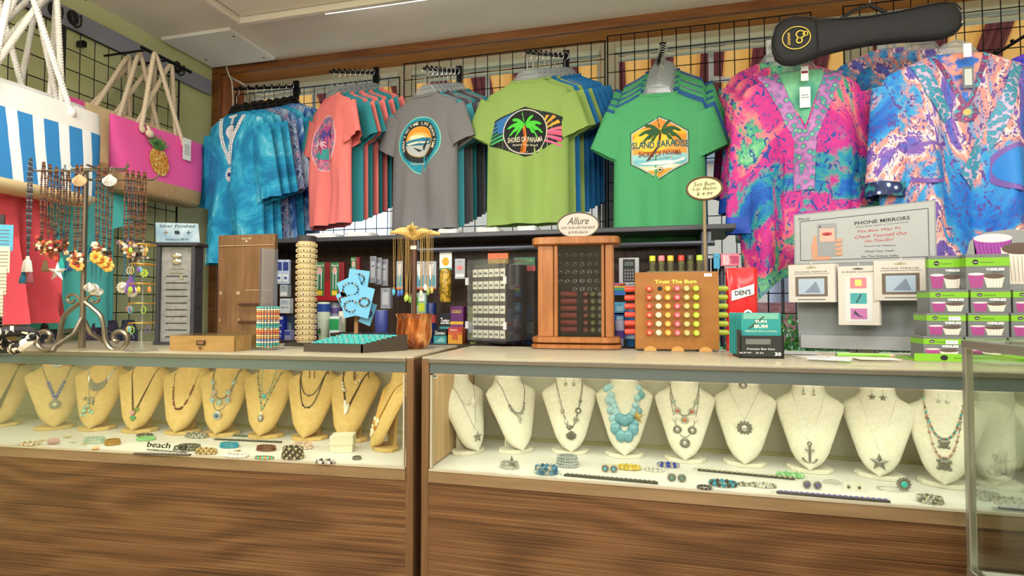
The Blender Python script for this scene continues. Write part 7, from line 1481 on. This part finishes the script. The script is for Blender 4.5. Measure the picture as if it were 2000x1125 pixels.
for k in range(6):
    e = thing('sunscreen_pack', ['teal sunscreen pack with white lettering, front of the row', 'teal sunscreen pack standing behind the front one in the black box'][min(k, 1)], 'pack', t.location+Vector((-.005*k, .012+.014*k, .008)), R(4), 'teal sunscreen packs'); b = MB(); b.box((-.0, 0, h*.95), (w*.9, .004, h*1.9)); b.build('pack', [ts], e, bevel=.001)
    if k == 0: decal('print', e, [(fit_text('SUN', w*.26, .009, bold=.03), M('#DDE8D0', .5), 1, (.0, h*1.52)), (fit_text('BUM', w*.3, .011, bold=.03), M('#DDE8D0', .5), 1, (.0, h*1.30)), (fit_text('PREMIUM DAY LOTION', w*.7, .005), M('#DDE8D0', .5), 1, (0, h*1.08)), (rect(-w*.4, h*1.62, w*.4, h*1.88), M('#6FB0A0', .4), .8), ([(-w*.3, h*1.2), (w*.05, h*1.75), (w*.1, h*1.75), (-w*.24, h*1.2)], M('#3A4A30', .4), .9)], lambda x, z: -.0022)
# red candy bag hanging
p = WY(1435, 615, 2.30); A = WY(1405, 615, 2.3); B2 = WY(1464, 525, 2.3); t = thing('candy_bag', 'red foil candy bag with white banner lettering behind the lip balms', 'bag', ((A.x+B2.x)/2, 2.12, ZC)); w = (B2.x-A.x)*.95; 
h = WY(1435, 523, 2.12).z-ZC; n = 24; rings = []
for j in range(9):
    u = j/8; th = .004+.022*sin(pi*min(1, max(0, u)))**.6; rings.append([(w/2*math.copysign(abs(cos(a))**.6, cos(a))*(1+.01*sin(9*u)), th*sin(a)+.002*sin(7*a+5*u), h*u) for a in [2*pi*i/n for i in range(n)]])
b = MB(); b.rings(rings, cap0=True, cap1=True); b.build('bag', [M('#C8242C', .2)], t, ang=70)
decal('print', t, [([(-w*.35, h*.60), (w*.35, h*.68), (w*.35, h*.80), (-w*.35, h*.72)], WH, 1), (fit_text("DEN'S", w*.5, .018, bold=.03), M('#26302C', .5), 2, (0, h*.70), .1), (circ(w*.15, h*.45, .014), WH, 1), (circ(w*.15, h*.45, .008), M('#2A5A8A', .4), 2), (rect(-w*.3, h*.1, w*.3, h*.15), M('#F0C8C0', .5), 1)], lambda x, z: -.027)
# phone mirror display
pA = cbase(1592, 690); s15 = S(cbase(1700, 690)); t = thing('phone_mirror_display', 'grey card display lettered Phone Mirrors with hanging mirror packs', 'display board', cbase(1706, 688)+Vector((0, .09, 0)), R(-12)); sW = S(t.location); w = 238*sW; h1 = (688-408)*sW
PG = M('#8C9396', .5); PL = M('#A9AEB0', .5)
b = MB(); b.prism([(-w*.47, 0), (w*.47, 0), (w*.5, h1*.6), (w*.5, h1*1.02), (-w*.5, h1*.98), (-w*.5, h1*.6)], .006); b.build('back_card', [PG], t); b = MB(); b.prism([(-w*.49, h1*.615), (w*.49, h1*.615), (w*.49, h1*1.01), (-w*.49, h1*.97)], .0015, 0, Matrix.Translation((0, -.0016, 0))); b.build('header_card', [PL], t)
b = MB(); b.box((0, .05, .004), (w*.9, .12, .008)); b.build('foot', [PG], t); b = MB(); b.prism(rect(-w*.46, .004, w*.46, h1*.1), .02, 0, Matrix.Translation((0, -.022, 0))); b.build('front_lip', [PL], t)
TG = M('#30343A', .6); TR = M('#C0383A', .6); y0 = h1*.62
line = lambda x0, z0, x1, z1: rect(x0, z0, x1, z1)
def L2(a, b_, wd=.0009): 
    d = Vector((b_[0]-a[0], b_[1]-a[1])).normalized()*wd; return [(a[0]-d.y, a[1]+d.x), (b_[0]-d.y, b_[1]+d.x), (b_[0]+d.y, b_[1]-d.x), (a[0]+d.y, a[1]-d.x)]
fr_ = [(-w*.45, h1*.64), (w*.45, h1*.64), (w*.45, h1*.965), (-w*.45, h1*.925)]
sh = [(L2(fr_[i], fr_[(i+1) % 4]), TG, 1) for i in range(4)]
sh += [(fit_text('Decoz', w*.09, .010, italic=.3), TG, 1, (-w*.42, h1*.945)), (fit_text('PHONE MIRRORS', w*.38, .013, bold=.01), TG, 1, (w*.14, h1*.90), .06), (fit_text('Mirror Glass Cleans to Your Cell Phone', w*.36, .004), TG, 1, (w*.14, h1*.872), .06),
       (fit_text('The Best Way To', w*.30, .011, italic=.3), TR, 1, (w*.12, h1*.835), .05), (fit_text('Check Yourself Out', w*.36, .011, italic=.3), TR, 1, (w*.13, h1*.80), .05), (fit_text('On-The-Go!', w*.20, .010, italic=.3), TR, 1, (w*.12, h1*.765), .05), (fit_text('Touch-Up Makeup', w*.22, .007), TG, 1, (w*.12, h1*.725)), (fit_text('Check Your Teeth', w*.20, .007), TG, 1, (w*.12, h1*.69)), (fit_text('See The Hottest Selfie', w*.25, .007), TG, 1, (w*.12, h1*.655))]
SK = M('#C89478', .6); PH = M('#8E9296', .4)
sh += [([(-w*.36, h1*.64), (-w*.37, h1*.74), (-w*.35, h1*.81), (-w*.33, h1*.82), (-w*.325, h1*.74), (-w*.22, h1*.66), (-w*.24, h1*.64)], SK, 1.4), (rect(-w*.32, h1*.665, -w*.18, h1*.90), PH, 2), (rect(-w*.305, h1*.77, -w*.195, h1*.865), M('#D8A898', .5), 3), (circ(-w*.25, h1*.825, w*.038, h1*.012, 16), M('#B0202C', .4), 4), (circ(-w*.25, h1*.82, w*.02, h1*.003, 10), M('#4A1418', .4), 5), (rect(-w*.31, h1*.875, -w*.295, h1*.885), TG, 3)]
for k in range(4): sh.append((circ(-w*.165, h1*(.68+.032*k), w*.028, h1*.013, 12), SK, 3))
decal('print', t, sh, lambda x, z: -.002)
mt = Matrix.Rotation(R(-12), 3, 'Z')
def mpack(x, zt_, wd, hh, n, kind, labs, group):
    for k in range(n):
        e = thing('accessory_pack', labs[0] if k == 0 else labs[1], 'pack', t.location+mt @ Vector((x+.0035*(n-k) if False else x+.004*k, -.085+.011*k, zt_-hh)), R(-12)+R((x > 0)*4-(x < -.05)*6), group if k else group)
        b = MB(); b.prism(rect(-wd/2, 0, wd/2, hh), .002); b.build('card', [M('#CAC6BE', .5)], e)
        if k: continue
        if kind == 'mirror': sh = [(fit_text('PHONE MIRROR', wd*.7, .006), TG, 1, (0, hh*.80)), (rect(-wd*.35, hh*.15, wd*.35, hh*.68), M('#6A5C50', .5), 1), (rect(-wd*.28, hh*.21, wd*.28, hh*.62), M('#A8BCD0', .15), 2), ([(-wd*.15, hh*.25), (wd*.1, hh*.55), (wd*.2, hh*.25)], M('#7C88A0', .3), 3), (circ(0, hh*.91, wd*.12, hh*.02, 12), M('#A09870', .5), 1), (rect(-wd*.3, hh*.06, wd*.3, hh*.08), TG, 1), (rect(-wd*.38, hh*.74, wd*.38, hh*.75), TG, 1)]
        else: sh = [(fit_text('SCREEN CLEANER', wd*.8, .006), TG, 1, (0, hh*.90)), (rect(-wd*.33, hh*.06, wd*.33, hh*.82), M('#CBD0D0', .4), 1), (rect(-wd*.2, hh*.62, wd*.2, hh*.80), M('#E07C88', .5), 2), (rect(-wd*.2, hh*.36, wd*.2, hh*.54), M('#3F9CA0', .5), 2), (rect(-wd*.2, hh*.10, wd*.2, hh*.28), M('#B86CA8', .5), 2), (rect(-wd*.08, hh*.66, wd*.08, hh*.77), M('#E8D070', .5), 3), (L2((-wd*.05, hh*.38), (wd*.06, hh*.52), .002), TG, 3), ([(-wd*.14, hh*.14), (-wd*.1, hh*.25), (wd*.02, hh*.16), (wd*.14, hh*.13), (0, hh*.14), (-wd*.1, hh*.19)], TG, 3), (circ(0, hh*.95, wd*.14, hh*.012, 12), TG, 1)]
        decal('print', e, sh, off=.0004)
    b = MB(); b.tube([(x, 0, zt_-.006), (x, -.1, zt_-.004), (x, -.105, zt_+.008)], .002, 5); b.build('peg', [M('#E8ECEE', .2)], t)
mpack(-w*.38, h1*.60, 84*sW*.95, 78*sW*.95, 5, 'mirror', ['phone mirror pack hanging in front on the left peg', 'mirror pack behind the front one on the left peg'], 'mirror packs on the left peg')
mpack(-w*.05, h1*.58, 70*sW*.95, 118*sW*.95, 3, 'screen', ['screen cleaner pack with pink, teal and purple squares', 'screen cleaner pack behind the front one'], 'screen cleaner packs on the middle peg')
mpack(w*.23, h1*.61, 88*sW*.95, 78*sW*.95, 7, 'mirror', ['phone mirror pack hanging in front on the right peg', 'mirror pack behind the front one on the right peg'], 'mirror packs on the right peg')
# papers and green pencil
rnd = random.Random(6)
for k, (px, py, rz, c) in enumerate([(1590, 697, .3, '#D8D4CC'), (1660, 700, -.2, '#E4E0D8'), (1560, 692, .1, '#B8C0C8'), (1710, 704, .1, '#E8E4D8'), (1620, 706, -.4, '#CCD4DC')]):
    p = cbase(px, py); b = MB(); b.box((0, 0, .0006), (.11, .07, .001)); tag(b.build('paper', [M(c, .5)], None, (p.x, p.y, ZC+.0003+.0016*k), rz), ['folded pale paper in front of the phone mirror board', 'white receipt sheet lying in the middle of the papers', 'grey paper slip beside the sunscreen box', 'cream sheet lying under the green pencil', 'bluish paper sheet nearest the counter edge'][k], 'paper')
p = cbase(1700, 701); t = thing('pencil', 'green tapered pencil lying on the papers', 'pencil', (p.x-.005, p.y, ZC+.012), R(-3)); b = MB(); b.tube([(-.085, 0, 0), (.055, 0, 0)], .0055, 6); b.build('barrel', [M('#7CCB2C', .35)], t); b = MB(); b.tube([(.055, 0, 0), (.07, 0, 0)], [.0055, .001], 6); b.build('tip', [M('#D8C09A', .5)], t); b = MB(); b.tube([(-.088, 0, 0), (-.085, 0, 0)], .0052, 6); b.build('end_cap', [M('#3A5A2A', .4)], t)
# wireless speaker boxes
GB = M('#6C7072', .4); LG = M('#78B428', .4); MG = M('#A8488C', .4); BRS = M('#5A4A42', .4); CRM = M('#DCD6CC', .4)
def wbox(x, y, z, w, h, d, rz, label, sticker=False):
    t = thing('speaker_box', label, 'box', (x, y, z), rz, 'boxed wireless speakers'); b = MB(); b.box((0, d/2, h/2), (w, d, h)); b.build('carton', [GB], t, bevel=.001)
    sh = [(rect(-w/2, h*.66, w/2, h*.90), LG, 1), (circ(-w*.28, h*.78, w*.075, h*.075, 8), BLK, 2), (fit_text('rico', w*.09, .005), WH, 3, (-w*.28, h*.78)), (fit_text('Accessories', w*.30, .0055), M('#3A5A20', .5), 2, (-w*.02, h*.77)), (fit_text('WIRELESS', w*.42, .0075, bold=.04), WH, 1, (w*.17, h*.57)), (fit_text('SPEAKER', w*.24, .0045), M('#3A3E42', .5), 1, (w*.22, h*.49)),
          ([(-w*.46, h*.44), (-w*.08, h*.44), (-w*.13, h*.06), (-w*.40, h*.06)], MG, 1), (circ(-w*.27, h*.44, w*.19, h*.04, 16), M('#E0C8D4', .4), 2), ([(-w*.10, h*.38), (w*.38, h*.38), (w*.31, h*.06), (-w*.03, h*.06)], CRM, 2), (circ(w*.14, h*.38, w*.24, h*.07, 18), BRS, 3)]
    for k in range(6): sh.append((L2((-w*(.42-.055*k), h*.40), (-w*(.37-.045*k), h*.08), .0005), M('#7A2C68', .4), 1.5)); sh.append((L2((-w*.06+w*.08*k, h*.32), (-w*.0+w*.062*k, h*.07), .0005), M('#A8A298', .4), 2.5))
    if sticker: sh += [(rect(w*.06, h*.68, w*.36, h*.84), WH, 4), (fit_text('$19.99', w*.2, .005), TK, 5, (w*.21, h*.76))]
    decal('print', t, sh, off=.0004)
    s_ = [(rect(0, h*.66, d, h*.90), LG, 1)]; o = decal('side_print', t, s_, off=.0004); o.rotation_euler = (0, 0, R(-90)); o.location = (-w/2, d, 0)
bz = cbase(1830, 706); sB = S(bz); bw = .100; bh = .086; rows = [(1797, 0, 3, 'bottom row'), (1817, 1, 3, 'second row from the bottom'), (1838, 2, 3, 'third row from the bottom')]
px0 = bz.x-.045
ord_ = ['left', 'middle', 'right']
tray = thing('box_tray', 'low green cardboard tray under the speaker boxes', 'tray', (px0+.155, bz.y, ZC), 0); b = MB(); b.box((0, .006, .011), (.33, .003, .022)); b.box((0, .08, .001), (.33, .15, .002)); b.build('tray', [LG], tray); decal('print', tray, [(circ(-.09, .011, .01, .008, 8), BLK, 1), (fit_text('Accessories', .03, .005), M('#3A5A20', .5), 1, (-.05, .011))], lambda x, z: .0044)
for r_, (pxx, lv, nn, nm) in enumerate(rows):
    for i in range(nn):
        wbox(px0+.066+.106*i+.022*lv, bz.y+.010+.030*lv, ZC+.0025+lv*(bh*.80)+(.004 if lv == 0 else .0), bw, bh*.80 if lv else bh*.80-.004, .085 if lv == 0 else .085, 0, '%s box of the %s of wireless speakers' % (ord_[i], nm), sticker=(lv == 0 and i < 2) or (lv == 1 and i == 0))
zt3 = ZC+.0025+3*bh*.80; wbox(px0+.225, bz.y+.10, zt3, .112, .108, .06, R(0), 'large upright wireless speaker box on top of the stack'); wbox(px0+.135, bz.y+.135, zt3, .10, .108, .02, 0, 'green and grey speaker box standing behind at the top left')
# big printed backdrop with giant speakers
t = thing('speaker_sign', 'cardboard header picturing giant purple and white wireless speakers', 'sign', (px0+.29, bz.y+.18, zt3)); b = MB(); hS = .19
prof2 = [(-.085, 0), (.09, 0), (.09, hS-.01), (.04, hS), (-.03, hS-.008), (-.07, hS*.82), (-.085, hS*.5)]
b.prism(prof2, .004); b.build('card', [M('#8C9092', .5)], t)
sh = [([(-.062, hS*.85), (.04, hS*.88), (.03, hS*.5), (.035, hS*.36), (.02, .03*hS), (-.04, .03*hS), (-.055, hS*.36), (-.05, hS*.5)], M('#9A3CA0', .4), 1), (circ(-.01, hS*.86, .052, .014, 20), M('#D8C8D8', .4), 2), ([(.01, hS*.7), (.09, hS*.7), (.09, hS*.1), (.03, hS*.1), (.015, hS*.4)], CRM, 2), (circ(.06, hS*.68, .048, .018, 20), BRS, 3)]
for k in range(10): sh.append((L2((-.058+.010*k, hS*.8), (-.05+.0095*k, hS*.52), .0008), M('#6A2474', .4), 1.5))
for k in range(7): sh.append((L2((.02+.011*k, hS*.56), (.028+.0095*k, hS*.14), .0008), M('#9C968C', .4), 3))
decal('print', t, [(s_[0], s_[1], s_[2]) for s_ in sh], off=.0005, clip=[((.0895, 0, 0), (1, 0, 0)), ((0, 0, hS-.006), (0, 0, 1))])

# ---- printed surfaces and bands belong to the piece that carries them
def base_name(o): return o.name.split('.')[0]
for o in list(bpy.data.objects):
    p = o.parent
    if p is None or p.parent is not None: continue
    host = {'print': ('box', 'card', 'pack', 'carton', 'header_card', 'bag', 'tray', 'body'), 'side_print': ('carton',), 'lettering': ('plaque', 'card', 'carton', 'board'), 'logo': ('body', 'bottle'), 'tag_print': ('price_tag',), 'label_band': ('tube', 'bottle'), 'cap_mark': ('tube',), 'pineapple': ('body',), 'price_tag': ('body',), 'care_label': ('body',), 'stud': ('card',), 'rim': ('plaque',), 'screw': (), 'beads': ('card',), 'handle': ('box',), 'ring_band': ('tube',)}.get(base_name(o))
    if not host: continue
    for c in kids(p):
        if base_name(c) in host and c.parent == p:
            if base_name(o) == 'tag_print' or not any(k.parent == o for k in kids(o)):
                o.matrix_parent_inverse = c.matrix_basis.inverted(); o.parent = c
            break
# ---- look-alikes are told apart by their place in their own row, stack or column
ORD = ['first', 'second', 'third', 'fourth', 'fifth', 'sixth', 'seventh', 'eighth', 'ninth', 'tenth', 'eleventh', 'twelfth']
_sets = {}
for o in bpy.data.objects:
    if o.parent is None and 'label' in o: _sets.setdefault(o['label'], []).append(o)
def cuts(vals, tol):
    out = []
    for v in sorted(vals):
        if not out or v-out[-1] > tol: out.append(v)
    return out
for lab, os_ in _sets.items():
    if len(os_) < 2: continue
    sp = [max(o.location[i] for o in os_)-min(o.location[i] for o in os_) for i in range(3)]
    room = 16-len(lab.split())
    zr = cuts([o.location.z for o in os_], .008)
    if len(os_) > 12 and len(zr) > 1 and len(zr) <= 8 and room >= 5:
        for z in zr:
            row = sorted([o for o in os_ if abs(o.location.z-z) <= .008], key=lambda o: o.location.x)
            for k, o in enumerate(row): o['label'] = '%s, %s row, %s from left' % (lab, ORD[len(zr)-1-zr.index(z)], ORD[min(k, 11)])
        continue
    if len(os_) > 12 or room < 3: continue
    if sp[2] > max(sp[0], sp[1]): key, w_ = (lambda o: -o.location.z), 'from top'
    elif sp[1] >= sp[0]*.6: key, w_ = (lambda o: o.location.y), 'from front'
    else: key, w_ = (lambda o: o.location.x), 'from left'
    for k, o in enumerate(sorted(os_, key=key)): o['label'] = '%s, %s %s' % (lab, ORD[k], w_)
